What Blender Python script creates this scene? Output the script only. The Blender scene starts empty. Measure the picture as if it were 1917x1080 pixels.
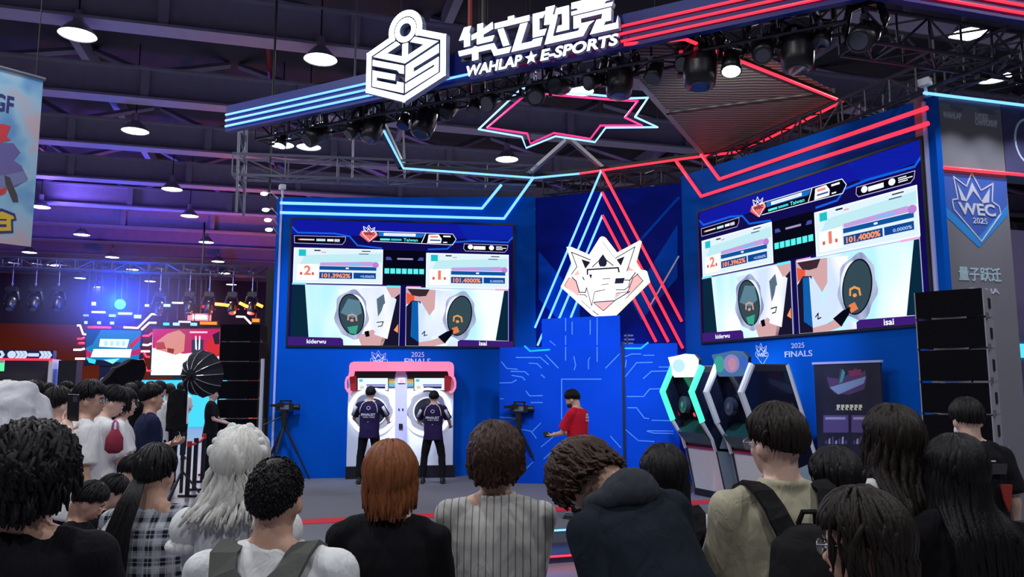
import bpy, bmesh, math, random
import numpy as np
from mathutils import Vector, Matrix, noise

random.seed(7)
SC = bpy.context.scene
COL = SC.collection
PI = math.pi

# ------------------------------------------------------------------ camera
F_PX, CAM_H, HOR = 1450.0, 1.95, 722.0
PITCH = math.atan((HOR - 540.0) / F_PX)
cam_data = bpy.data.cameras.new('camera'); cam = bpy.data.objects.new('camera', cam_data)
COL.objects.link(cam)
cam_data.sensor_fit = 'HORIZONTAL'; cam_data.sensor_width = 36.0
cam_data.lens = F_PX / 1917.0 * 36.0
cam_data.clip_end = 300
cam.location = (0, 0, CAM_H); cam.rotation_euler = (PI / 2 + PITCH, 0, 0)
SC.camera = cam

# ------------------------------------------------------------------ world, exposure
SC.view_settings.view_transform = 'Standard'; SC.view_settings.look = 'None'
SC.view_settings.gamma = 1.0; SC.view_settings.exposure = 0.0
SC.view_settings.use_curve_mapping = False
world = bpy.data.worlds.new('world'); SC.world = world; world.use_nodes = True
world.node_tree.nodes['Background'].inputs[0].default_value = (0.30, 0.30, 0.50, 1)
world.node_tree.nodes['Background'].inputs[1].default_value = 0.06

CF = np.array([0, math.cos(PITCH), math.sin(PITCH)])
CU = np.array([0, -math.sin(PITCH), math.cos(PITCH)])
CR = np.array([1.0, 0, 0]); C0 = np.array([0, 0, CAM_H])
def ray(x, y): return CF * F_PX + CR * (x - 958.5) + CU * (540.0 - y)
def atz(x, y, z): d = ray(x, y); return C0 + d * ((z - CAM_H) / d[2])
def aty(x, y, Y): d = ray(x, y); return C0 + d * (Y / d[1])

class Frame:
    """A vertical plane in the place: O on it, U along it, V up, N out of it towards the stage side."""
    def __init__(s, A, B, off=0.0):
        A = np.array([A[0], A[1], 0.0]); B = np.array([B[0], B[1], 0.0])
        s.U = (B - A) / np.linalg.norm(B - A); s.V = np.array([0, 0, 1.0])
        s.N = np.array([s.U[1], -s.U[0], 0.0]); s.O = A + s.N * off
    def pt(s, u, v, n=0.0): return s.O + s.U * u + s.V * v + s.N * n
    def uv(s, x, y):
        d = ray(x, y); k = (s.N @ (s.O - C0)) / (s.N @ d); p = C0 + d * k
        return float(s.U @ (p - s.O)), float(p[2])
    def off(s, n): f = Frame(s.O, s.O + s.U); f.O = s.O + s.N * n; return f
    def rotz(s): return math.atan2(s.U[1], s.U[0])

# key planes of the stage set
ZB = 2.717
L0, L1 = atz(538, 645, ZB), atz(953, 648, ZB)
R0, R1 = atz(1317, 640, ZB), atz(1712, 607, ZB)
FL = Frame(L0, L1); FR = Frame(R0, R1)
def fpt(f, x, y, n=0.0): u, v = f.uv(x, y); return f.pt(u, v, n)
CC0, CC1 = fpt(FL, 1002, 372), fpt(FR, 1275, 330)
FC = Frame(CC0, CC1)
ZR = 6.15
FF = Frame(atz(420, 237, 6.2), atz(1277, 53, 6.2))          # front canopy fascia
FG = Frame(atz(1790, 3, 6.2), atz(1917, 25, 6.2))           # right canopy fascia, hall axis
HALL = Frame((0, 0), (math.cos(math.radians(15.8)), math.sin(math.radians(15.8))))

# ------------------------------------------------------------------ large lights
def light(kind, name, loc, target, power, color, size=0.3, angle=60, blend=0.6, parent=None):
    ld = bpy.data.lights.new(name, kind); o = bpy.data.objects.new(name, ld); COL.objects.link(o)
    ld.energy = power; ld.color = color
    if kind == 'AREA': ld.shape = 'DISK'; ld.size = size
    elif kind == 'SPOT': ld.spot_size = math.radians(angle); ld.spot_blend = blend; ld.shadow_soft_size = size
    else: ld.shadow_soft_size = size
    o.location = loc
    d = Vector(target) - Vector(loc); o.rotation_euler = d.to_track_quat('-Z', 'Y').to_euler()
    return o
HALL_LAMP_W = 270
# hall lamps over and behind the visitors (the same high-bay rows the photo shows further off)
NEAR_LAMPS = [(-7, -3), (0, -5), (7, -3), (-9, 5), (-2.5, 3.2), (5, 4.5), (12, 6), (-13, 12), (-7, 9)]
for i, (x, y) in enumerate(NEAR_LAMPS):
    light('AREA', 'hall_lamp_light', (x, y, 10.1), (x, y, 0), HALL_LAMP_W, (0.95, 0.97, 1.0), 0.5)
# stage lanterns on the front truss: blue wash on the walls
def stage_light(src, dst, power, color, angle=50):
    light('SPOT', 'stage_lantern_light', src, dst, power, color, 0.12, angle, 0.8)
lu = lambda x, y: fpt(FL, x, y)
FT = FF.off(-0.55)
def tru(x, z): d = ray(x, 100); k = (FT.N @ (FT.O - C0)) / (FT.N @ d); p = C0 + d * k; return (p[0], p[1], z)
BLUE = (0.42, 0.62, 1.0)
stage_light(tru(600, 5.8), fpt(FL, 640, 640), 1000, BLUE, 66)
stage_light(tru(800, 5.8), fpt(FL, 850, 740), 1000, BLUE, 66)
stage_light(tru(1000, 5.8), fpt(FC, 1090, 760), 800, BLUE, 40)
stage_light(tru(1150, 5.8), fpt(FC, 1230, 760), 520, BLUE, 46)
stage_light(tru(1250, 5.8), fpt(FR, 1400, 760), 900, (0.55, 0.7, 1.0), 60)
stage_light(tru(1480, 5.8), fpt(FR, 1600, 760), 500, BLUE, 60)
stage_light(tru(760, 5.8), fpt(FL, 750, 800), 2200, (0.9, 0.93, 1.0), 15)
stage_light(tru(1200, 5.8), atz(1000, 900, 0.25), 500, (0.8, 0.8, 1.0), 60)
stage_light(tru(1368, 5.7), fpt(FR, 1390, 850), 3600, (0.9, 0.95, 1.0), 22)
stage_light(tru(1369, 5.2), tuple(atz(1370, 220, 6.2)), 160, (1.0, 0.95, 0.85), 80)  # upward fill added below the truss to lighten the grey mesh, not a lantern beam

# ------------------------------------------------------------------ materials
_M = {}
def mat(name, col, rough=0.6, metal=0.0, emit=None, es=0.0, bump=0.0, bscale=40.0, spec=0.5, var=0.0, alpha=1.0, coat=0.0):
    if name in _M: return _M[name]
    m = bpy.data.materials.new(name); m.use_nodes = True; nt = m.node_tree
    b = nt.nodes['Principled BSDF']; _M[name] = m
    b.inputs['Base Color'].default_value = (*col, 1); b.inputs['Roughness'].default_value = rough
    b.inputs['Metallic'].default_value = metal; b.inputs['Specular IOR Level'].default_value = spec
    b.inputs['Alpha'].default_value = alpha; b.inputs['Coat Weight'].default_value = coat
    if emit is not None:
        b.inputs['Emission Color'].default_value = (*emit, 1); b.inputs['Emission Strength'].default_value = es
    if bump or var:
        tc = nt.nodes.new('ShaderNodeTexCoord'); n = nt.nodes.new('ShaderNodeTexNoise')
        n.inputs['Scale'].default_value = bscale; n.inputs['Detail'].default_value = 4
        nt.links.new(tc.outputs['Object'], n.inputs['Vector'])
        if bump:
            bp = nt.nodes.new('ShaderNodeBump'); bp.inputs['Strength'].default_value = bump; bp.inputs['Distance'].default_value = 0.02
            nt.links.new(n.outputs['Fac'], bp.inputs['Height']); nt.links.new(bp.outputs['Normal'], b.inputs['Normal'])
        if var:
            mx = nt.nodes.new('ShaderNodeMix'); mx.data_type = 'RGBA'
            mx.inputs[6].default_value = (*[c * (1 - var) for c in col], 1); mx.inputs[7].default_value = (*[min(1, c * (1 + var)) for c in col], 1)
            nt.links.new(n.outputs['Fac'], mx.inputs[0]); nt.links.new(mx.outputs[2], b.inputs['Base Color'])
    return m
def glow(name, col, s):
    if name in _M: return _M[name]
    m = mat(name, (0.02, 0.02, 0.02), 0.4, emit=col, es=s); return m
def srgb(r, g, b):
    f = lambda c: (c / 255 / 12.92) if c / 255 <= 0.04045 else ((c / 255 + 0.055) / 1.055) ** 2.4
    return (f(r), f(g), f(b))
def scr(r, g, b, s=1.0):                                    # a colour a lit screen shows
    m = glow('screen_%d_%d_%d_%d' % (r, g, b, int(s * 100)), srgb(r, g, b), s); p = m.node_tree.nodes['Principled BSDF']
    p.inputs['Base Color'].default_value = (0, 0, 0, 1); p.inputs['Specular IOR Level'].default_value = 0.03; p.inputs['Roughness'].default_value = 0.8
    return m
def scr_mottled(name, c1, c2, s, scale):                    # a soft, uneven camera picture on a lit screen
    if name in _M: return _M[name]
    m = glow(name, srgb(*c1), s); nt = m.node_tree; p = nt.nodes['Principled BSDF']; p.inputs['Base Color'].default_value = (0, 0, 0, 1); p.inputs['Specular IOR Level'].default_value = 0.03
    tc = nt.nodes.new('ShaderNodeTexCoord'); n = nt.nodes.new('ShaderNodeTexNoise'); n.inputs['Scale'].default_value = scale; n.inputs['Detail'].default_value = 1
    mp = nt.nodes.new('ShaderNodeMapping'); mp.inputs['Scale'].default_value = (1, 1, 0.35); nt.links.new(tc.outputs['Object'], mp.inputs['Vector']); nt.links.new(mp.outputs['Vector'], n.inputs['Vector'])
    cr = nt.nodes.new('ShaderNodeValToRGB'); cr.color_ramp.elements[0].position = 0.38; cr.color_ramp.elements[0].color = (*srgb(*c1), 1); cr.color_ramp.elements[1].position = 0.62; cr.color_ramp.elements[1].color = (*srgb(*c2), 1)
    nt.links.new(n.outputs['Fac'], cr.inputs['Fac']); nt.links.new(cr.outputs['Color'], p.inputs['Emission Color']); return m

def fabric(name, col, bump=0.35, bscale=14, rough=0.9, kind=None, col2=None):
    if name in _M: return _M[name]
    m = mat(name, col, rough, spec=0.2); nt = m.node_tree; b = nt.nodes['Principled BSDF']
    tc = nt.nodes.new('ShaderNodeTexCoord')
    n = nt.nodes.new('ShaderNodeTexNoise'); n.inputs['Scale'].default_value = bscale; n.inputs['Detail'].default_value = 3
    n.inputs['Distortion'].default_value = 0.8
    mp = nt.nodes.new('ShaderNodeMapping'); mp.inputs['Scale'].default_value = (1, 1, 0.45)
    nt.links.new(tc.outputs['Object'], mp.inputs['Vector']); nt.links.new(mp.outputs['Vector'], n.inputs['Vector'])
    w = nt.nodes.new('ShaderNodeTexNoise'); w.inputs['Scale'].default_value = 350
    nt.links.new(tc.outputs['Object'], w.inputs['Vector'])
    b1 = nt.nodes.new('ShaderNodeBump'); b1.inputs['Strength'].default_value = bump; b1.inputs['Distance'].default_value = 0.05
    b2 = nt.nodes.new('ShaderNodeBump'); b2.inputs['Strength'].default_value = 0.1; b2.inputs['Distance'].default_value = 0.003
    nt.links.new(n.outputs['Fac'], b1.inputs['Height']); nt.links.new(w.outputs['Fac'], b2.inputs['Height'])
    nt.links.new(b1.outputs['Normal'], b2.inputs['Normal']); nt.links.new(b2.outputs['Normal'], b.inputs['Normal'])
    if kind == 'stripe':
        wv = nt.nodes.new('ShaderNodeTexWave'); wv.bands_direction = 'X'; wv.inputs['Scale'].default_value = 11; wv.inputs['Distortion'].default_value = 0.6
        wv.inputs['Detail Scale'].default_value = 0.6
        nt.links.new(mp.outputs['Vector'], wv.inputs['Vector'])
        cr = nt.nodes.new('ShaderNodeValToRGB'); cr.color_ramp.elements[0].position = 0.0; cr.color_ramp.elements[0].color = (*col2, 1)
        cr.color_ramp.elements[1].position = 0.14; cr.color_ramp.elements[1].color = (*col, 1)
        nt.links.new(wv.outputs['Fac'], cr.inputs['Fac']); nt.links.new(cr.outputs['Color'], b.inputs['Base Color'])
    if kind == 'plaid':
        outs = []
        for d, s in (('X', 5.5), ('Z', 5.5)):
            wv = nt.nodes.new('ShaderNodeTexWave'); wv.bands_direction = d; wv.inputs['Scale'].default_value = s; wv.inputs['Distortion'].default_value = 0.3
            nt.links.new(tc.outputs['Object'], wv.inputs['Vector'])
            wv2 = nt.nodes.new('ShaderNodeTexWave'); wv2.bands_direction = d; wv2.inputs['Scale'].default_value = s * 2.5; wv2.inputs['Distortion'].default_value = 0.3
            nt.links.new(tc.outputs['Object'], wv2.inputs['Vector'])
            cr = nt.nodes.new('ShaderNodeValToRGB'); cr.color_ramp.elements[0].position = 0.45; cr.color_ramp.elements[1].position = 0.62
            nt.links.new(wv.outputs['Fac'], cr.inputs['Fac'])
            c2 = nt.nodes.new('ShaderNodeValToRGB'); c2.color_ramp.elements[0].position = 0.9; c2.color_ramp.elements[1].position = 0.96
            nt.links.new(wv2.outputs['Fac'], c2.inputs['Fac'])
            ad = nt.nodes.new('ShaderNodeMath'); ad.operation = 'ADD'
            nt.links.new(cr.outputs['Color'], ad.inputs[0]); nt.links.new(c2.outputs['Color'], ad.inputs[1]); outs.append(ad)
        ad = nt.nodes.new('ShaderNodeMath'); ad.operation = 'MULTIPLY_ADD'; ad.inputs[1].default_value = 0.5
        hf = nt.nodes.new('ShaderNodeMath'); hf.operation = 'MULTIPLY'; hf.inputs[1].default_value = 0.5
        nt.links.new(outs[0].outputs[0], ad.inputs[0]); nt.links.new(outs[1].outputs[0], hf.inputs[0]); nt.links.new(hf.outputs[0], ad.inputs[2])
        mx = nt.nodes.new('ShaderNodeMix'); mx.data_type = 'RGBA'; mx.inputs[6].default_value = (*col, 1); mx.inputs[7].default_value = (*col2, 1)
        nt.links.new(ad.outputs[0], mx.inputs[0]); nt.links.new(mx.outputs[2], b.inputs['Base Color'])
    return m
def hair_mat(name, col, tip=None):
    if name in _M: return _M[name]
    m = mat(name, col, 0.5, spec=0.2); nt = m.node_tree; b = nt.nodes['Principled BSDF']
    tc = nt.nodes.new('ShaderNodeTexCoord'); mp = nt.nodes.new('ShaderNodeMapping'); mp.inputs['Scale'].default_value = (1, 1, 0.12)
    n = nt.nodes.new('ShaderNodeTexNoise'); n.inputs['Scale'].default_value = 160; n.inputs['Detail'].default_value = 3
    nt.links.new(tc.outputs['Object'], mp.inputs['Vector']); nt.links.new(mp.outputs['Vector'], n.inputs['Vector'])
    bp = nt.nodes.new('ShaderNodeBump'); bp.inputs['Strength'].default_value = 0.6; bp.inputs['Distance'].default_value = 0.006
    nt.links.new(n.outputs['Fac'], bp.inputs['Height']); nt.links.new(bp.outputs['Normal'], b.inputs['Normal'])
    n2 = nt.nodes.new('ShaderNodeTexNoise'); n2.inputs['Scale'].default_value = 45
    nt.links.new(mp.outputs['Vector'], n2.inputs['Vector'])
    t = tip or tuple(min(1, c * 1.7) for c in col)
    mx = nt.nodes.new('ShaderNodeMix'); mx.data_type = 'RGBA'; mx.inputs[6].default_value = (*col, 1); mx.inputs[7].default_value = (*t, 1)
    nt.links.new(n2.outputs['Fac'], mx.inputs[0]); nt.links.new(mx.outputs[2], b.inputs['Base Color'])
    return m

BLACK = mat('black_metal', (0.012, 0.012, 0.016), 0.45)
BLACKP = mat('black_plastic', (0.01, 0.01, 0.014), 0.35, bump=0.1, bscale=120)
GREYM = mat('grey_steel', (0.25, 0.25, 0.30), 0.4, 0.6, var=0.2, bscale=8)
WHITEP = mat('white_plastic', (0.75, 0.77, 0.82), 0.4, bump=0.05, bscale=30, var=0.04)
CYAN_N = glow('cyan_white_neon', (0.15, 0.43, 1.0), 2.0)
BLUE_N = glow('blue_neon', (0.12, 0.4, 1.0), 3.0)
RED_N = glow('red_neon', (1.0, 0.02, 0.045), 2.3)
PINK_N = glow('magenta_neon', (1.0, 0.02, 0.17), 2.2)
WHITE_L = glow('white_lit_letter', (0.9, 0.96, 1.0), 2.4)

# ------------------------------------------------------------------ mesh builder
class MB:
    def __init__(s): s.v = []; s.f = []; s.m = []; s.mats = []
    def mi(s, m):
        if m not in s.mats: s.mats.append(m)
        return s.mats.index(m)
    def add(s, vs, fs, m):
        k = len(s.v); i = s.mi(m); s.v += [tuple(map(float, p)) for p in vs]
        for f in fs: s.f.append(tuple(k + a for a in f)); s.m.append(i)
    def box(s, c, sz, m, rz=0.0, R=None):
        M = R or Matrix.Rotation(rz, 3, 'Z'); h = [a / 2 for a in sz]
        vs = [Vector(c) + M @ Vector((x * h[0], y * h[1], z * h[2])) for x in (-1, 1) for y in (-1, 1) for z in (-1, 1)]
        s.add(vs, [(0, 1, 3, 2), (4, 6, 7, 5), (0, 4, 5, 1), (2, 3, 7, 6), (0, 2, 6, 4), (1, 5, 7, 3)], m)
    def fbox(s, f, u0, u1, v0, v1, n0, n1, m):              # box in a frame
        vs = [f.pt(u, v, n) for u in (u0, u1) for n in (n0, n1) for v in (v0, v1)]
        s.add(vs, [(0, 1, 3, 2), (4, 6, 7, 5), (0, 4, 5, 1), (2, 3, 7, 6), (0, 2, 6, 4), (1, 5, 7, 3)], m)
    def prism(s, pts, f, n0, n1, m, side=None):             # 2D polygon (u,v) in a frame, n0 back, n1 front
        k = len(pts); vs = [f.pt(u, v, n1) for u, v in pts] + [f.pt(u, v, n0) for u, v in pts]
        s.add(vs, [tuple(range(k))], m)
        if n1 != n0:
            s.add(vs, [tuple(range(2 * k - 1, k - 1, -1))] + [(i, i + k, (i + 1) % k + k, (i + 1) % k) for i in range(k)], side or m)
    def strokes(s, pts, w, f, n0, n1, m, closed=False, side=None):
        P = list(pts); n = len(P)
        for i in range(n if closed else n - 1):
            a, b = np.array(P[i], float), np.array(P[(i + 1) % n], float); d = b - a; l = np.linalg.norm(d)
            if l < 1e-6: continue
            d /= l; q = np.array([-d[1], d[0]]) * w / 2; a2 = a - d * w * 0.42; b2 = b + d * w * 0.42
            s.prism([tuple(a2 - q), tuple(b2 - q), tuple(b2 + q), tuple(a2 + q)], f, n0, n1, m, side)
    def ring(s, P, r, d, up, seg, rr=1.0):
        d = Vector(d).normalized(); up = Vector(up)
        a = d.cross(up)
        if a.length < 1e-4: a = d.cross(Vector((1, 0, 0)))
        a.normalize(); b = d.cross(a).normalized()
        return [Vector(P) + a * (r * math.cos(2 * PI * i / seg)) + b * (r * rr * math.sin(2 * PI * i / seg)) for i in range(seg)]
    def path(s, pts, rad, m, seg=8, up=(0, 0, 1), rr=1.0, closed=False, cap=True):
        P = [Vector(p) for p in pts]; n = len(P)
        R = rad if hasattr(rad, '__len__') else [rad] * n
        vs = []; fs = []
        for i in range(n):
            if closed: d = (P[(i + 1) % n] - P[i]).normalized() + (P[i] - P[i - 1]).normalized()
            elif i == 0: d = P[1] - P[0]
            elif i == n - 1: d = P[-1] - P[-2]
            else: d = (P[i + 1] - P[i]).normalized() + (P[i] - P[i - 1]).normalized()
            if d.length < 1e-6: d = Vector((0, 0, 1))
            vs += s.ring(P[i], R[i], d, up, seg, rr)
        for i in range(n if closed else n - 1):
            for j in range(seg):
                a = i * seg; b = ((i + 1) % n) * seg
                fs.append((a + j, a + (j + 1) % seg, b + (j + 1) % seg, b + j))
        if cap and not closed:
            fs.append(tuple(reversed(range(seg)))); fs.append(tuple((n - 1) * seg + j for j in range(seg)))
        s.add(vs, fs, m)
    def tube(s, a, b, r, m, seg=10, r2=None): s.path([a, b], [r, r if r2 is None else r2], m, seg, up=(0.01, 0.02, 1) if abs(Vector(b)[2] - Vector(a)[2]) < 0.9 * (Vector(b) - Vector(a)).length else (1, 0, 0.01))
    def ell(s, c, r, m, R=None, u=16, v=10):
        M = R or Matrix.Identity(3); vs = []; fs = []
        r = (r, r, r) if not hasattr(r, '__len__') else r
        for i in range(1, v):
            t = PI * i / v
            for j in range(u):
                p = 2 * PI * j / u
                vs.append(Vector(c) + M @ Vector((r[0] * math.sin(t) * math.cos(p), r[1] * math.sin(t) * math.sin(p), r[2] * math.cos(t))))
        k = len(vs); vs.append(Vector(c) + M @ Vector((0, 0, r[2]))); vs.append(Vector(c) + M @ Vector((0, 0, -r[2])))
        for i in range(v - 2):
            for j in range(u): fs.append((i * u + j, (i + 1) * u + j, (i + 1) * u + (j + 1) % u, i * u + (j + 1) % u))
        for j in range(u): fs.append((k, j, (j + 1) % u)); fs.append((k + 1, (v - 2) * u + (j + 1) % u, (v - 2) * u + j))
        s.add(vs, fs, m)
    def loft(s, rings, m, seg=24, cap=True, pw=2.3):         # rings (cx, cy, cz, rx, ry)
        vs = []; fs = []
        for (cx, cy, cz, rx, ry) in rings:
            for j in range(seg):
                t = 2 * PI * j / seg; c, q = math.cos(t), math.sin(t)
                vs.append((cx + rx * math.copysign(abs(c) ** (2 / pw), c), cy + ry * math.copysign(abs(q) ** (2 / pw), q), cz))
        n = len(rings)
        for i in range(n - 1):
            for j in range(seg): fs.append((i * seg + j, i * seg + (j + 1) % seg, (i + 1) * seg + (j + 1) % seg, (i + 1) * seg + j))
        if cap: fs.append(tuple(reversed(range(seg)))); fs.append(tuple((n - 1) * seg + j for j in range(seg)))
        s.add(vs, fs, m)
    def capsule(s, a, b, ra, rb, m, seg=12):
        a, b = Vector(a), Vector(b); d = (b - a); l = d.length; d = d.normalized() if l > 1e-6 else Vector((0, 0, 1))
        pts = []; rr = []
        for k in range(5):
            t = k / 4 * PI / 2; pts.append(a - d * (ra * math.cos(t))); rr.append(max(1e-4, ra * math.sin(t)))
        for k in range(1, 5):
            t = k / 4 * PI / 2; 
            if k == 1: pts.append(b); rr.append(rb)
            pts.append(b + d * (rb * math.sin(t))); rr.append(max(1e-4, rb * math.cos(t)))
        s.path(pts, rr, m, seg, up=(0.13, 0.31, 0.94))
    def text(s, string, f, rect, n0, n1, m, bold=0.0, shear=0.0, side=None):
        """text fitted into rect (u0,v0,u1,v1) of a frame"""
        cu = bpy.data.curves.new('t', 'FONT'); cu.body = string; cu.size = 1.0; cu.offset = bold; cu.shear = shear
        cu.resolution_u = 3
        o = bpy.data.objects.new('t', cu); COL.objects.link(o); bpy.context.view_layer.update()
        me = bpy.data.meshes.new_from_object(o.evaluated_get(bpy.context.evaluated_depsgraph_get()))
        V = np.array([v.co[:2] for v in me.vertices]) if len(me.vertices) else np.zeros((0, 2))
        if len(V):
            lo, hi = V.min(0), V.max(0); sz = np.maximum(hi - lo, 1e-6)
            u0, v0, u1, v1 = rect
            W = (V - lo) / sz * np.array([u1 - u0, v1 - v0]) + np.array([u0, v0])
            fs = [tuple(p.vertices) for p in me.polygons]
            s.add([f.pt(a, b, n1) for a, b in W], fs, m)
            if n0 != n1:
                cnt = {}
                for q in fs:
                    for i in range(len(q)):
                        e = (q[i], q[(i + 1) % len(q)]); k = tuple(sorted(e)); cnt.setdefault(k, []).append(e)
                vs = [f.pt(a, b, n1) for a, b in W] + [f.pt(a, b, n0) for a, b in W]; N = len(W)
                s.add(vs, [(e[0][1], e[0][0], e[0][0] + N, e[0][1] + N) for e in cnt.values() if len(e) == 1], side or m)
        bpy.data.objects.remove(o); bpy.data.curves.remove(cu); bpy.data.meshes.remove(me)
    def build(s, name, parent=None, smooth=False, loc=None, world=False):
        me = bpy.data.meshes.new(name)
        V = s.v
        if loc is not None: V = [(a - loc[0], b - loc[1], c - loc[2]) for a, b, c in V]
        me.from_pydata(V, [], s.f)
        for m in s.mats: me.materials.append(m)
        me.polygons.foreach_set('material_index', s.m)
        if smooth: me.polygons.foreach_set('use_smooth', [True] * len(me.polygons))
        me.update()
        o = bpy.data.objects.new(name, me); COL.objects.link(o)
        if loc is not None: o.location = loc
        if parent:
            o.parent = parent
            if world:                                        # geometry was given in world space
                o.matrix_parent_inverse = parent.matrix_basis.inverted()
        return o

def tag(o, label, cat, group=None):
    o['label'] = label; o['category'] = cat
    if group: o['group'] = group
    return o
def struct(o): o['kind'] = 'structure'; return o
def empty(name, loc, label=None, cat=None, group=None, rz=0.0, scale=1.0):
    o = bpy.data.objects.new(name, None); COL.objects.link(o); o.location = loc; o.rotation_euler = (0, 0, rz)
    o.scale = (scale,) * 3; o.empty_display_size = 0.1
    if label: tag(o, label, cat, group)
    return o
CHILDREN = {}
def copy_tree(o, loc=None, rz=None, label=None):
    kids = [c for c in COL.objects if c.parent == o]
    c = o.copy(); COL.objects.link(c)
    if loc is not None: c.location = loc
    if rz is not None: c.rotation_euler = (0, 0, rz)
    if label: c['label'] = label
    for k in kids:
        d = k.copy(); COL.objects.link(d); d.parent = c
        for g in [x for x in COL.objects if x.parent == k]:
            e = g.copy(); COL.objects.link(e); e.parent = d
    return c
# ------------------------------------------------------------------ hall shell
M_FLOOR = mat('hall_floor_vinyl', (0.22, 0.22, 0.27), 0.28, bump=0.04, bscale=3, var=0.12)
M_CEIL = mat('hall_ceiling_deck', (0.055, 0.05, 0.06), 0.9, bump=0.2, bscale=2, var=0.3)
M_BEAM = mat('hall_beam_paint', (0.36, 0.34, 0.44), 0.6, bump=0.1, bscale=3, var=0.15)
M_WALLF = mat('far_wall_paint', (0.12, 0.10, 0.16), 0.9, var=0.15, bscale=0.4)
M_ORANGE = mat('far_wall_orange', (0.75, 0.13, 0.03), 0.8, var=0.1, bscale=0.5)
def hp(u, d, z): return HALL.pt(u, z, -d)                   # hall axes: u along the beams, d into the depth
def hallbox(name, u0, u1, d0, d1, z0, z1, m, parent=None):
    mb = MB(); mb.fbox(HALL, u0, u1, z0, z1, -d1, -d0, m); return mb.build(name, parent)
struct(hallbox('floor', -75, 60, -14, 74, -0.12, 0.0, M_FLOOR))
struct(hallbox('ceiling', -75, 60, -14, 74, 13.2, 13.4, M_CEIL))
o = hallbox('wall_far', -75, 60, 72, 72.4, 0, 13.4, M_WALLF); struct(o)
mb = MB(); mb.fbox(HALL, -75, 60, 0, 7.0, -71.99, -71.9, M_ORANGE); struct(mb.build('trim_1'))
struct(hallbox('wall_left', -75.3, -75, -14, 72, 0, 13.4, M_WALLF))
struct(hallbox('wall_right', 60, 60.3, -14, 72, 0, 13.4, M_WALLF))
ZBM = 10.6
for k in range(12):                                         # the roof beams, one every 5.3 m
    d = 14.5 + 5.3 * k; mb = MB()
    mb.fbox(HALL, -74.9, 50, ZBM, ZBM + 0.07, -d - 0.32, -d + 0.32, M_BEAM)
    mb.fbox(HALL, -74.9, 50, ZBM + 0.07, ZBM + 0.95, -d - 0.05, -d + 0.05, M_BEAM)
    mb.fbox(HALL, -74.9, 50, ZBM + 0.95, ZBM + 1.02, -d - 0.32, -d + 0.32, M_BEAM)
    if k < 7:
        for j in range(-9, 12):                             # braces leaning to the deck and to the next beam
            u = j * 4.6 + (1.3 if k % 2 else 0)
            mb.tube(hp(u, d, ZBM + 0.9), hp(u + 2.1, d + 2.6, 13.1), 0.13, M_BEAM, 6)
            mb.tube(hp(u, d, ZBM + 0.9), hp(u - 2.1, d + 2.6, 13.1), 0.13, M_BEAM, 6)
            mb.fbox(HALL, u - 0.12, u + 0.12, ZBM + 0.07, ZBM + 0.95, -d - 0.25, -d + 0.25, M_BEAM)
    struct(mb.build('ceiling_beam'))
for k, u in enumerate((-30, -18, -7, 4, 16)):               # purlins running into the depth
    mb = MB(); mb.fbox(HALL, u, u + 0.25, 12.6, 13.15, -72, 14, M_BEAM); struct(mb.build('ceiling_beam'))
M_PIPE = mat('red_sprinkler_pipe', (0.35, 0.03, 0.03), 0.5)
for i, (u, d0, d1) in enumerate(((-10.5, 14, 40), (-20, 14, 50), (-1, 14, 40))):
    mb = MB(); mb.tube(hp(u, d0, 11.9), hp(u, d1, 11.9), 0.07, M_PIPE, 8)
    tag(mb.build('sprinkler_pipe'), ['dark red sprinkler pipe under roof above the left canopy end', 'dark red sprinkler pipe under roof above the hanging banner', 'dark red sprinkler pipe under roof above the lit cube logo'][i], 'pipe')

# high-bay hall lamps
M_SHADE = mat('lamp_shade_aluminium', (0.55, 0.56, 0.62), 0.35, 0.7)
M_BULB = glow('lamp_face', (1.0, 0.97, 0.92), 9.0)
lamps = [(600, 112, 'big hall lamp above the left canopy, nearest to the cube logo'), (253, 246, 'hall lamp under beam to the left of the blue lit canopy end'),
         (145, 66, 'hall lamp high over the hanging banner'), (322, 355, 'hall lamp between banner and truss end, under fourth beam'),
         (355, 405, 'hall lamp below the fifth beam, toward the stage wall'), (76, 388, 'hall lamp just beside the hanging banner edge'),
         (153, 440, 'hall lamp a little below and beside the banner'), (386, 454, 'hall lamp two beams behind the stage wall corner'),
         (527, 272, 'hall lamp shining below the blue lit canopy fascia'), (578, 276, 'hall lamp half behind the hanging stage lanterns'),
         (949, 299, 'hall lamp seen through the canopy ring below the star'), (1084, 172, 'bright hall lamp at the top edge of the neon star'),
         (1813, 65, 'bright hall lamp above the grey banner tower'), (1861, 147, 'hall lamp close above the tower cyan line'),
         (1481, 222, 'hall lamp shining through the grey canopy mesh'), (210, 482, 'small hall lamp over the blue glowing stage, upper'),
         (248, 505, 'small hall lamp over the blue glowing stage, lower'), (408, 490, 'small hall lamp above the distant red screen'),
         (420, 512, 'small hall lamp above the distant stage speakers'), (100, 497, 'faint hall lamp in the far left rows'),
         (150, 521, 'faint hall lamp above the distant lanterns'), (281, 527, 'small hall lamp over the cyan screen, upper'),
         (433, 533, 'small hall lamp in the last row near the stage wall'), (185, 538, 'tiny hall lamp left above the blue spotlight'),
         (304, 543, 'tiny hall lamp right above the cyan screen'), (55, 473, 'wide hall lamp below the banner corner'),
         (210, 549, 'tiny hall lamp touching the blue glow'), (318, 553, 'tiny hall lamp above the red screen sign')]
mb = MB(); N = 20
prof = [(0.03, 0.62), (0.10, 0.60), (0.12, 0.34), (0.22, 0.26), (0.36, 0.10), (0.42, 0.0)]
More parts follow.
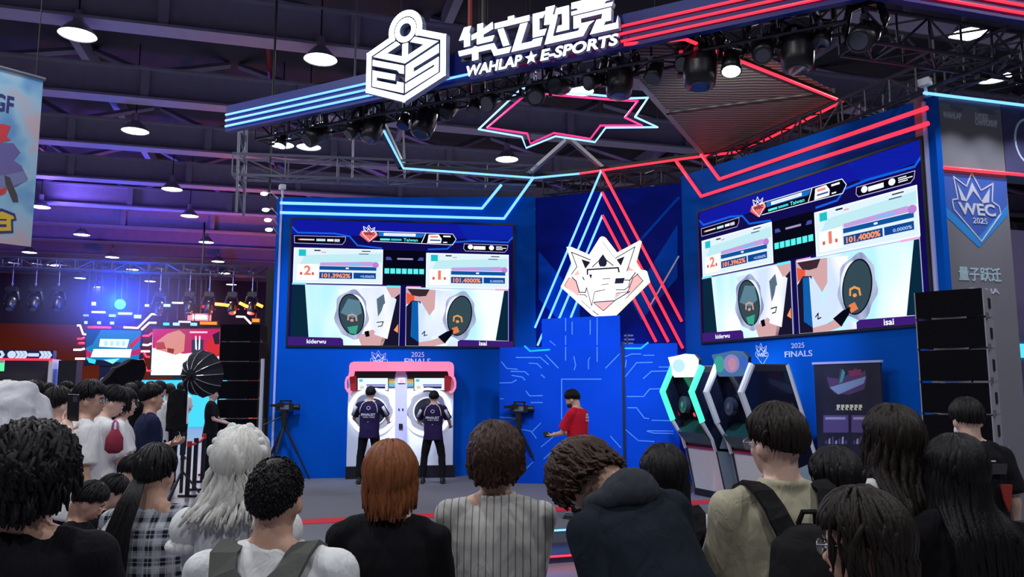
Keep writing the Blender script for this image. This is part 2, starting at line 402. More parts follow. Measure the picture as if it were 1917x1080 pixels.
for i in range(len(prof) - 1):
    (r0, z0), (r1, z1) = prof[i], prof[i + 1]; vs = []
    for (r, z) in ((r0, z0), (r1, z1)):
        vs += [(r * math.cos(2 * PI * j / N), r * math.sin(2 * PI * j / N), z) for j in range(N)]
    mb.add(vs, [(j, (j + 1) % N, N + (j + 1) % N, N + j) for j in range(N)], M_SHADE)
lamp0 = empty('high_bay_lamp', (0, 0, 0), 'x', 'ceiling lamp', 'high-bay lamps under the hall roof')
mb.build('lamp_shade', lamp0, True)
mb = MB(); mb.path([(0, 0, 0.02), (0, 0, 0.05)], [0.40, 0.37], M_BULB, N, up=(1, 0, 0)); mb.build('lamp_face', lamp0)
mb = MB(); mb.tube((0, 0, 0.6), (0, 0, 3.05), 0.02, BLACK, 6); mb.build('hanging_rod', lamp0)
for i, (x, y, lb) in enumerate(lamps):
    p = atz(x, y, 10.2)
    o = lamp0 if i == 0 else copy_tree(lamp0)
    o.location = p; o['label'] = lb
    if i < 15 and p[1] < 45 : light('AREA', 'hall_lamp_light', (p[0], p[1], p[2] - 0.03), (p[0], p[1], 0), HALL_LAMP_W, (0.95, 0.97, 1.0), 0.6)

# ------------------------------------------------------------------ stage set walls
M_BLUEW = mat('printed_blue_wall', (0.0, 0.088, 0.52), 0.75, spec=0.06, bump=0.02, bscale=2, var=0.10)
M_NAVYW = mat('printed_navy_wall', (0.002, 0.010, 0.24), 0.75, spec=0.06, bump=0.02, bscale=2, var=0.25)
M_EDGE = mat('wall_edge_trim', (0.45, 0.5, 0.9), 0.4)
M_PRINT = mat('pale_print', (0.55, 0.7, 0.95), 0.6)
def wall(name, f, x0, y0, x1, y1, m, thick=0.35, zb=0.0):
    u0, v0 = f.uv(x0, y0); u1, v1 = f.uv(x1, y1)
    mb = MB(); pts = [(u0, zb), (u1, zb), (u1, v1), (u0, v0)]
    mb.prism(pts, f, -thick, 0.0, m); return mb.build(name)
o = wall('printed_stage_wall', FL, 519, 370, 1002, 368, M_BLUEW); tag(o, 'blue printed stage wall behind the two players, carrying the screen', 'stage wall')
ob = o
uE, _ = FL.uv(519, 600); mb = MB(); mb.fbox(FL, uE - 0.02, uE + 0.02, 0.0, FL.uv(525, 370)[1], 0.0, 0.025, M_EDGE); mb.build('edge_trim', ob)
o = wall('printed_stage_wall', FR, 1275, 330, 1746, 180, M_BLUEW, 0.10); tag(o, 'blue printed stage wall behind the arcade cabinets on the right', 'stage wall')
ur, _ = FR.uv(1746, 400); mb = MB(); mb.fbox(FR, ur - 0.03, ur + 0.01, 0.0, 5.5, 0.0, 0.03, M_EDGE); mb.build('edge_trim', o)
WR = o
mb = MB(); u1 = FC.uv(1275, 345)[0]; vt = FC.uv(1130, 340)[1]
mb.prism([(0, 0), (u1, 0), (u1, 5.72), (u1 / 2, 5.72), (0, 5.70)], FC, -0.3, -0.02, M_NAVYW)
o = mb.build('printed_stage_wall'); tag(o, 'dark navy corner wall behind the glowing crown emblem', 'stage wall')
M_CUT = mat('print_bright_blue', (0.0, 0.07, 0.6), 0.7, spec=0.06, var=0.2, bscale=3)
mb = MB()                                                    # printed diagonal bands on the corner wall
U = lambda x, y: FC.uv(x, y)
mb.prism([U(1008, 470), U(1085, 560), U(1085, 640), U(1008, 560)], FC, -0.02, -0.012, M_CUT)
mb.prism([U(1268, 420), U(1268, 520), U(1200, 600), U(1180, 560)], FC, -0.02, -0.012, M_CUT)
mb.strokes([U(1270, 370), U(1180, 470)], 0.05, FC, -0.02, -0.01, M_CUT)
mb.strokes([U(1270, 480), U(1215, 575)], 0.03, FC, -0.02, -0.01, M_PRINT)
mb.build('printed_band', o)

def neon(f, pts, w, m, label, n=0.05, cat='neon light', group=None, name='neon_tube', closed=False):
    mb = MB(); P = [fpt(f, x, y, n) for x, y in pts]
    mb.path(P, w, m, 8, up=tuple(f.N), closed=closed)
    return tag(mb.build(name, smooth=True), label, cat, group)
neon(FL, [(525, 381), (902, 391), (938, 347)], 0.028, CYAN_N, 'upper cyan-white neon line on the left stage wall, bent up at its end')
neon(FL, [(525, 399), (943, 410), (998, 333)], 0.028, CYAN_N, 'lower cyan-white neon line on the left stage wall, rising to the canopy')
neon(FR, [(1317, 290), (1351, 336), (1741, 203)], 0.030, RED_N, 'upper red neon line on the right stage wall')
neon(FR, [(1268, 299), (1317, 368), (1743, 232)], 0.030, RED_N, 'lower red neon line above the right screen, bent at its left end')
# nested chevrons behind the emblem
for i, (ax, ay, lx, ly, rx, ry) in enumerate(((1127.5, 319, 1003, 614, 1277, 602), (1128.5, 361, 1008, 647, 1279, 652), (1129, 404, 1030, 640, 1252, 640), (1129, 446, 1052, 640, 1229, 640))):
    lab = ['outermost chevron neon, its apex touching the canopy', 'second chevron neon from outside, ending beside the podium wall', 'third chevron neon, its apex just above the emblem', 'innermost chevron neon, apex hidden by the glowing emblem'][i]
    r = empty('chevron_neon', tuple(fpt(FC, ax, ay, 0.05)), lab + ', cyan left and red right', 'neon light', 'nested chevrons on the corner wall')
    mb = MB(); mb.path([fpt(FC, ax, ay, 0.05), fpt(FC, lx, ly, 0.05)], 0.022, CYAN_N, 8, up=tuple(FC.N)); mb.build('left_tube', r, True, world=True)
    mb = MB(); mb.path([fpt(FC, ax, ay, 0.05), fpt(FC, rx, ry, 0.05)], 0.026, RED_N, 8, up=tuple(FC.N)); mb.build('right_tube', r, True, world=True)

# ------------------------------------------------------------------ writing and emblems
def crown_mark(mb, f, cx, cy, s, m, n0, n1, text=True, mt=None, base=True, w=2.4):
    """crown over shield with WEC, in a 100-unit box centred at (cx, cy), s = size of a unit"""
    q = lambda pts: [(cx + (x - 50) * s, cy - (y - 50) * s) for x, y in pts]
    mb.strokes(q([(8, 12), (34, 27), (47, 3), (64, 32), (91, 18), (86, 50), (100, 57), (103, 70), (57, 120), (4, 68), (2, 52), (14, 50), (8, 12)]), w * s, f, n0, n1, m)
    mb.prism(q([(14, 22), (31, 50), (46, 19), (64, 50), (83, 27), (79, 52), (66, 54), (47, 34), (32, 53), (21, 52)]), f, n0, n1, m)
    if text: mb.text('WEC', f, (cx - 37 * s, cy - 26 * s, cx + 42 * s, cy - 5 * s), n0, n1 + 0.0015, mt or m, bold=0.03, shear=-0.1)
    if base: mb.text('2025', f, (cx - 8 * s, cy - 40 * s, cx + 22 * s, cy - 30 * s), n0, n1 + 0.0015, mt or m, bold=0.01)
def rect_of(f, x0, y0, x1, y1):
    u0, v0 = f.uv(x0, y1); u1, v1 = f.uv(x1, y0); return (u0, v0, u1, v1)
CUBE_OUT = [(100, 435), (385, 325)] + [(540 + 168 * math.cos(a), 262 - 168 * math.sin(a)) for a in [math.radians(t) for t in range(202, -23, -16)]] + [(700, 325), (985, 435), (985, 805), (540, 975), (100, 805)]
CUBE_IN = [[(145, 495), (530, 632), (530, 718), (475, 700), (450, 665), (145, 558)], [(145, 605), (430, 705), (425, 765), (200, 690), (200, 725), (445, 812), (450, 780), (530, 810), (530, 915), (145, 775)],
           [(550, 635), (935, 492), (935, 582), (645, 680), (645, 722), (935, 622), (935, 775), (550, 915), (550, 825), (885, 712), (885, 690), (550, 805)],
           [(505, 405), (575, 405), (575, 575), (540, 590), (505, 575)],
           [(150, 465), (430, 360), (482, 402), (320, 463), (540, 545), (540, 612)], [(930, 465), (650, 360), (598, 402), (760, 463), (540, 545), (540, 612)]]
GLYPH = [[(130, 92), (215, 92), (195, 160), (205, 180), (205, 315), (130, 315), (130, 230), (68, 228)],
         [(290, 92), (360, 92), (360, 160), (470, 105), (480, 185), (365, 225), (365, 258), (495, 258), (470, 318), (285, 318), (285, 245), (222, 258), (222, 198), (290, 180)],
         [(60, 345), (235, 345), (260, 328), (300, 345), (490, 345), (530, 425), (690, 425), (665, 487), (490, 487), (455, 405), (305, 405), (305, 487), (230, 487), (230, 405), (75, 405)],
         [(497, 130), (650, 130), (650, 92), (722, 92), (722, 130), (895, 130), (895, 192), (497, 192)],
         [(530, 205), (600, 205), (668, 405), (595, 405)], [(790, 205), (875, 205), (800, 420), (920, 420), (935, 402), (1040, 402), (1015, 487), (690, 487)],
         [(930, 130), (1075, 130), (1045, 195), (1005, 195), (1005, 320), (1085, 320), (1060, 385), (930, 385)],
         [(1075, 92), (1175, 92), (1150, 190), (1205, 200), (1150, 420), (1420, 420), (1455, 350), (1590, 350), (1530, 390), (1470, 487), (1060, 487), (1120, 285), (1055, 278)],
         [(1190, 130), (1325, 130), (1325, 385), (1185, 385), (1205, 320), (1250, 320), (1250, 200), (1170, 195)],
         [(1350, 112), (1515, 112), (1515, 92), (1590, 92), (1590, 112), (1765, 112), (1765, 180), (1710, 180), (1690, 205), (1780, 205), (1765, 245), (1350, 245), (1350, 205), (1420, 205), (1405, 180), (1350, 180)],
         [(1370, 258), (1760, 258), (1755, 390), (1700, 390), (1680, 425), (1805, 425), (1825, 355), (1828, 487), (1540, 487), (1610, 350), (1660, 350), (1670, 300), (1450, 300), (1450, 350), (1430, 390), (1370, 390)]]
def cube_mark(mb, f, u0, u1, v0, v1, n0, n1, m, w=46, side=None):
    q = lambda pts: [(u0 + (x - 77) / (1008 - 77) * (u1 - u0), v1 - (y - 70) / (998 - 70) * (v1 - v0)) for x, y in pts]
    s = (u1 - u0) / 931
    mb.strokes(q(CUBE_OUT), w * s, f, n0, n1, m, closed=True, side=side)
    for p in CUBE_IN: mb.prism(q(p), f, n0, n1 - 0.003, m, side)
    ri = [(540 + 98 * math.cos(t * PI / 12), 265 + 98 * math.sin(t * PI / 12)) for t in range(24)]
    mb.strokes(q(ri), 56 * s, f, n0, n1 - 0.002, m, closed=True, side=side)
def glyph_mark(mb, f, u0, u1, v0, v1, n0, n1, m, side=None):
    for p in GLYPH: mb.prism([(u0 + (x - 60) / 1770 * (u1 - u0), v1 - (y - 92) / 395 * (v1 - v0)) for x, y in p], f, n0, n1, m, side)
def star_pts(cx, cy, r, k=0.42, a0=PI / 2):
    return [(cx + (r if i % 2 == 0 else r * k) * math.cos(a0 + i * PI / 5), cy + (r if i % 2 == 0 else r * k) * math.sin(a0 + i * PI / 5)) for i in range(10)]

# canopy fascias and the lit sign
M_FASC = mat('canopy_fascia_navy_glow', (0.004, 0.015, 0.20), 0.5); M_SIDE = mat('letter_return_grey', (0.35, 0.4, 0.6), 0.5)  # fascia navy made bluer, the blue glow on the board is put into its colour
uFc = float((np.array([4.055, 7.887, 0]) - FF.O) @ FF.U)
A_ = np.array([FF.O[:2], FG.O[:2]]); dm = np.array([[FF.U[0], -FG.U[0]], [FF.U[1], -FG.U[1]]])
kk = np.linalg.solve(dm, FG.O[:2] - FF.O[:2]); uFc = kk[0]; uGc = kk[1]
r = empty('canopy_fascia', tuple(FF.pt(0, 6.1)), 'long dark canopy fascia with three neon lines, blue then red, behind the lit sign', 'canopy fascia')
mb = MB(); mb.fbox(FF, 0, uFc, 6.12, 6.56, -0.12, -0.02, M_FASC); mb.build('board', r, world=True)
uS = FF.uv(850, 150)[0]; uT = FF.uv(1165, 80)[0]
for k in range(3):
    z = 6.2 + 0.098 * k
    mb = MB(); mb.path([FF.pt(0.02, z, 0), FF.pt(uS + (0.35 if k == 0 else -0.45), z, 0)], 0.017, CYAN_N, 8, up=tuple(FF.N)); mb.build('blue_tube', r, True, world=True)
    mb = MB(); mb.path([FF.pt(uT - (1.6 if k == 0 else 0.1), z, 0), FF.pt(uFc, z, 0)], 0.017, RED_N, 8, up=tuple(FF.N)); mb.build('red_tube', r, True, world=True)
r = empty('canopy_fascia', tuple(FG.pt(uGc, 6.1)), 'short dark canopy fascia with red neon lines in the upper right corner', 'canopy fascia')
mb = MB(); mb.fbox(FG, uGc, 6.0, 6.12, 6.56, -0.12, -0.02, M_FASC); mb.build('board', r, world=True)
for k in range(3):
    z = 6.2 + 0.098 * k
    mb = MB(); mb.path([FG.pt(uGc, z, 0), FG.pt(6.0, z, 0)], 0.017, RED_N, 8, up=tuple(FG.N)); mb.build('red_tube', r, True, world=True)

FS = FF.off(0.30)
def sgn(x, y): return FS.uv(x, y)
ul = (sgn(686, 173)[0]); ur_ = sgn(832.8, 141)[0]; vb = sgn(757, 189)[1]; vtp = sgn(759, 21)[1]
r = empty('lit_logo_sign', tuple(FS.pt(ul, vb)), 'white glowing cube-shaped logo sign with a ring on top', 'illuminated sign')
mb = MB(); cube_mark(mb, FS, ul, ur_, vb, vtp, -0.10, 0.0, WHITE_L, 62, M_SIDE); mb.build('cube_logo', r, world=True)
M_SIGNB = mat('sign_backing', (0.03, 0.035, 0.12), 0.5); mb = MB()
q = lambda pts: [(ul + (x - 77) / 931 * (ur_ - ul), vtp - (y - 70) / 928 * (vtp - vb)) for x, y in pts]
mb.prism(q(CUBE_OUT), FS, -0.13, -0.10, M_SIGNB); mb.build('backing', r, world=True)
for xx in (0.3, 0.7):
    uu = ul + (ur_ - ul) * xx; mb.mats, mb.v, mb.f, mb.m = [], [], [], []
    mb.tube(FS.pt(uu, 6.35, -0.13), FS.pt(uu, 6.35, -0.34), 0.02, BLACK); mb.build('bracket', r, world=True)
ua, va = sgn(857.5, 109); ub, _ = sgn(1158, 50); vb2 = sgn(1100, 63.5)[1]; vt2 = sgn(867, 50)[1]
vlow = (sgn(862, 112)[1] + sgn(1158, 60)[1]) / 2; vhigh = vlow + 0.52
print('sign', ul, ur_, vb, vtp, ua, ub, vlow, vhigh, sgn(867, 50), sgn(1150, 2))
r = empty('lit_letter_sign', tuple(FS.pt(ua, vlow)), 'white glowing letters, four large Chinese characters above WAHLAP E-SPORTS', 'illuminated sign')
vhigh = sgn(867, 52)[1]
mb = MB(); glyph_mark(mb, FS, ua, ub, vlow, vhigh, -0.09, 0.0, WHITE_L, M_SIDE); mb.build('chinese_lettering', r, world=True)
wl, wr = sgn(873, 140)[0], sgn(1158, 84)[0]; w0 = sgn(873, 147)[1]; w1 = w0 + (vhigh - vlow) * 0.30
mid = wl + (wr - wl) * 0.39; m2 = wl + (wr - wl) * 0.51
w0 = vlow - (vhigh - vlow) * 0.42; w1 = vlow - (vhigh - vlow) * 0.12
mb = MB(); mb.text('WAHLAP', FS, (wl, w0, mid, w1), -0.06, 0.0, WHITE_L, 0.035, 0.15, M_SIDE)
mb.text('E-SPORTS', FS, (m2, w0, wr, w1), -0.06, 0.0, WHITE_L, 0.035, 0.15, M_SIDE)
mb.prism(star_pts((mid + m2) / 2, (w0 + w1) / 2, (w1 - w0) * 0.62), FS, -0.06, 0.0, WHITE_L, M_SIDE); mb.build('latin_lettering', r, world=True)
mb = MB()
for x in (0.12, 0.5, 0.88):
    uu = ua + (ub - ua) * x; mb.tube(FS.pt(uu, vlow + 0.1, -0.09), FS.pt(uu, vlow + 0.02, -0.34), 0.02, BLACK)
mb.fbox(FS, ua, ub, vlow + 0.06, vlow + 0.1, -0.11, -0.085, BLACK); mb.fbox(FS, wl, wr, (w0 + w1) / 2 - 0.02, (w0 + w1) / 2 + 0.02, -0.08, -0.055, BLACK)
mb.build('mounting_rail', r, world=True)

# canopy ring neon and star neon, lying level under the canopy
def level(pts, z, w, m, label, closed=False, name='neon_tube'):
    mb = MB(); mb.path([atz(x, y, z) for x, y in pts], w, m, 8, up=(0, 0, 1), closed=closed)
    if closed:
        for q in (pts[0], pts[7], pts[-2]): e_ = atz(*q, z); mb.tube(e_, (e_[0], e_[1], 13.25), 0.004, BLACK, 4)
    return tag(mb.build(name, smooth=True), label, 'neon light')
level([(710, 228), (755, 315), (1000, 333), (1085, 325)], ZR, 0.022, CYAN_N, 'cyan neon edge of the canopy ring, left half above the wall')
level([(1085, 325), (1280, 297), (1390, 283), (1577, 190), (1282, 73), (1168, 83)], ZR, 0.022, RED_N, 'red neon edge of the canopy ring, pointed at the right')
level([(896, 242), (977, 165), (1032, 172), (1107, 177), (1180, 184), (1213, 183), (1189, 219), (1231, 238), (1134, 239), (1114, 266), (1040, 255), (985, 277), (977, 256)], ZR, 0.017, glow('pale_cyan_neon', (0.30, 0.60, 1.0), 1.7), 'outer pale cyan outline of the hanging neon star', True, 'neon_star')
level([(912, 239), (990, 172), (1035, 177), (1150, 187), (1194, 189), (1170, 220), (1202, 235), (1124, 235), (1105, 260), (1037, 249), (993, 269), (987, 250)], ZR, 0.017, PINK_N, 'inner magenta outline of the hanging neon star', True, 'neon_star')
# frame bars and mesh of the canopy
M_MESH = mat('canopy_mesh_grey', (0.20, 0.19, 0.17), 0.55, 0.3)
nt = M_MESH.node_tree; bn = nt.nodes['Principled BSDF']; tc = nt.nodes.new('ShaderNodeTexCoord')
wv = nt.nodes.new('ShaderNodeTexWave'); wv.inputs['Scale'].default_value = 3.2; wv.inputs['Distortion'].default_value = 6.0; wv.inputs['Detail Scale'].default_value = 0.35; wv.bands_direction = 'Y'
nt.links.new(tc.outputs['Object'], wv.inputs['Vector'])
cr = nt.nodes.new('ShaderNodeValToRGB'); cr.color_ramp.elements[0].color = (0.05, 0.048, 0.045, 1); cr.color_ramp.elements[1].color = (0.20, 0.19, 0.17, 1)
nt.links.new(wv.outputs['Fac'], cr.inputs['Fac']); nt.links.new(cr.outputs['Color'], bn.inputs['Base Color'])
bp = nt.nodes.new('ShaderNodeBump'); bp.inputs['Distance'].default_value = 0.02; nt.links.new(wv.outputs['Fac'], bp.inputs['Height']); nt.links.new(bp.outputs['Normal'], bn.inputs['Normal'])
def slab(pts, z0, z1, m):
    mb = MB(); P = [atz(x, y, z0) for x, y in pts]; k = len(P)
    vs = P + [p + np.array([0, 0, z1 - z0]) for p in P]
    mb.add(vs, [tuple(range(k)), tuple(range(2 * k - 1, k - 1, -1))] + [(i, (i + 1) % k, (i + 1) % k + k, i + k) for i in range(k)], m); return mb
r = empty('canopy_mesh', tuple(atz(1320, 293, 6.2)), 'dark grey rippled mesh panel stretched inside the canopy ring', 'mesh panel')
slab([(1188, 148), (1248, 206), (1560, 170), (1420, 100), (1285, 76), (1200, 90)], 6.22, 6.235, M_MESH).build('mesh_sheet', r, world=True)
slab([(1248, 211), (1322, 292), (1390, 282), (1574, 190), (1555, 172)], 6.22, 6.235, M_MESH).build('mesh_sheet', r, world=True)
M_BARG = mat('canopy_bar_grey', (0.18, 0.17, 0.2), 0.5)
def lbar(pts, z, w, m, label, name='canopy_bar', cat='canopy frame bar', thick=0.08):
    mb = MB(); P = [atz(x, y, z) for x, y in pts]
    for a, b in zip(P[:-1], P[1:]):
        c = (a + b) / 2; d = b - a; mb.box(tuple(c), (float(np.linalg.norm(d)) + w * 0.8, w, thick), m, rz=math.atan2(d[1], d[0]))
    return tag(mb.build(name), label, cat)
lbar([(1183, 135), (1322, 293)], 6.25, 0.09, M_BARG, 'pale grey diagonal canopy bar beside the rippled mesh')
lbar([(1250, 209), (1560, 171)], 6.25, 0.06, BLACK, 'black canopy bar crossing between the two mesh sheets')
lbar([(1068, 262), (1132, 318)], 6.28, 0.07, M_BARG, 'thin canopy bar from the star to the corner apex')
lbar([(710, 224), (752, 312), (1000, 330), (1128, 317), (1390, 280), (1582, 189), (1280, 70)], 6.215, 0.14, BLACK, 'black canopy ring frame carrying the neon edge', 'canopy_ring', 'canopy frame')
lbar([(985, 330), (1062, 262)], 6.28, 0.07, M_BARG, 'thin canopy bar rising from the left wall neon to the star')

def truss(name, P, Q, s, m, label, step=None, r=0.025):
    P, Q = Vector(P), Vector(Q); L = (Q - P).length; d = (Q - P) / L
    side = d.cross(Vector((0, 0, 1))).normalized() * s / 2; up = Vector((0, 0, s / 2))
    mb = MB(); n = max(2, int(L / (step or s * 1.1))); cs = [side + up, -side + up, side - up, -side - up]
    for c in cs: mb.tube(P + c, Q + c, r, m, 6)
    for i in range(n):
        a = P + d * (L * i / n); b = P + d * (L * (i + 1) / n)
        for (c, e) in ((cs[0], cs[2]), (cs[1], cs[3]), (cs[0], cs[1]), (cs[2], cs[3])):
            if i % 2: c, e = e, c
            mb.tube(a + c, b + e, r * 0.6, m, 5)
        mb.tube(a + cs[0], a + cs[2], r * 0.6, m, 5); mb.tube(a + cs[1], a + cs[3], r * 0.6, m, 5); mb.tube(a + cs[2], a + cs[3], r * 0.6, m, 5)
    return tag(mb.build(name), label, 'lighting truss')
M_TR = mat('truss_dark', (0.05, 0.05, 0.07), 0.4, 0.5); M_TRL = mat('truss_grey', (0.22, 0.22, 0.3), 0.4, 0.5)
truss('lighting_truss', FT.pt(0.3, 6.22), FT.pt(uFc - 0.3, 6.22), 0.34, M_TR, 'black lighting truss behind the front fascia carrying the stage lanterns')
FT2 = FG.off(-0.6)
truss('lighting_truss', FT2.pt(uGc + 0.2, 6.0), FT2.pt(6.0, 6.0), 0.4, M_TR, 'black truss under the upper right canopy fascia')
FLb = FL.off(-0.5)
truss('lighting_truss', FLb.pt(FLb.uv(440, 300)[0], 6.25), FLb.pt(FLb.uv(1000, 330)[0], 6.25), 0.42, M_TRL, 'grey truss running behind the top of the left stage wall', 0.9)
FRb = FR.off(-0.45)
truss('lighting_truss', FRb.pt(FRb.uv(1330, 320)[0], 5.95), FRb.pt(FRb.uv(1905, 60)[0], 5.95), 0.36, M_TR, 'black truss running above the right stage wall', 0.4)
truss('lighting_truss', FC.pt(0.1, 5.95, -0.35), FC.pt(FC.uv(1275, 340)[0], 5.95, -0.35), 0.3, M_TR, 'dark truss behind the top of the navy corner wall', 0.4)
P = FLb.pt(FLb.uv(452, 300)[0], 6.25)
truss('lighting_truss', P + np.array([0, 0, 0.9]), P + np.array([0.02, 0, -0.75]), 0.42, M_TRL, 'short upright grey truss end below the blue canopy tip', 0.5)
# standing ties from trusses down to the walls / up to the roof
for i, (x, y, lb) in enumerate(((505, 330, 'thin black drop rod at the left end of the wall truss'), (660, 300, 'thin grey hanging wire left of the cyan ring corner'), (735, 290, 'slanted hanging wire beside the cyan ring corner'),
                                (905, 10, 'dark hoist chain rising behind the Chinese letters'), (880, 20, 'red safety strap rising behind the lit letters'), (1560, 20, 'hoist chain above the right canopy truss'))):
    mb = MB(); p = fpt(FLb, x, y) if y > 100 else fpt(FT, x, y)
    mb.tube((p[0], p[1], 13.25), (p[0] + (0.25 if i == 2 else 0), p[1], 5.6 if i == 0 else 6.1), 0.022 if i < 3 else 0.035, M_PIPE if i == 4 else (BLACK if i in (0, 3, 5) else M_TRL), 6)
    tag(mb.build('hanging_cable'), lb, 'cable')

# ------------------------------------------------------------------ stage lanterns (moving heads and pars)
M_LENS = mat('lantern_lens', (0.05, 0.06, 0.09), 0.08, coat=1.0)
M_LENSL = glow('lit_lantern_lens', (0.8, 1.0, 0.95), 4.0)
M_CHROME = mat('clamp_aluminium', (0.6, 0.6, 0.68), 0.3, 0.8)
def moving_head(label, p, aim, s=1.0, lit=False, ztop=6.05, group='moving head lanterns under the front truss'):
    r = empty('moving_head_light', tuple(p), label, 'stage light', group)
    az, el = aim; c = Vector(p)
    R = Matrix.Rotation(az, 3, 'Z')
    top = c + Vector((0, 0, 0.30 * s))
    mb = MB(); mb.box(top + Vector((0, 0, 0.05 * s)), (0.26 * s, 0.2 * s, 0.11 * s), BLACKP, rz=az)
    mb.box(top + Vector((0, 0, 0.115 * s)), (0.2 * s, 0.15 * s, 0.03 * s), BLACKP, rz=az); bs_ = mb.build('base', r, world=True)
    mb = MB()
    for sx in (-1, 1):
        mb.path([top, top + R @ Vector((sx * 0.13 * s, 0, -0.02 * s)), c + R @ Vector((sx * 0.175 * s, 0, 0.10 * s)), c + R @ Vector((sx * 0.17 * s, 0, -0.06 * s))], [0.03 * s, 0.035 * s, 0.04 * s, 0.03 * s], BLACKP, 8)
    mb.build('yoke', r, True, world=True)
    d = R @ Vector((0, -math.cos(el), math.sin(el)))
    mb = MB(); mb.path([c - d * 0.17 * s, c - d * 0.13 * s, c, c + d * 0.10 * s, c + d * 0.19 * s, c + d * 0.20 * s], [0.05 * s, 0.10 * s, 0.125 * s, 0.12 * s, 0.11 * s, 0.085 * s], BLACKP, 16, up=(0.2, 0.1, 1)); hd_ = mb.build('head', r, True, world=True)
    mb = MB(); mb.path([c + d * 0.19 * s, c + d * 0.208 * s], [0.085 * s, 0.075 * s], M_LENSL if lit else M_LENS, 16, up=(0.2, 0.1, 1)); mb.build('lens', hd_)
    mb = MB(); mb.tube(top + Vector((0, 0, 0.1 * s)), (top[0], top[1], ztop), 0.018, M_CHROME, 8); mb.box((top[0], top[1], min(ztop, top[2] + 0.2 * s)), (0.07, 0.09, 0.09), M_CHROME); mb.box((top[0], top[1], ztop - 0.03), (0.06, 0.40 if ztop < 7 else 0.6, 0.04), M_CHROME, rz=FT.rotz()); mb.build('clamp', bs_)
    return r
def par_can(label, p, aim, s=1.0, lit=False, ztop=6.05, group='par lanterns under the front truss'):
    r = empty('par_light', tuple(p), label, 'stage light', group); az, el = aim; c = Vector(p)
    R = Matrix.Rotation(az, 3, 'Z'); d = R @ Vector((0, -math.cos(el), math.sin(el)))
    mb = MB(); mb.path([c - d * 0.12 * s, c - d * 0.10 * s, c + d * 0.04 * s, c + d * 0.12 * s], [0.05 * s, 0.08 * s, 0.095 * s, 0.105 * s], BLACKP, 14, up=(0.2, 0.1, 1)); hd_ = mb.build('housing', r, True, world=True)
    mb = MB(); mb.path([c + d * 0.11 * s, c + d * 0.123 * s], [0.095 * s, 0.09 * s], M_LENSL if lit else M_LENS, 14, up=(0.2, 0.1, 1)); mb.build('lens', hd_)
    mb = MB(); a = c + R @ Vector((0.115 * s, 0, 0)); b = c - R @ Vector((0.115 * s, 0, 0)); t = c + Vector((0, 0, 0.17 * s))
    mb.path([a, a + Vector((0, 0, 0.12 * s)), t, b + Vector((0, 0, 0.12 * s)), b], 0.012 * s, BLACK, 6)
    mb.tube(t, (t[0], t[1], ztop), 0.014, M_CHROME, 6); mb.box((t[0], t[1], ztop - 0.03), (0.05, 0.40, 0.04), M_CHROME, rz=FT.rotz()); mb.build('yoke', r, world=True)
    return r
spots = [('p', 528, 262, 1.0, 1, 'lit par lantern nearest the left canopy tip'), ('m', 597, 250, 1.35, 0, 'large moving head below the blue neon lines'),
         ('m', 668, 240, 1.0, 0, 'moving head with pale clamps just left of the cyan ring tube'), ('m', 700, 238, 1.3, 0, 'moving head hanging below the cube logo left edge'),
         ('p', 757, 226, 0.95, 0, 'small par lantern right under the cube logo'), ('m', 797, 224, 1.45, 0, 'big moving head under the cube logo right edge'),
         ('p', 843, 204, 1.15, 0, 'par lantern between cube logo and letters'), ('p', 888, 198, 1.0, 0, 'par lantern under the first Chinese character'),
         ('p', 922, 188, 1.2, 0, 'par lantern at the left tip of the neon star'), ('m', 1002, 172, 1.25, 0, 'moving head covering the top of the neon star'),
         ('m', 1050, 160, 1.1, 0, 'moving head above the star, second from its top'), ('p', 1112, 152, 1.05, 0, 'par lantern beside the bright lamp over the star'),
         ('m', 1160, 142, 1.5, 0, 'tall moving head hanging at the right side of the star'), ('p', 1226, 134, 1.15, 0, 'par lantern at the start of the red lines'),
         ('p', 1283, 118, 1.0, 0, 'par lantern in front of the grey mesh, tilted'), ('m', 1311, 115, 1.75, 0, 'largest moving head, hanging straight down before the mesh'),
         ('p', 1369, 116, 1.25, 1, 'lit white par lantern in front of the mesh'), ('m', 1428, 88, 1.15, 0, 'moving head with shiny rim right of the lit par'),
         ('m', 1492, 86, 1.6, 0, 'big moving head hanging above the ring corner'), ('p', 1540, 66, 1.15, 0, 'small par lantern between the two last moving heads'),
         ('m', 1620, 66, 1.3, 0, 'moving head with chrome yoke nearest the upper right truss')]
for i, (k, x, y, s, lit, lb) in enumerate(spots):
    p = fpt(FT, x, y); az = FT.rotz() + random.uniform(-0.5, 0.5)
    el = -PI / 2 + 0.1 if x in (1311, 1160, 1492) else (-1.25 if lit else random.uniform(-1.2, -0.3))
    (par_can if k == 'p' else moving_head)(lb, p, (az, el), s * 0.98, bool(lit), 6.1)
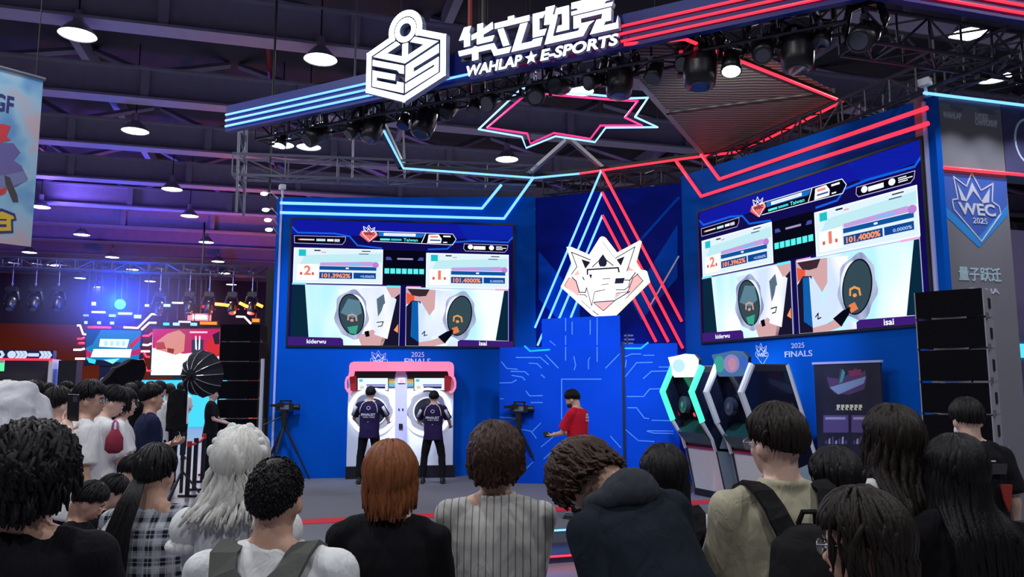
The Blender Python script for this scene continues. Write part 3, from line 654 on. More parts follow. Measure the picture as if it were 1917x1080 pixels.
# small clip lamps at the wall edge
for i, (x, y) in enumerate(((496, 365), (499, 395), (503, 414), (505, 432))):
    p = fpt(FL, x, y, 0.1); w = fpt(FL, 521, y + 8, 0.02); mb = MB()
    r = empty('arm_light', tuple(p), 'small white arm lamp on the left wall edge, ' + ['topmost of four', 'second of four from the top', 'third of four from the top', 'lowest of four'][i], 'arm lamp', 'arm lamps on the left wall edge')
    mb.path([w, (p + w) / 2 + np.array([0, 0, 0.08]), p], 0.012, M_CHROME, 6); mb.build('arm', r, True, world=True)
    mb = MB(); mb.ell(tuple(p), (0.07, 0.05, 0.035), glow('arm_lamp_lens', (0.9, 0.93, 1.0), 5), u=12, v=8); mb.build('lamp_head', r, True, world=True)
for i, (x, y) in enumerate(((527, 348), (1721, 152))):
    f = FL if i == 0 else FR; p = fpt(f, x, y, -0.1); mb = MB()
    mb.box(tuple(p), (0.1, 0.14, 0.09), WHITEP, rz=0.6); mb.tube(p, p + np.array([0.02, 0, -0.35 if i == 0 else -0.5]), 0.02, WHITEP)
    tag(mb.build('clip_light'), ['white clip lamp standing on the corner of the left wall', 'white clip lamp standing on the top of the right wall'][i], 'lamp')

# ------------------------------------------------------------------ big screens
def display(mb, f, u0, v0, W, H):
    n = [0.012]
    X = lambda x: u0 + (x - 118) / (1385 - 118) * W
    Y = lambda y: v0 + H - (y - 246) / (953 - 246) * H
    def poly(pts, m, k=1): mb.prism([(X(x), Y(y)) for x, y in pts], f, 0.010 + 0.0008 * k, 0.010 + 0.0008 * k, m)
    def rc(x0, y0, x1, y1, m, k=1): poly([(x0, y1), (x1, y1), (x1, y0), (x0, y0)], m, k)
    def ln(pts, w, m, k=2, closed=False): mb.strokes([(X(x), Y(y)) for x, y in pts], w * W / 1267, f, 0.010 + 0.0008 * k, 0.010 + 0.0008 * k, m, closed)
    def el(cx, cy, rx, ry, m, k=2, n=28): poly([(cx + rx * math.cos(2 * PI * i / n), cy + ry * math.sin(2 * PI * i / n)) for i in range(n)], m, k)
    def tx(s, x0, y0, x1, y1, m, k=5, bold=0.02): mb.text(s, f, (X(x0), Y(y1), X(x1), Y(y0)), 0.010 + 0.0008 * k, 0.010 + 0.0008 * k, m, bold)
    navy = scr(16, 10, 82); navy2 = scr(16, 24, 160); bl = scr(16, 90, 215, 1.2); wh = scr(240, 246, 255, 1.15); blk = scr(4, 5, 22)
    cy = scr(90, 235, 235, 1.1); ora = scr(250, 150, 90, 1.1); pink = scr(200, 160, 225); pur = scr(62, 28, 120); frame = scr(190, 180, 245)
    rc(118, 246, 1385, 953, navy, 0); rc(118, 246, 1385, 330, navy2, 1); poly([(1060, 246), (1385, 246), (1385, 330), (1120, 345)], scr(8, 40, 170), 1)
    ln([(120, 290), (150, 320), (355, 320), (440, 335), (485, 385), (620, 398)], 9, bl); ln([(1383, 315), (1355, 345), (1150, 342), (1040, 352), (1000, 392), (890, 398)], 9, bl)
    ln([(425, 255), (300, 250), (120, 262)], 5, navy2, 2)
    # title banner
    poly([(590, 300), (1030, 305), (1050, 335), (1030, 368), (590, 358)], blk, 2); poly([(600, 304), (870, 308), (850, 331), (604, 329)], scr(26, 110, 205), 3)
    ln([(560, 300), (1030, 305), (1050, 335), (1030, 368), (570, 359)], 3, wh, 4); rc(632, 309, 815, 325, wh, 5)
    rc(645, 315, 800, 319, scr(190, 200, 235), 6)
    rc(612, 341, 668, 352, cy, 5); rc(674, 341, 735, 352, scr(60, 205, 225), 5); tx('Taiwan', 745, 337, 828, 355, cy, 5); ln([(872, 308), (850, 360)], 4, wh, 5)
    poly([(890, 312), (948, 309), (966, 335), (962, 360), (882, 362), (886, 340)], wh, 5); rc(900, 318, 945, 330, scr(240, 150, 140), 6); rc(898, 340, 958, 348, scr(60, 90, 150), 6); rc(975, 315, 1018, 324, wh, 5); rc(975, 352, 998, 358, wh, 5)
    # crown mark
    s = 128 / 100 * W / 1267 * 0.85
    mb.prism([(X(495), Y(325)), (X(548), Y(366)), (X(600), Y(325)), (X(590), Y(300)), (X(505), Y(300))], f, 0.0132, 0.0132, scr(235, 110, 110))
    crown_mark(mb, f, X(549), Y(304), s * 0.72, wh, 0.0142, 0.0142, True, blk, False, 4)
    # side info boxes
    for pts in ([(132, 338), (418, 338), (415, 362), (400, 382), (135, 380)], [(1098, 360), (1356, 362), (1350, 390), (1335, 404), (1105, 402), (1094, 388)]):
        poly(pts, blk, 3); ln(pts, 3, frame, 4, True)
    rc(153, 355, 162, 363, scr(240, 90, 80), 5); rc(163, 355, 244, 363, scr(250, 225, 220), 5); rc(255, 353, 305, 366, scr(190, 235, 250), 5); rc(315, 353, 350, 366, wh, 5); rc(355, 352, 385, 368, scr(210, 210, 235), 5)
    el(1134, 378, 15, 14, wh, 5); rc(1152, 372, 1222, 392, wh, 5); el(1258, 380, 15, 14, wh, 5); rc(1285, 371, 1320, 375, wh, 5); rc(1285, 379, 1345, 383, wh, 5); rc(1285, 387, 1325, 391, wh, 5)
    # score cards
    for dx, dy, w, rank, ptxt, qtxt in ((0, 0, 493, '2', '101.3962%', '+0.0060%'), (745, 13, 478, '1', '101.4000%', '0.0000%')):
        x0, y0 = 135 + dx, 408 + dy
        rc(x0, y0, x0 + w, y0 + 196, scr(222, 240, 250, 1.05), 2); poly([(x0 + 60, y0 + 40), (x0 + w, y0 + 20), (x0 + w, y0 + 70), (x0 + 30, y0 + 95)], scr(190, 232, 240, 1.05), 3)
        ln([(x0, y0), (x0 + w, y0), (x0 + w, y0 + 196), (x0, y0 + 196)], 5, wh, 4, True)
        rc(x0 + 25, y0 + 8, x0 + 65, y0 + 45, scr(30, 195, 205), 4); rc(x0 + 110, y0 + 8, x0 + 145, y0 + 15, blk, 4); rc(x0 + 150, y0 + 18, x0 + 175, y0 + 24, scr(240, 160, 170), 4)
        rc(x0 + 375, y0 + 8, x0 + 425, y0 + 13, blk, 4); rc(x0 + 360, y0 + 24, x0 + 415, y0 + 29, scr(80, 90, 130), 4)
        poly([(x0 + 18, y0 + 92), (x0 + 135, y0 + 88), (x0 + 135, y0 + 180), (x0 + 18, y0 + 182)], scr(252, 248, 246, 1.1), 4)
        tx(rank, x0 + (57 if rank == '2' else 67), y0 + 98, x0 + (95 if rank == '2' else 84), y0 + 152, scr(235, 130, 110), 5, 0.03); rc(x0 + 35, y0 + 136, x0 + 48, y0 + 152, scr(220, 90, 80), 5); rc(x0 + 100, y0 + 136, x0 + 112, y0 + 152, scr(220, 90, 80), 5)
        poly([(x0 + 145, y0 + 80), (x0 + 430, y0 + 70), (x0 + 465, y0 + 80), (x0 + 455, y0 + 96), (x0 + 145, y0 + 98)], pink, 4); el(x0 + 455, y0 + 88, 18, 17, scr(190, 130, 215), 5)
        rc(x0 + 300, y0 + 80, x0 + 380, y0 + 92, scr(130, 190, 250), 5)
        rc(x0 + 142, y0 + 100, x0 + 460, y0 + 121, scr(14, 84, 158), 5); rc(x0 + 288, y0 + 106, x0 + 305, y0 + 114, wh, 6)
        rc(x0 + 142, y0 + 134, x0 + 325, y0 + 170, scr(14, 70, 150), 5); rc(x0 + 332, y0 + 134, x0 + 458, y0 + 168, scr(14, 70, 150), 5)
        tx(ptxt, x0 + 155, y0 + 140, x0 + 315, y0 + 166, ora, 6, 0.04); tx(qtxt, x0 + 370, y0 + 148, x0 + 450, y0 + 162, scr(170, 205, 250), 6)
    rc(632, 408, 876, 606, blk, 1)
    for k in range(7): rc(641 + 33 * k, 513, 668 + 33 * k, 543, cy, 3)
    poly([(648, 447), (672, 447), (684, 465), (648, 465)], scr(70, 80, 170), 3); poly([(862, 447), (838, 447), (828, 465), (862, 465)], scr(70, 80, 170), 3); rc(712, 452, 802, 462, scr(165, 150, 205), 3)
    # camera pictures
    white = scr_mottled('screen_camera_white', (178, 232, 246), (236, 246, 255), 1.15, 1.6); white2 = scr_mottled('screen_camera_pale', (205, 222, 246), (245, 244, 250), 1.1, 2.4); dkg = scr(6, 40, 62); dial = scr(52, 74, 84); halo = scr_mottled('screen_camera_halo', (138, 150, 190), (186, 196, 226), 1.0, 5); shirt = scr(22, 18, 46); skin = scr(214, 168, 172); hair = scr(60, 40, 50)
    rc(130, 614, 733, 952, white, 2); rc(766, 620, 1358, 953, white, 2)
    poly([(130, 614), (200, 614), (230, 915), (130, 908)], dkg, 3); poly([(1334, 625), (1358, 625), (1358, 920), (1284, 918)], dkg, 3)
    poly([(380, 640), (640, 620), (733, 700), (733, 952), (560, 952)], white2, 3); poly([(930, 632), (1040, 640), (1000, 900), (900, 900)], white2, 3)
    for cx, sx in ((462, 1), (1074, -1)):
        pts = [(cx + sx * 0.04 * t[1] + t[0], 778 + t[1]) for t in [((92 + 7 * math.sin(7 * a)) * math.cos(a), (138 + 9 * math.cos(5 * a)) * math.sin(a)) for a in [2 * PI * i / 40 for i in range(40)]]]
        poly(pts, halo, 4)
        el(cx + sx * 14, 778, 66, 112, white2, 5); 
        tilt = lambda rx, ry: [(cx + rx * math.cos(a) + sx * 0.12 * ry * math.sin(a), 778 + ry * math.sin(a)) for a in [2 * PI * i / 32 for i in range(32)]]
        poly(tilt(72, 116), blk, 6); poly(tilt(66, 110), dial, 7)
    poly([(400, 770), (440, 690), (505, 700), (520, 770), (470, 800)], scr(92, 130, 150), 8); poly([(440, 850), (500, 840), (490, 890), (455, 885)], scr(60, 165, 140), 8)
    for cx, c in ((465, scr(205, 160, 150)), (1062, scr(235, 160, 90))):
        ln([(cx - 22, 808), (cx - 20, 785), (cx, 778), (cx + 22, 788), (cx + 26, 812)], 9, c, 9); el(cx, 812, 10, 8, c, 9)
    poly([(1030, 850), (1060, 840), (1075, 870), (1040, 885)], scr(230, 130, 80), 9)
    # left player picture
    poly([(650, 620), (733, 614), (733, 680), (690, 690)], skin, 8); poly([(690, 690), (733, 655), (733, 952), (625, 952), (660, 800)], shirt, 9)
    poly([(640, 720), (692, 678), (712, 690), (665, 915), (590, 890)], white2, 10); ln([(605, 822), (640, 818), (632, 842), (612, 845)], 5, blk, 11); poly([(700, 865), (724, 830), (724, 880)], ora, 11)
    poly([(500, 900), (580, 862), (655, 910), (640, 952), (520, 952)], skin, 9); poly([(600, 690), (640, 660), (650, 720), (610, 790)], scr(90, 110, 130), 8); poly([(535, 875), (560, 868), (566, 900), (545, 905)], blk, 10)
    # right player picture
    poly([(768, 625), (935, 632), (930, 740), (900, 780), (850, 700), (768, 720)], skin, 8); poly([(772, 628), (900, 630), (880, 668), (840, 672), (800, 665)], hair, 9); poly([(768, 650), (815, 670), (812, 700), (770, 715)], scr(235, 90, 60), 9)
    poly([(768, 730), (800, 695), (850, 700), (850, 952), (768, 952)], shirt, 10); poly([(800, 700), (850, 705), (840, 930), (795, 900)], scr(14, 95, 175), 11)
    poly([(835, 700), (890, 760), (918, 920), (842, 932)], white2, 12); ln([(860, 885), (875, 870), (872, 895), (888, 890)], 5, blk, 13)
    poly([(842, 930), (918, 918), (970, 900), (1000, 935), (930, 952), (842, 952)], skin, 11); poly([(950, 900), (1000, 870), (1040, 858), (1030, 890), (990, 938)], blk, 13)
    poly([(1000, 952), (1030, 910), (1075, 930), (1075, 952)], white2, 12)
    ln([(130, 614), (733, 616), (730, 952)], 3, frame, 14); ln([(768, 953), (766, 620), (1358, 626), (1358, 953)], 3, frame, 14)
    rc(130, 604, 208, 614, cy, 14); rc(655, 612, 733, 624, cy, 14); rc(768, 614, 850, 622, scr(250, 180, 220), 14); rc(1280, 620, 1358, 630, scr(250, 180, 220), 14)
    poly([(118, 953), (422, 953), (418, 920), (405, 910), (118, 906)], pur, 15); tx('kiderwu', 220, 920, 325, 943, wh, 16)
    poly([(1064, 953), (1385, 953), (1385, 922), (1080, 916), (1064, 926)], pur, 15); tx('isai', 1188, 924, 1232, 948, wh, 16)
def big_screen(f, x0, y0, x1, y1, label):
    u0, v0 = f.uv(x0, y0); u1, v1 = f.uv(x1, y1); u0 += 0; W = u1 - u0; H = v1 - v0
    r = empty('led_screen', tuple(f.pt((u0 + u1) / 2, v0)), label, 'screen')
    mb = MB(); b = 0.035
    for a in ((u0 - b, u1 + b, v0 - b, v0), (u0 - b, u1 + b, v1, v1 + b), (u0 - b, u0, v0, v1), (u1, u1 + b, v0, v1)): mb.fbox(f, a[0], a[1], a[2], a[3], 0, 0.03, BLACKP)
    mb.fbox(f, u0, u1, v0, v1, 0, 0.008, BLACKP); mb.build('screen_frame', r, world=True)
    mb = MB(); display(mb, f, u0, v0, W, H); mb.build('display', r, world=True)
big_screen(FL, 539, 646, 960, 423, 'wide lit screen on the left wall showing both players in close-up')
big_screen(FR, 1317, 640, 1724, 261, 'wide lit screen on the right wall seen at an angle, above the cabinets')

# wall prints
def wall_print(f, rc_logo, rc_year, rc_fin, label):
    mb = MB(); u0, v0, u1, v1 = rect_of(f, *rc_logo); s = (u1 - u0) / 105
    crown_mark(mb, f, (u0 + u1) / 2, (v0 + v1) / 2 - 8 * s, s, M_PRINT, 0.004, 0.008, True, M_PRINT, False)
    mb.text('2025', f, rect_of(f, *rc_year), 0.004, 0.008, M_PRINT, 0.0); mb.text('FINALS', f, rect_of(f, *rc_fin), 0.004, 0.008, M_PRINT, 0.01)
    return mb
wall_print(FL, (692, 659, 726, 678), (770, 659, 794, 668), (757, 671, 806, 682), '').build('printed_lettering', ob)
wall_print(FR, (1414, 645, 1438, 667), (1482, 641, 1506, 652), (1470, 655, 1521, 669), '').build('printed_lettering', WR)

# ------------------------------------------------------------------ glowing emblem
FE = FC.off(0.55)
Q = lambda x, y: FE.uv(1040 + x / 6.353, 430 + y / 6.353)
M_EMB = glow('emblem_white_face', (1.0, 0.96, 0.93), 1.5); M_EMBD = mat('emblem_dark_line', (0.03, 0.03, 0.09), 0.4); M_EMBP = glow('emblem_pink_face', (1.0, 0.55, 0.55), 1.0)
M_EMBG = glow('emblem_cream_edge', (1.0, 0.82, 0.6), 1.3); M_NAVYL = mat('emblem_navy', (0.03, 0.05, 0.16), 0.4)
r = empty('crown_emblem', tuple(FE.pt(*Q(570, 1080))), 'big white glowing crown and shield emblem reading WEC', 'emblem sign')
out = [(130, 205), (190, 205), (400, 295), (525, 95), (545, 80), (575, 82), (725, 275), (1005, 125), (940, 370), (1005, 475), (1068, 482), (1105, 610), (700, 1010), (575, 1078), (430, 1015), (60, 680), (195, 420)]
mb = MB(); mb.prism([Q(*p) for p in out], FE, -0.16, 0.0, M_EMB, M_EMBG); mb.build('light_box', r, world=True)
mb = MB()
def ep(pts, m, k=1): mb.prism([Q(*p) for p in pts], FE, 0.001, 0.001 + 0.002 * k, m)
def el_(pts, w, m, k=2): mb.strokes([Q(*p) for p in pts], w / 6.353 * 0.0165, FE, 0.001, 0.001 + 0.002 * k, m)
ep([(215, 545), (268, 478), (285, 535)], M_EMBP); ep([(870, 430), (935, 490), (850, 490)], M_EMBP); ep([(105, 665), (165, 565), (240, 600), (290, 740), (270, 790)], M_EMBP)
ep([(970, 525), (1042, 608), (850, 790), (870, 700), (905, 580)], M_EMBP); ep([(455, 870), (690, 850), (570, 965)], M_EMBP); ep([(712, 762), (785, 755), (700, 835)], M_EMBP); ep([(475, 725), (585, 712), (480, 742)], M_EMBP)
ep([(565, 290), (612, 365), (608, 412), (590, 438), (530, 438), (512, 400), (520, 350)], M_NAVYL, 2); ep([(308, 350), (415, 385), (355, 465)], M_EMBD, 2); ep([(725, 355), (822, 318), (778, 430)], M_EMBD, 2)
ep([(715, 578), (825, 572), (805, 638), (703, 642)], M_NAVYL, 2); ep([(400, 532), (436, 532), (420, 590)], M_EMBD, 2)
for pts, w in (([(190, 268), (300, 312), (415, 360)], 7), ([(190, 268), (255, 440), (190, 530)], 6), ([(440, 440), (520, 365)], 7), ([(610, 365), (685, 425)], 7), ([(380, 530), (380, 475), (745, 452), (755, 500)], 11),
               ([(712, 340), (945, 203), (850, 490)], 6), ([(195, 565), (245, 610), (285, 745), (355, 745), (370, 690)], 7), ([(370, 690), (430, 905), (465, 740), (590, 712)], 5), ([(285, 770), (350, 775), (375, 800)], 6),
               ([(825, 600), (885, 600), (950, 510)], 7), ([(885, 600), (870, 680), (820, 715), (720, 715)], 6), ([(980, 525), (920, 575), (880, 690), (855, 740), (720, 755)], 5), ([(970, 525), (1042, 608), (840, 815)], 5),
               ([(455, 862), (700, 845), (880, 735)], 7), ([(455, 870), (570, 965), (700, 850)], 5), ([(105, 665), (160, 570)], 4), ([(105, 665), (200, 752)], 3), ([(305, 845), (415, 938)], 4), ([(560, 585), (650, 580)], 5), ([(550, 655), (630, 645)], 5), ([(325, 565), (340, 595)], 8), ([(555, 140), (700, 330)], 3), ([(445, 965), (510, 1015)], 6)):
    el_(pts, w, M_EMBD)
mb.build('emblem_pattern', r, world=True)
mb = MB()
for uu in (0.35, 0.65):
    a, b = Q(60, 600), Q(1100, 600); u = a[0] + (b[0] - a[0]) * uu; mb.tube(FE.pt(u, a[1], -0.16), FE.pt(u, a[1], -0.6), 0.025, BLACK)
mb.build('wall_bracket', r, world=True)

# ------------------------------------------------------------------ podium wall (circuit print)
P0, P1 = atz(935, 904, 0.25), atz(1272, 911, 0.25)
FP = Frame(P0, P1)
M_POD = mat('circuit_print_blue', (0.002, 0.065, 0.60), 0.7, spec=0.06, var=0.15, bscale=1.6); M_PODL = mat('circuit_line_print', (0.09, 0.32, 0.95), 0.5); M_PODC = mat('circuit_line_cyan', (0.0, 0.62, 0.95), 0.5)
def circ(mb, segs, m, w, n=0.004, f=None):
    f = f or FP
    for s in segs: mb.strokes([f.uv(900 + x / 3.085, 580 + y / 3.085) for x, y in s], w, f, 0.0, n, m)
def panel(x0, x1, yt0, yt1, label, n=0.0, zb=0.25):
    f = FP.off(n); u0 = f.uv(x0, 800)[0]; u1 = f.uv(x1, 800)[0]; mb = MB()
    mb.prism([(u0, zb), (u1, zb), (u1, f.uv(x1, yt1)[1]), (u0, f.uv(x0, yt0)[1])], f, -0.12, 0, M_POD); return tag(mb.build('circuit_panel'), label, 'display panel', 'blue circuit-print panels'), f
pa, fa = panel(935, 1167, 650, 648, 'wide low blue circuit-print panel behind the red-shirted man')
mb = MB(); circ(mb, [[(255, 210), (285, 238), (395, 230)]], M_PODC, 0.03)
circ(mb, [[(120, 300), (150, 338), (210, 343)], [(205, 275), (345, 275), (390, 315)], [(375, 260), (447, 335)], [(280, 308), (325, 310), (350, 335)], [(175, 355), (255, 357), (275, 375)], [(180, 378), (240, 388), (255, 405)], [(110, 422), (180, 420), (205, 405)],
          [(350, 375), (368, 390)], [(262, 470), (282, 497), (355, 495)], [(290, 535), (355, 535)], [(112, 513), (130, 513)], [(112, 620), (200, 624)], [(695, 400), (467, 400), (467, 630)], [(350, 790), (440, 715)], [(365, 860), (430, 800)], [(300, 700), (345, 655)], [(230, 690), (290, 700), (320, 740)],
          [(250, 930), (300, 880)], [(680, 760), (680, 810)], [(750, 730), (808, 795)], [(722, 335), (800, 255)], [(490, 215), (490, 290)], [(538, 270), (548, 320), (540, 345)], [(622, 340), (622, 290), (630, 275)], [(672, 215), (672, 298)]], M_PODL, 0.017)
mb.build('printed_circuit', pa)
pb, fb = panel(1171, 1272, 644, 642, 'blue circuit-print panel beside the arcade cabinets')
mb = MB(); circ(mb, [[(835, 222), (925, 222), (965, 190)]], M_PODC, 0.03)
circ(mb, [[(835, 270), (870, 255), (925, 255)], [(940, 262), (1000, 262)], [(835, 385), (900, 305), (990, 303)], [(1030, 330), (1105, 330)], [(940, 395), (985, 355), (1080, 353)], [(845, 500), (940, 500), (975, 457), (1060, 455)], [(850, 565), (900, 565), (945, 625), (970, 628)], [(990, 638), (1100, 640)],
          [(835, 690), (910, 755), (1000, 760)], [(960, 700), (1000, 712), (1110, 714)], [(965, 698), (1110, 700)], [(840, 290), (835, 330)]], M_PODL, 0.017)
mb.build('printed_circuit', pb)
pt, ft = panel(1015, 1164, 597, 590, 'tall blue circuit-print tower panel under the glowing emblem', -0.14)
mb = MB(); circ(mb, [[(490, 50), (490, 120)], [(528, 70), (528, 140)], [(632, 60), (632, 140)], [(672, 45), (672, 200)], [(490, 150), (490, 200)], [(400, 180), (430, 205)]], M_PODL, 0.017, f=ft)
mb.build('printed_circuit', pt)
u0 = FP.uv(1168.5, 800)[0]; mb = MB(); mb.fbox(FP, u0 - 0.022, u0 + 0.022, 0.25, FP.uv(1168, 640)[1], -0.1, 0.04, mat('navy_post', (0.005, 0.01, 0.05), 0.5)); tag(mb.build('panel_post'), 'dark upright post between the two low circuit panels', 'post')
mb = MB(); a = ft.uv(1182, 655)
for k in range(4): mb.fbox(FP, u0 + 0.02, u0 + 0.2 - 0.02 * (k % 2), FP.uv(1180, 655)[1] + 0.05 + 0.07 * k, FP.uv(1180, 655)[1] + 0.075 + 0.07 * k, -0.35, -0.3, M_TRL)
mb.fbox(FP, u0 + 0.06, u0 + 0.09, 0.25, FP.uv(1180, 655)[1] + 0.3, -0.36, -0.29, BLACK)
tag(mb.build('equipment_rack'), 'small dark rack standing behind the tower panel right edge', 'rack')

# ------------------------------------------------------------------ stage platform
M_DECK = mat('stage_carpet_grey', (0.14, 0.14, 0.165), 0.85, bump=0.15, bscale=180, var=0.1)
M_REDC = mat('red_carpet_band', (0.62, 0.012, 0.02), 0.8, bump=0.1, bscale=150)
M_STEP = mat('step_dark_blue', (0.03, 0.03, 0.10), 0.35)
e0, e1 = atz(1024, 991, 0.25), atz(1095, 984, 0.25)
FS0 = Frame(e0, e0 + np.array([math.cos(math.radians(17)), math.sin(math.radians(17)), 0]))
r = empty('stage_platform', tuple(FS0.pt(0, 0)), 'low grey stage platform with red border band and glowing step edges', 'stage')
mb = MB(); uL, uR = FS0.uv(560, 990)[0] - 0.6, 5.6
mb.fbox(FS0, uL, uR, 0.0, 0.25, -7.6, 0.0, M_DECK); mb.build('deck', r, world=True)
mb = MB(); mb.fbox(FS0, uL, uR, 0.25, 0.256, -1.55, -1.2, M_REDC); mb.build('red_band', r, world=True)
mb = MB(); mb.fbox(FS0, uL, uR, 0.0, 0.09, 0.0, 0.62, M_STEP); mb.build('step', r, world=True)
mb = MB(); mb.path([FS0.pt(uL, 0.235, 0.012), FS0.pt(uR, 0.235, 0.012)], 0.011, BLUE_N, 6); mb.build('blue_led_edge', r, world=True)
mb = MB(); mb.path([FS0.pt(uL, 0.075, 0.632), FS0.pt(uR, 0.075, 0.632)], 0.012, RED_N, 6); mb.build('red_led_edge', r, world=True)
# ------------------------------------------------------------------ people
SKIN = mat('skin', (0.58, 0.34, 0.25), 0.5, bump=0.05, bscale=90, var=0.05)
SKIN2 = mat('skin_pale', (0.70, 0.45, 0.36), 0.5, bump=0.05, bscale=90, var=0.05)
M_EYEW = mat('eye_white', (0.75, 0.75, 0.75), 0.2); M_IRIS = mat('eye_dark', (0.02, 0.012, 0.01), 0.2); M_LIP = mat('lips', (0.45, 0.17, 0.15), 0.5)
H_BLACK = hair_mat('hair_black', (0.005, 0.0045, 0.006)); H_DARK = hair_mat('hair_dark_brown', (0.012, 0.008, 0.007))
H_RED = hair_mat('hair_auburn', (0.11, 0.032, 0.012), (0.30, 0.10, 0.035)); H_SILVER = hair_mat('hair_silver', (0.50, 0.50, 0.47), (0.78, 0.78, 0.74))
H_BROWN = hair_mat('hair_brown', (0.022, 0.012, 0.010), (0.06, 0.028, 0.020))
S_WHITE = fabric('white_cotton', (0.72, 0.73, 0.75)); S_BLACK = fabric('black_cotton', (0.005, 0.005, 0.008)); S_NAVY = fabric('navy_cotton', (0.012, 0.018, 0.06))
S_KHAKI = fabric('khaki_cotton', (0.40, 0.37, 0.27)); S_STRIPE = fabric('striped_linen', (0.50, 0.49, 0.47), 0.5, 9, kind='stripe', col2=(0.17, 0.17, 0.18))
S_PLAID = fabric('plaid_flannel', (0.012, 0.014, 0.022), 0.3, kind='plaid', col2=(0.42, 0.44, 0.50)); S_RED = fabric('red_cotton', (0.62, 0.012, 0.035)); S_GREY = fabric('grey_cotton', (0.16, 0.16, 0.18))
S_INK = fabric('dark_navy_knit', (0.007, 0.011, 0.02), 0.25); S_PINK = fabric('pink_cotton', (0.6, 0.2, 0.45)); S_LILAC = fabric('pale_grey_satin', (0.55, 0.56, 0.62), 0.3)
P_BLACK = fabric('black_trouser', (0.006, 0.006, 0.009)); P_JEAN = fabric('dark_denim', (0.03, 0.035, 0.05)); P_GREY = fabric('grey_trouser', (0.09, 0.09, 0.10))
SHOE = mat('dark_shoe', (0.02, 0.02, 0.02), 0.5); SHOEW = mat('white_shoe', (0.6, 0.6, 0.6), 0.5)
BAG_G = fabric('grey_backpack_nylon', (0.085, 0.09, 0.085), 0.15); BAG_B = fabric('black_backpack_nylon', (0.008, 0.008, 0.010), 0.25)

def remeshed(mb, voxel, smooth=4, disp=0.0, dscale=0.12, seed=0):
    me = bpy.data.meshes.new('tmp'); me.from_pydata(mb.v, [], mb.f)
    ob_ = bpy.data.objects.new('tmp', me); COL.objects.link(ob_)
    m = ob_.modifiers.new('r', 'REMESH'); m.mode = 'VOXEL'; m.voxel_size = voxel; m.use_smooth_shade = True
    if smooth:
        m = ob_.modifiers.new('s', 'SMOOTH'); m.iterations = smooth; m.factor = 0.5
    dg = bpy.context.evaluated_depsgraph_get(); res = bpy.data.meshes.new_from_object(ob_.evaluated_get(dg))
    bpy.data.objects.remove(ob_); bpy.data.meshes.remove(me)
    n = len(res.vertices); co = np.empty(n * 3); res.vertices.foreach_get('co', co); co = co.reshape(-1, 3)
    if disp:
        no = np.empty(n * 3); res.vertices.foreach_get('normal', no); no = no.reshape(-1, 3)
        d = np.array([noise.noise(Vector((p[0] / dscale + seed, p[1] / dscale, p[2] / (dscale * 1.8)))) + 0.5 * noise.noise(Vector((p[0] / dscale * 2.3, p[1] / dscale * 2.3 + seed, p[2] / dscale * 1.4))) for p in co])
        co = co + no * (d * disp)[:, None]
    return res, co

def lerp(a, b, t): return a + (b - a) * t
def arm_joints(side, target, pole=(0, -1, -0.35), sh=(0.185, -0.005, 1.405), L1=0.285, L2=0.25):
    S = Vector((sh[0] * side, sh[1], sh[2])); T = Vector(target); d = T - S; l = min(d.length, (L1 + L2) * 0.985)
    d.normalize(); T = S + d * l
    a = (L1 * L1 - L2 * L2 + l * l) / (2 * l); h = math.sqrt(max(0, L1 * L1 - a * a))
    p = Vector((pole[0] * side, pole[1], pole[2])); p = (p - d * p.dot(d)).normalized()
    return S, S + d * a + p * h, T
def hand(mb, W, d, side, curl, m, palm_n=None):
    """palm, four fingers and a thumb at wrist W pointing along d"""
    d = d.normalized(); n = Vector(palm_n).normalized() if palm_n else Vector((-side, 0.1, 0)).normalized()
    n = (n - d * n.dot(d)).normalized(); w = d.cross(n).normalized()
    c = W + d * 0.045; R = Matrix((w, n, d)).transposed()
    mb.ell(c, (0.042, 0.016, 0.052), m, R, 12, 8)
    for i in range(4):
        L = (0.068, 0.078, 0.072, 0.056)[i]; o = W + d * 0.082 + w * (0.030 - 0.020 * i); p = o; dd = d.copy(); pts = [o - d * 0.02]; rr = [0.0095]
        for k in range(3):
            pts.append(p.copy()); rr.append(0.009 - 0.001 * k); dd = (dd + n * (curl * (0.35 + 0.25 * k))).normalized(); p = p + dd * (L / 3)
        pts.append(p); rr.append(0.0055); mb.path(pts, rr, m, 7, up=tuple(n))
    o = W + d * 0.025 + w * 0.034; t1 = o + (d * 0.55 + w * 0.7 + n * 0.25).normalized() * 0.035; t2 = t1 + (d * 0.85 + w * 0.15 + n * 0.5).normalized() * 0.03
    mb.path([W + d * 0.02 + w * 0.015, o, t1, t2], [0.012, 0.012, 0.0105, 0.006], m, 7, up=tuple(n))

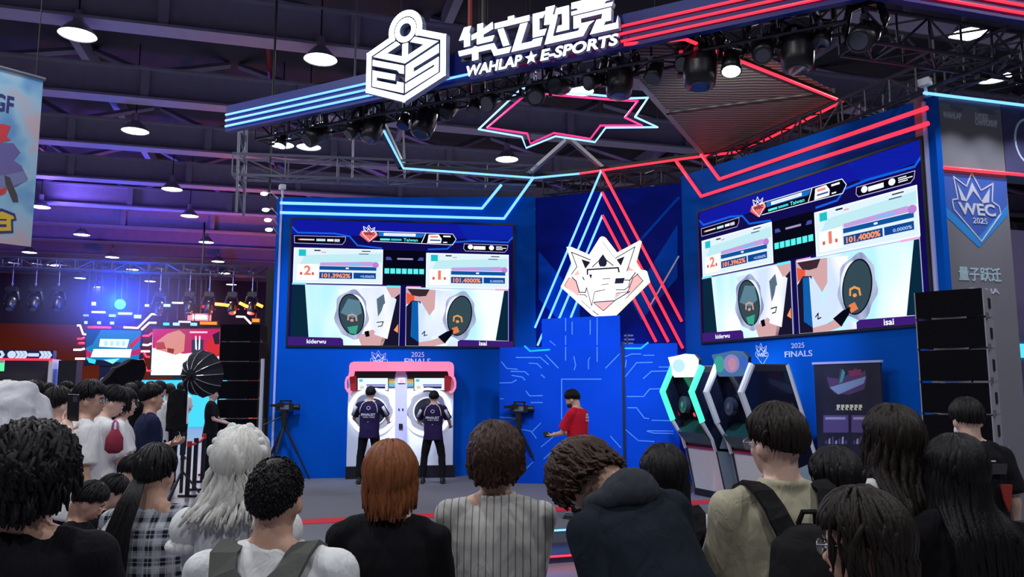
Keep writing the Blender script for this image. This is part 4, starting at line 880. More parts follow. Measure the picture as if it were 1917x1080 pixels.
def person(label, x, y, z0=0.0, h=1.72, yaw=0.0, hair='short', hm=H_BLACK, shirt=S_BLACK, sleeve='short', pants=P_BLACK, skin=SKIN, arms=('down', 'down'),
           lean=0.0, lean_side=0.0, head=(0, 0, 0), female=False, sit=False, seed=1, shoe=SHOE, hairlen=0.25, glasses=False, mask=False, fine=0.012, collar=False,
           spread=1.0, group=None, extra=None, skirt=False, curl=0.3, wide=1.0, vis_hand=True):
    rnd = random.Random(seed); s = h / 1.75; name = 'person'
    K = Vector((0, 0, 0.95))
    ml = Matrix.Rotation(-lean, 3, 'X') @ Matrix.Rotation(lean_side, 3, 'Y')
    def bend(P):                                            # P (n,3) lean the upper body forward from the hips
        P = np.array(P, float); t = np.clip((P[:, 2] - 0.86) / 0.30, 0, 1); t = t * t * (3 - 2 * t)
        out = P.copy()
        for i in range(len(P)):
            if t[i] > 0:
                q = Matrix.Rotation(-lean * t[i], 3, 'X') @ Matrix.Rotation(lean_side * t[i], 3, 'Y') @ (Vector(P[i]) - K) + K; out[i] = q
        return out
    def headrot(P):
        P = np.array(P, float); c = Vector((0, 0.0, 1.50)); Rm = Matrix.Rotation(head[0], 3, 'Z') @ Matrix.Rotation(-head[1], 3, 'X') @ Matrix.Rotation(head[2], 3, 'Y')
        R_ = np.array(Rm); t = np.clip((P[:, 2] - 1.46) / 0.07, 0, 1)[:, None]
        q = (P - np.array(c)) @ R_.T + np.array(c); return P * (1 - t) + q * t
    def fin(P, isup=True): return bend(P) * s if isup else np.array(P, float) * s
    sw = (0.162 if female else 0.185) * wide; hw = 0.155 if female else 0.15
    T = {'down': (0.235, 0.03, 0.86), 'cross': (-0.03, 0.21, 1.18), 'phone': (0.06, 0.33, 1.36), 'low_phone': (0.05, 0.30, 1.14), 'front': (0.10, 0.30, 1.05), 'play': (0.24, 0.42, 1.18),
         'up_phone': (0.10, 0.36, 1.52), 'knee': (0.14, 0.38, 0.95), 'chin': (0.06, 0.16, 1.42), 'pocket': (0.22, 0.06, 0.90), 'bag': (0.16, 0.20, 1.20)}
    J = {}
    for side, a in ((-1, arms[0]), (1, arms[1])):
        t = T[a] if isinstance(a, str) else a
        pole = (0.5, -0.6, -0.6) if a not in ('down', 'pocket') else (0.3, -1, 0)
        J[side] = arm_joints(side, (t[0] * side, t[1], t[2]), pole, sh=(sw - 0.008, -0.005, 1.40))
    # ---- legs
    hipz = 0.93; LG = {}
    for side in (-1, 1):
        if sit: LG[side] = [Vector((0.09 * side, 0.0, 0.90)), Vector((0.13 * side, 0.42, 0.92)), Vector((0.14 * side, 0.40, 0.52))]
        else: LG[side] = [Vector((0.088 * side, 0, 0.90)), Vector((0.10 * side * spread, 0.02, 0.49)), Vector((0.11 * side * spread, -0.02, 0.085))]
    fz = 0.43 if sit else 0.0                                # sitting: everything is later lowered so the soles touch the ground
    # ---- body
    mb = MB(); d_ = SKIN
    mb.loft([(0, 0, 0.84, hw * 0.9, 0.095), (0, 0, 0.95, hw, 0.105), (0, 0, 1.06, 0.125, 0.085), (0, 0.005, 1.20, 0.145, 0.095), (0, 0.0, 1.32, sw * 0.88, 0.10), (0, -0.005, 1.40, sw * 0.8, 0.085), (0, -0.005, 1.45, 0.10, 0.06), (0, 0, 1.475, 0.055, 0.055)], d_, 20)
    for side in (-1, 1):
        S, E, W = J[side]
        mb.capsule(S + Vector((-0.05 * side, 0, 0.005)), S, 0.05, 0.052, d_); mb.capsule(S, E, 0.048, 0.038, d_); mb.capsule(E, W, 0.038, 0.026, d_)
    mb.capsule((0, -0.005, 1.42), (0, 0.008, 1.56), 0.062 if not female else 0.052, 0.058 if not female else 0.049, d_, 14)
    for side in (-1, 1): mb.capsule((0.025 * side, -0.015, 1.475), (0.12 * side, -0.01, 1.43), 0.04, 0.045, d_)
    up = len(mb.v)
    for side in (-1, 1):
        a, b, c = LG[side]; mb.capsule(a, b, 0.082, 0.055, d_); mb.capsule(b, c, 0.052, 0.036, d_)
        mb.capsule(c + Vector((0, -0.03, -0.045)), c + Vector((0.01 * side, 0.14, -0.055)), 0.035, 0.028, d_)
    hd = MB(); hc = Vector((0, 0.012, 1.628))
    hd.ell(hc, (0.077, 0.094, 0.102), d_, None, 18, 12); hd.ell((0, 0.038, 1.575), (0.060, 0.070, 0.078), d_, None, 16, 10); hd.ell((0, 0.075, 1.525), (0.028, 0.030, 0.026), d_, None, 12, 8)
    hd.path([(0, 0.098, 1.618), (0, 0.118, 1.585), (0, 0.106, 1.574)], [0.009, 0.016, 0.012], d_, 8)
    for sd in (-1, 1):
        hd.ell((0.078 * sd, 0.008, 1.595), (0.011, 0.022, 0.033), d_, Matrix.Rotation(0.25, 3, 'X'), 10, 8); hd.ell((0.032 * sd, 0.088, 1.632), (0.024, 0.014, 0.008), d_, None, 8, 6)
        hd.ell((0.04 * sd, 0.072, 1.588), (0.022, 0.024, 0.022), d_, None, 8, 6)
    hv = headrot([tuple(v) for v in hd.v]); k0 = len(mb.v)
    mb.v += [tuple(v) for v in hv]; mb.f += [tuple(k0 + i for i in f) for f in hd.f]
    P = np.array(mb.v); Q2 = P.copy(); legmask = np.zeros(len(P), bool); legmask[up:k0] = True
    Q2[~legmask] = bend(P[~legmask]); mb.v = [tuple(v) for v in Q2]
    res, co = remeshed(mb, fine, 3)
    co = co * s
    # hands kept apart from the smoothing so that the fingers stay separate, then joined to the same mesh
    verts = [tuple(v) for v in co]; faces = [tuple(p.vertices) for p in res.polygons]; bpy.data.meshes.remove(res)
    if vis_hand:
        hb = MB()
        for side in (-1, 1):
            S, E, W = J[side]; a = arms[0] if side < 0 else arms[1]
            hand(hb, W - (W - E).normalized() * 0.01, (W - E), side, {'down': 0.35, 'pocket': 0.5}.get(a if isinstance(a, str) else '', 0.9), d_, (-side * 0.4, 0.6, 0.7) if a not in ('down', 'pocket') else None)
        hv = fin(hb.v); k0 = len(verts); verts += [tuple(v) for v in hv]; faces += [tuple(k0 + i for i in f) for f in hb.f]
    me = bpy.data.meshes.new(name); me.from_pydata(verts, [], faces); me.materials.append(skin); me.polygons.foreach_set('use_smooth', [True] * len(faces)); me.update()
    root = bpy.data.objects.new(name, me); COL.objects.link(root)
    z = z0 - fz * s; root.location = (x, y, z); root.rotation_euler = (0, 0, yaw); tag(root, label, 'person', group)
    def child(nm, V, Fc, mats, mi=None, smooth=True):
        me = bpy.data.meshes.new(nm); me.from_pydata([tuple(v) for v in V], [], Fc)
        for q in mats: me.materials.append(q)
        if mi is not None: me.polygons.foreach_set('material_index', mi)
        if smooth: me.polygons.foreach_set('use_smooth', [True] * len(Fc))
        me.update(); o = bpy.data.objects.new(nm, me); COL.objects.link(o); o.parent = root; return o
    # ---- eyes and mouth
    eb = MB()
    for sd in (-1, 1):
        eb.ell((0.031 * sd, 0.097, 1.612), (0.013, 0.009, 0.0085), M_EYEW, None, 10, 6); eb.ell((0.031 * sd, 0.104, 1.612), (0.0065, 0.004, 0.0065), M_IRIS, None, 8, 6)
        eb.path([(0.014 * sd, 0.106, 1.632), (0.032 * sd, 0.105, 1.638), (0.050 * sd, 0.094, 1.630)], 0.0035, M_IRIS, 5)
    eb.path([(-0.022, 0.098, 1.548), (0, 0.107, 1.549), (0.022, 0.098, 1.548)], [0.003, 0.006, 0.003], M_LIP, 6)
    if female or not mask: pass
    child('face_features', fin(headrot(eb.v)), eb.f, eb.mats, eb.m)
    if mask:
        kb = MB(); kb.ell((0, 0.062, 1.555), (0.062, 0.062, 0.052), M_MASK if mask is True else mask, None, 16, 10)
        child('face_mask', fin(headrot(kb.v)), kb.f, kb.mats, kb.m)
    if glasses:
        gb = MB()
        for sd in (-1, 1):
            gb.path([(0.033 * sd + 0.024 * math.cos(a), 0.116, 1.612 + 0.019 * math.sin(a)) for a in [2 * PI * i / 14 for i in range(14)]], 0.0022, M_GLF, 5, closed=True, up=(0, 1, 0))
            gb.path([(0.057 * sd, 0.114, 1.618), (0.078 * sd, 0.06, 1.618), (0.083 * sd, 0.0, 1.612)], 0.0022, M_GLF, 5)
            gb.mats.append(M_GLS) if M_GLS not in gb.mats else None
            gb.ell((0.033 * sd, 0.116, 1.612), (0.023, 0.0015, 0.018), M_GLS, None, 12, 6)
        gb.path([(-0.011, 0.117, 1.616), (0.011, 0.117, 1.616)], 0.002, M_GLF, 5)
        child('glasses', fin(headrot(gb.v)), gb.f, gb.mats, gb.m)
    # ---- shirt
    sb = MB(); e = 0.018
    hemz = 0.80 if not sit else 0.88; chest = sw * 0.93 + e
    sb.loft([(0, 0, hemz, hw + 0.045, 0.145), (0, 0, 0.95, hw + 0.032, 0.135), (0, 0, 1.08, (0.14 if female else 0.16) + e, 0.112), (0, 0.0, 1.22, (0.15 if female else 0.168) + e, 0.122), (0, 0, 1.32, chest, 0.122), (0, -0.005, 1.39, chest * 0.93, 0.105), (0, -0.008, 1.44, sw * 0.68, 0.078), (0, -0.005, 1.465, 0.072, 0.066)], S_WHITE, 24)
    for side in (-1, 1):
        S, E, W = J[side]
        sb.capsule((0.07 * side, -0.006, 1.425), S, 0.045, 0.066, S_WHITE); sb.capsule((0.04 * side, -0.015, 1.455), (0.125 * side, -0.01, 1.43), 0.042, 0.055, S_WHITE)
        if sleeve == 'short':
            M_ = S + (E - S) * 0.80; sb.path([S, S + (E - S) * 0.4, M_], [0.068, 0.074, 0.078], S_WHITE, 14, up=(0.1, 1, 0.1))
        elif sleeve == 'long':
            sb.capsule(S, E, 0.066, 0.058, S_WHITE); sb.path([E, E + (W - E) * 0.94], [0.057, 0.042], S_WHITE, 14, up=(0.1, 1, 0.1)); sb.capsule(E, E, 0.057, 0.057, S_WHITE)
    if collar: sb.path([(0.07 * math.cos(a), 0.068 * math.sin(a), 1.485) for a in [2 * PI * i / 18 for i in range(18)]], 0.014, S_WHITE, 8, closed=True)
    else: sb.path([(0.066 * math.cos(a), 0.062 * math.sin(a) - 0.004, 1.468) for a in [2 * PI * i / 18 for i in range(18)]], 0.009, S_WHITE, 8, closed=True)
    sb.v = [tuple(v) for v in bend(sb.v)]
    res, co = remeshed(sb, fine, 2, 0.011, 0.13, seed); Fc = [tuple(p.vertices) for p in res.polygons]; bpy.data.meshes.remove(res)
    child('shirt', co * s, Fc, [shirt])
    # ---- trousers
    pb = MB()
    if skirt:
        pb.loft([(0, 0, 0.50, 0.27, 0.24), (0, 0, 0.75, 0.21, 0.18), (0, 0, 1.02, 0.14, 0.105)], P_BLACK, 28)
    else:
        pb.loft([(0, 0, 0.83, hw + 0.012, 0.112), (0, 0, 0.93, hw + 0.014, 0.116), (0, 0, 1.03, hw * 0.95, 0.10)], P_BLACK, 22)
        for side in (-1, 1):
            a, b, c = LG[side]; pb.capsule(a, b, 0.098, 0.074, P_BLACK); pb.path([b, lerp(b, c, 0.5), lerp(b, c, 0.97)], [0.073, 0.07, 0.066], P_BLACK, 14, up=(0.1, 1, 0.1)); pb.capsule(b, b, 0.073, 0.073, P_BLACK)
    res, co = remeshed(pb, fine * 1.15, 2, 0.008, 0.1, seed + 3); Fc = [tuple(p.vertices) for p in res.polygons]; bpy.data.meshes.remove(res)
    child('skirt' if skirt else 'trousers', co * s, Fc, [pants])
    for side in (-1, 1):
        c = LG[side][2]; kb = MB(); R = Matrix.Rotation(-0.08 * side, 3, 'Z')
        kb.capsule(c + Vector((0, -0.035, -0.045)), c + Vector((0.012 * side, 0.15, -0.05)), 0.042, 0.036, shoe, 12); kb.capsule(c + Vector((0, -0.02, 0.0)), c + Vector((0, 0.0, -0.03)), 0.042, 0.045, shoe, 12)
        kb.box(c + Vector((0.006 * side, 0.055, -0.075)), (0.085, 0.27, 0.02), shoe)
        child('shoe', np.array(kb.v) * s, kb.f, kb.mats, kb.m)
    # ---- hair
    hb = MB(); HC = Vector((0, 0.008, 1.632)); A = Vector((0.081, 0.099, 0.106))
    def onhead(az, th, k=1.0):                               # az 0 = face, th 0 = crown
        return HC + Vector((A[0] * math.sin(th) * math.sin(az) * k, A[1] * math.sin(th) * math.cos(az) * k, A[2] * math.cos(th) * k))
    vol = {'short': 1.13, 'crew': 1.04, 'curly': 1.35, 'bob': 1.15, 'long': 1.12, 'fluffy': 1.26, 'wig': 1.22, 'flat': 1.12}[hair]
    # cap
    cv = []; cf = []; nu, nv = 26, 14
    for i in range(nv + 1):
        for j in range(nu):
            az = 2 * PI * j / nu; front = (1 + math.cos(az)) / 2; side_ = abs(math.sin(az))
            tmax = lerp(2.05, 1.10, front ** 1.2)
            if hair == 'crew': tmax = lerp(2.25, 0.95, front ** 0.9)
            th = tmax * i / nv; k = lerp(vol * 0.97, 1.02, (i / nv) ** 3)
            n_ = 1 + 0.02 * math.sin(az * 5 + seed) * math.sin(th)
            if hair == 'flat' and th < 0.7: k *= 0.97
            cv.append(onhead(az, th, k * n_))
    for i in range(nv):
        for j in range(nu): cf.append((i * nu + j, i * nu + (j + 1) % nu, (i + 1) * nu + (j + 1) % nu, (i + 1) * nu + j))
    hb.add(cv, cf, hm)
    nl = {'short': 190, 'crew': 0 if fine > 0.012 else 1500, 'curly': 420, 'bob': 230, 'long': 250, 'fluffy': 360, 'wig': 190, 'flat': 120}[hair]
    back_len = {'short': 0.0, 'curly': 0.05, 'bob': 0.10, 'long': hairlen, 'fluffy': 0.03, 'wig': 0.20, 'flat': 0.0}.get(hair, 0)
    for i in range(nl):
        az = 2 * PI * ((i * 0.618034) % 1.0) + rnd.uniform(-0.1, 0.1); front = (1 + math.cos(az)) / 2
        th0 = rnd.uniform(0.0, 1.0) if i % 3 else rnd.uniform(0.6, 1.4)
        th1 = lerp(2.05, 1.22, front ** 1.1) + rnd.uniform(-0.12, 0.08)
        if hair in ('curly', 'fluffy'): th1 += 0.08
        if hair == 'crew':
            th1 = rnd.uniform(0.1, 1.0) ** 0.6 * lerp(2.30, 0.98, front ** 0.9); th0 = th1 - 0.10
        if hair != 'crew' and th0 > th1 - 0.4: th0 = th1 - 0.5
        k = vol * rnd.uniform(0.98, 1.04); n = 7 if hair != 'crew' else 3; pts = []; rr = []; daz = rnd.uniform(-0.35, 0.35) * (0.2 if hair == 'crew' else 1)
        r0 = {'short': 0.0085, 'flat': 0.009, 'bob': 0.0095, 'long': 0.011, 'wig': 0.015, 'crew': 0.0022}.get(hair, 0.0095) * rnd.uniform(0.7, 1.25)
        for q in range(n):
            t = q / (n - 1); th = lerp(th0, th1, t); a = az + daz * t
            kk = k * (1.0 if hair not in ('short', 'flat') else lerp(1.0, 0.93, t)) 
            p = onhead(a, th, kk)
            if hair in ('curly', 'fluffy'):
                amp = 0.016 if hair == 'curly' else 0.007; p += Vector((amp * math.sin(9 * t + i), amp * math.cos(11 * t + i * 2), amp * math.sin(13 * t + i * 3)))
            pts.append(p); rr.append(r0 * (0.55 + 0.9 * math.sin(PI * min(1, t * 0.9 + 0.12))))
        if back_len > 0 and front < 0.72:
            Ld = back_len * rnd.uniform(0.75, 1.05); m_ = max(3, int(Ld / 0.045)); p0 = pts[-1].copy(); ph = rnd.uniform(0, 6)
            for q in range(1, m_ + 1):
                t = q / m_; z_ = p0[2] - Ld * t
                out = max(0, min(1, (1.50 - z_) / 0.10)); yb = lerp(p0[1], min(p0[1], -0.135 - 0.012 * rnd.random()), out) if math.cos(az) < 0.1 else lerp(p0[1], 0.02, out)
                xx = p0[0] * (1 + (0.35 if hair in ('long', 'wig') else 0.1) * out) + curl * 0.02 * math.sin(5 * t * (Ld / 0.25) + ph)
                if hair == 'wig': xx *= 1 + 0.25 * t
                pts.append(Vector((xx, yb + curl * 0.015 * math.cos(5 * t + ph), z_))); rr.append(r0 * lerp(1.2, 0.35, t ** 2))
        else: rr[-1] *= 0.3
        hb.path(pts, rr, hm, 6, up=(0.2, 0.9, 0.3), rr=0.6)
    child('hair', fin(headrot(hb.v)), hb.f, hb.mats, hb.m)
    if extra: extra(root, child, fin, headrot, J, s)
    root['_s'] = s; root['_up'] = 0
    PEOPLE.append((root, J, s, fin, headrot)); return root
PEOPLE = []
M_GLF = mat('glasses_frame', (0.3, 0.32, 0.36), 0.25, 0.8); M_GLS = mat('glasses_lens', (0.6, 0.75, 0.85), 0.05, alpha=0.25)
M_MASK = mat('black_face_mask', (0.02, 0.02, 0.025), 0.8); M_MASKW = mat('white_mask_loop', (0.8, 0.8, 0.8), 0.7)

def pworld(root, v):
    return Matrix.LocRotScale(root.location, root.rotation_euler, None) @ Vector(v)
def place(px, ytop, d, z0=0.0): 
    p = aty(px, ytop, d); return p[0], p[1], p[2] - z0
def stand(label, px, ytop, d, z0=0.0, **kw):
    x, y, h = place(px, ytop, d, z0); hk = 1.0 / {'curly': 1.022, 'fluffy': 1.016}.get(kw.get('hair', 'short'), 1.0)
    return person(label, x, y, z0, h * hk, **kw)
def ribbon(mb, pts, width, thick, side, m):
    P = [Vector(p) for p in pts]; vs = []; n = len(P); fs = []
    for i in range(n):
        d = (P[min(i + 1, n - 1)] - P[max(i - 1, 0)]).normalized(); sd = Vector(side); sd = (sd - d * sd.dot(d)).normalized(); nn = d.cross(sd).normalized()
        for a, b in ((-1, -1), (1, -1), (1, 1), (-1, 1)): vs.append(P[i] + sd * (a * width / 2) + nn * (b * thick / 2))
    for i in range(n - 1):
        for j in range(4): fs.append((i * 4 + j, i * 4 + (j + 1) % 4, i * 4 + 4 + (j + 1) % 4, i * 4 + 4 + j))
    fs += [(3, 2, 1, 0), tuple((n - 1) * 4 + j for j in range(4))]; mb.add(vs, fs, m)
def backpack(person_, label, m, top=1.30, h=0.42, w=0.28, dpt=0.14, strap_w=0.062, straight=False):
    root, J, s, fin, _ = person_
    r = empty('backpack', tuple(root.location), label, 'backpack'); r.rotation_euler = root.rotation_euler
    def part(nm, mb, rem=None):
        if rem:
            res, co = remeshed(mb, rem, 3, 0.007, 0.09, 5); V = fin(co); Fc = [tuple(p.vertices) for p in res.polygons]; bpy.data.meshes.remove(res)
            me = bpy.data.meshes.new(nm); me.from_pydata([tuple(v) for v in V], [], Fc); me.materials.append(m); me.polygons.foreach_set('use_smooth', [True] * len(Fc))
        else:
            me = bpy.data.meshes.new(nm); me.from_pydata([tuple(v) for v in fin(mb.v)], [], mb.f)
            for q in mb.mats: me.materials.append(q)
        me.update(); o = bpy.data.objects.new(nm, me); COL.objects.link(o); o.parent = r; return o
    y0 = -0.13; mb = MB()
    mb.loft([(0, y0 - dpt * 0.5, top - h, w * 0.46, dpt * 0.45), (0, y0 - dpt * 0.5, top - h + 0.03, w * 0.5, dpt * 0.5), (0, y0 - dpt * 0.5, top - h * 0.35, w * 0.5, dpt * 0.5), (0, y0 - dpt * 0.4, top - 0.05, w * 0.42, dpt * 0.42), (0, y0 - dpt * 0.35, top, w * 0.22, dpt * 0.25)], m, 24)
    part('bag_body', mb, 0.012)
    mb = MB(); mb.loft([(0, y0 - dpt * 1.03, top - h + 0.03, w * 0.36, 0.035), (0, y0 - dpt * 1.05, top - h * 0.5, w * 0.38, 0.04), (0, y0 - dpt * 0.9, top - h * 0.45, w * 0.3, 0.03)], m, 20); part('front_pocket', mb, 0.01)
    for sd in (-1, 1):
        mb = MB(); a = 0.035 if not straight else 0.07
        ribbon(mb, [(a * sd, y0 - 0.04, top - 0.03), ((a + 0.02) * sd, -0.155, top + 0.02), (0.095 * sd, -0.138, 1.42), (0.112 * sd, -0.095, 1.468), (0.115 * sd, -0.02, 1.487), (0.115 * sd, 0.06, 1.46), (0.118 * sd, 0.125, 1.38), (0.125 * sd, 0.14, 1.25), (0.16 * sd, 0.08, 1.08), (0.15 * sd, -0.12, 1.0)], strap_w, 0.014, (1, 0.0, 0.12 * sd), m)
        part('shoulder_strap', mb)
    mb = MB(); mb.path([(-0.03, y0 - 0.03, top), (-0.02, y0 - 0.045, top + 0.04), (0.02, y0 - 0.045, top + 0.04), (0.03, y0 - 0.03, top)], 0.009, m, 8); part('grab_handle', mb)
    return r
def phone(root_rec, side, label, up=0.06, tall=True, col=BLACKP, lit=None, dy=0.03):
    root, J, s, fin, _ = root_rec; S, E, W = J[side]; d = (W - E).normalized(); c = W + d * 0.09 + Vector((0, dy, up))
    V = fin([tuple(c)])[0]; w = pworld(root, V); mb = MB()
    mb.box((0, 0, 0), (0.075 * s, 0.009, 0.155 * s) if tall else (0.155 * s, 0.009, 0.075 * s), col)
    if lit: mb.box((0, -0.0055, 0), (0.067 * s, 0.001, 0.142 * s) if tall else (0.142 * s, 0.001, 0.067 * s), lit)
    o = mb.build('phone'); o.location = w; o.rotation_euler = (-0.25, 0, root.rotation_euler[2]); return tag(o, label, 'phone')

# ---- front row, seen from behind (left to right)
A = stand('person with big curly black hair and black shirt, at the left edge', 62, 786, 2.4, hair='curly', shirt=S_BLACK, seed=3, yaw=0.1, arms=('down', 'front'), wide=1.12, fine=0.011)
Cp = stand('person in dark plaid shirt with flat black cap-like hair', 292, 832, 3.55, hair='flat', shirt=S_PLAID, sleeve='long', seed=5, yaw=-0.1, arms=('front', 'front'), wide=1.05)
Dp = stand('person in silver wig with white hair bow and pale satin dress', 452, 806, 3.25, hair='wig', hm=H_SILVER, shirt=S_LILAC, female=True, seed=7, yaw=-0.12, arms=('front', 'front'), skin=SKIN2, curl=1.4, skirt=True, pants=S_LILAC, hairlen=0.2)
Ep = stand('person with cropped black hair, white tee and grey backpack', 516, 851, 2.45, hair='crew', shirt=S_WHITE, seed=9, yaw=-0.05, arms=('front', 'front'), skin=SKIN, fine=0.011, wide=1.16)
Fp = stand('person with auburn hair and black top in the middle front', 731, 828, 2.95, hair='bob', hm=H_RED, shirt=S_BLACK, sleeve='long', female=True, seed=11, yaw=0.05, arms=('front', 'front'), skin=SKIN2, wide=1.1)
Gp = stand('person in grey pinstriped shirt with fluffy dark brown hair', 928, 786, 3.2, hair='fluffy', hm=H_BROWN, shirt=S_STRIPE, sleeve='long', seed=13, yaw=-0.05, arms=('cross', 'cross'), collar=True, fine=0.011)
Ip = stand('person with long straight black hair, white tee and black backpack', 1243, 834, 3.35, hair='long', shirt=S_WHITE, female=True, seed=17, yaw=0.15, arms=('front', 'down'), hairlen=0.36, skin=SKIN2)
Jp = stand('tall person in khaki shirt with glasses and black backpack', 1458, 755, 2.9, hair='short', hm=H_DARK, shirt=S_KHAKI, seed=19, yaw=0.12, head=(0.32, 0.05, 0), arms=('front', 'front'), glasses=True, collar=True, fine=0.011, skin=SKIN2, wide=1.08)
Kp = stand('person with round black hair and dark shirt beside the khaki shirt', 1570, 838, 3.05, hair='short', shirt=S_BLACK, seed=23, yaw=0.2, head=(0.1, 0.1, 0), arms=('front', 'front'))
Lp = stand('person with long wavy dark brown hair and white-edged top', 1672, 760, 3.2, hair='long', hm=H_DARK, shirt=S_WHITE, female=True, seed=29, yaw=0.25, hairlen=0.52, arms=('front', 'front'), curl=0.9, skin=SKIN2)
Mp = stand('person with glasses and dark hair, lowest head at bottom right', 1632, 918, 1.98, hair='bob', hm=H_DARK, shirt=S_BLACK, seed=31, yaw=0.35, head=(0.55, 0.12, 0.05), arms=('front', 'front'), glasses=True, fine=0.010)
Np = stand('person with long black hair and black top before the speaker tower', 1790, 815, 3.0, hair='long', shirt=S_BLACK, female=True, seed=37, yaw=0.1, hairlen=0.45, arms=('front', 'front'))
def crewprint(root, child, fin, headrot, J, s):
    jb = MB(); f = Frame((-0.2, 0), (0.2, 0)); f.O = np.array([0, -0.150, 0.0]); M_C = fabric('crew_grey_yoke', (0.05, 0.05, 0.055), 0.1); M_R = mat('crew_red_patch', (0.30, 0.02, 0.015), 0.7)
    jb.prism([(-0.12, 1.36), (0.12, 1.36), (0.11, 1.30), (-0.11, 1.30)], f, -0.01, 0.0, M_C); jb.prism([(0.07, 1.24), (0.14, 1.24), (0.13, 1.16), (0.11, 1.08), (0.085, 1.15)], f, -0.012, 0.0, M_R); jb.prism([(-0.05, 1.385), (0.05, 1.38), (0.05, 1.372), (-0.05, 1.377)], f, 0.0, 0.002, mat('jersey_print', (0.75, 0.75, 0.85), 0.6))
    child('back_patch', fin(jb.v), jb.f, jb.mats, jb.m, False)
Op = stand('stage crew person in black shirt with red patch and white mask loops', 1812, 744, 5.2, hair='short', shirt=S_BLACK, seed=41, yaw=0.0, arms=('front', 'down'), mask=M_MASKW, skin=SKIN2, head=(-0.1, 0.15, 0), extra=crewprint)
Hx = aty(1298, 900, 2.6)
Hp = person('bending person with brown wavy hair and dark navy top', Hx[0], Hx[1], 0.0, 1.95, yaw=0.5, hair='fluffy', hm=H_BROWN, shirt=S_INK, sleeve='long', seed=15, lean=0.58, lean_side=-0.12, head=(0.1, 0.62, -0.1), arms=((0.1, 0.2, 0.95), (0.15, 0.3, 0.95)), fine=0.011, wide=1.0)
rec = {id(r[0]): r for r in PEOPLE}
R_ = lambda o: rec[id(o)]
backpack(R_(Ep), 'grey nylon backpack on the white tee shirt', BAG_G, top=1.36, w=0.24, strap_w=0.078)
backpack(R_(Jp), 'black backpack on the khaki shirt', BAG_B, top=1.375, w=0.31, dpt=0.17, strap_w=0.07, straight=True)
backpack(R_(Ip), 'black backpack of the person with long straight hair', BAG_B, top=1.36, w=0.26, strap_w=0.06)
# bow of the wig, white puff sleeves
root, J, s, fin, hr = R_(Dp); mb = MB()
for sd in (-1, 1):
    for k in range(6):
        a = k / 5; mb.ell((sd * (0.02 + 0.085 * a), 0.0 - 0.03 * a, 1.752 - 0.075 * a * a + 0.008 * math.sin(k * 2.2)), (0.026, 0.016, 0.018 + 0.010 * (k % 2)), S_WHITE, None, 10, 7)
me = bpy.data.meshes.new('hair_bow'); me.from_pydata([tuple(v) for v in fin(hr(mb.v))], [], mb.f); me.materials.append(S_WHITE); me.polygons.foreach_set('use_smooth', [True] * len(mb.f))
o = bpy.data.objects.new('hair_bow', me); COL.objects.link(o); o.parent = root; o['label'] = 'white ruffled hair bow'
for sd in (-1, 1):
    mb = MB(); mb.ell((sd * 0.20, -0.01, 1.36), (0.075, 0.08, 0.085), S_WHITE, None, 14, 9)
    for k in range(14):
        a = 2 * PI * k / 14; mb.ell((sd * 0.215 + 0.055 * math.cos(a), 0.06 * math.sin(a), 1.29), 0.026, S_WHITE, None, 8, 6)
    me = bpy.data.meshes.new('puff_sleeve'); me.from_pydata([tuple(v) for v in fin(mb.v)], [], mb.f); me.materials.append(S_WHITE); me.polygons.foreach_set('use_smooth', [True] * len(mb.f))
    o = bpy.data.objects.new('puff_sleeve', me); COL.objects.link(o); o.parent = root; o['label'] = 'white gathered puff sleeve'

root, J, s, fin, hr = PEOPLE[[q[0] for q in PEOPLE].index(Hp)]; mb = MB(); M_HOOD = fabric('grey_hood_lining', (0.03, 0.035, 0.045), 0.3)
mb.path([(0.10 * math.cos(a), 0.075 * math.sin(a) - 0.02, 1.475 + 0.02 * math.sin(a)) for a in [2 * PI * i / 20 for i in range(20)]], 0.04, S_INK, 10, closed=True); mb.ell((0, -0.075, 1.475), (0.11, 0.06, 0.07), S_INK)
res, co = remeshed(mb, 0.011, 3, 0.01, 0.08, 2); Fc = [tuple(q.vertices) for q in res.polygons]; bpy.data.meshes.remove(res)
me = bpy.data.meshes.new('hood'); me.from_pydata([tuple(v) for v in fin(co)], [], Fc); me.materials.append(M_HOOD); me.polygons.foreach_set('use_smooth', [True] * len(Fc)); o = bpy.data.objects.new('hood', me); COL.objects.link(o); o.parent = root; o['label'] = 'dark grey hood lying on the shoulders'

# long strap bag and cloth strip on the plaid shirt
root, J, s, fin, hr = R_(Cp); mb = MB(); rn = random.Random(4)
for k in range(46):
    a = rn.uniform(-1, 1); x0 = -0.035 + 0.045 * a; w_ = rn.uniform(-0.01, 0.01)
    mb.path([(x0 * 0.6, -0.09, 1.60), (x0, -0.135 - abs(w_), 1.50), (-0.06 + 0.05 * a, -0.165 + w_, 1.38), (-0.075 + 0.055 * a, -0.17 + w_, 1.15), (-0.075 + 0.05 * a + w_, -0.175, 0.95), (-0.07 + 0.03 * a, -0.17, 0.78)], [0.007, 0.012, 0.014, 0.013, 0.010, 0.003], H_BLACK, 6, rr=0.7)
mb.v = [tuple(v) for v in fin(mb.v)]
o = mb.build('ponytail', root, True); o['label'] = 'long loose black ponytail'
mb = MB(); ribbon(mb, [(-0.10, -0.10, 1.47), (-0.16, -0.14, 1.36), (-0.20, -0.15, 1.15), (-0.205, -0.155, 0.75)], 0.018, 0.006, (1, 0, 0), S_WHITE); mb.v = [tuple(v) for v in fin(mb.v)]
o = mb.build('bag_strap'); o.location = root.location; o.rotation_euler = root.rotation_euler; tag(o, 'thin cream bag strap over the left shoulder of the plaid shirt', 'bag strap')

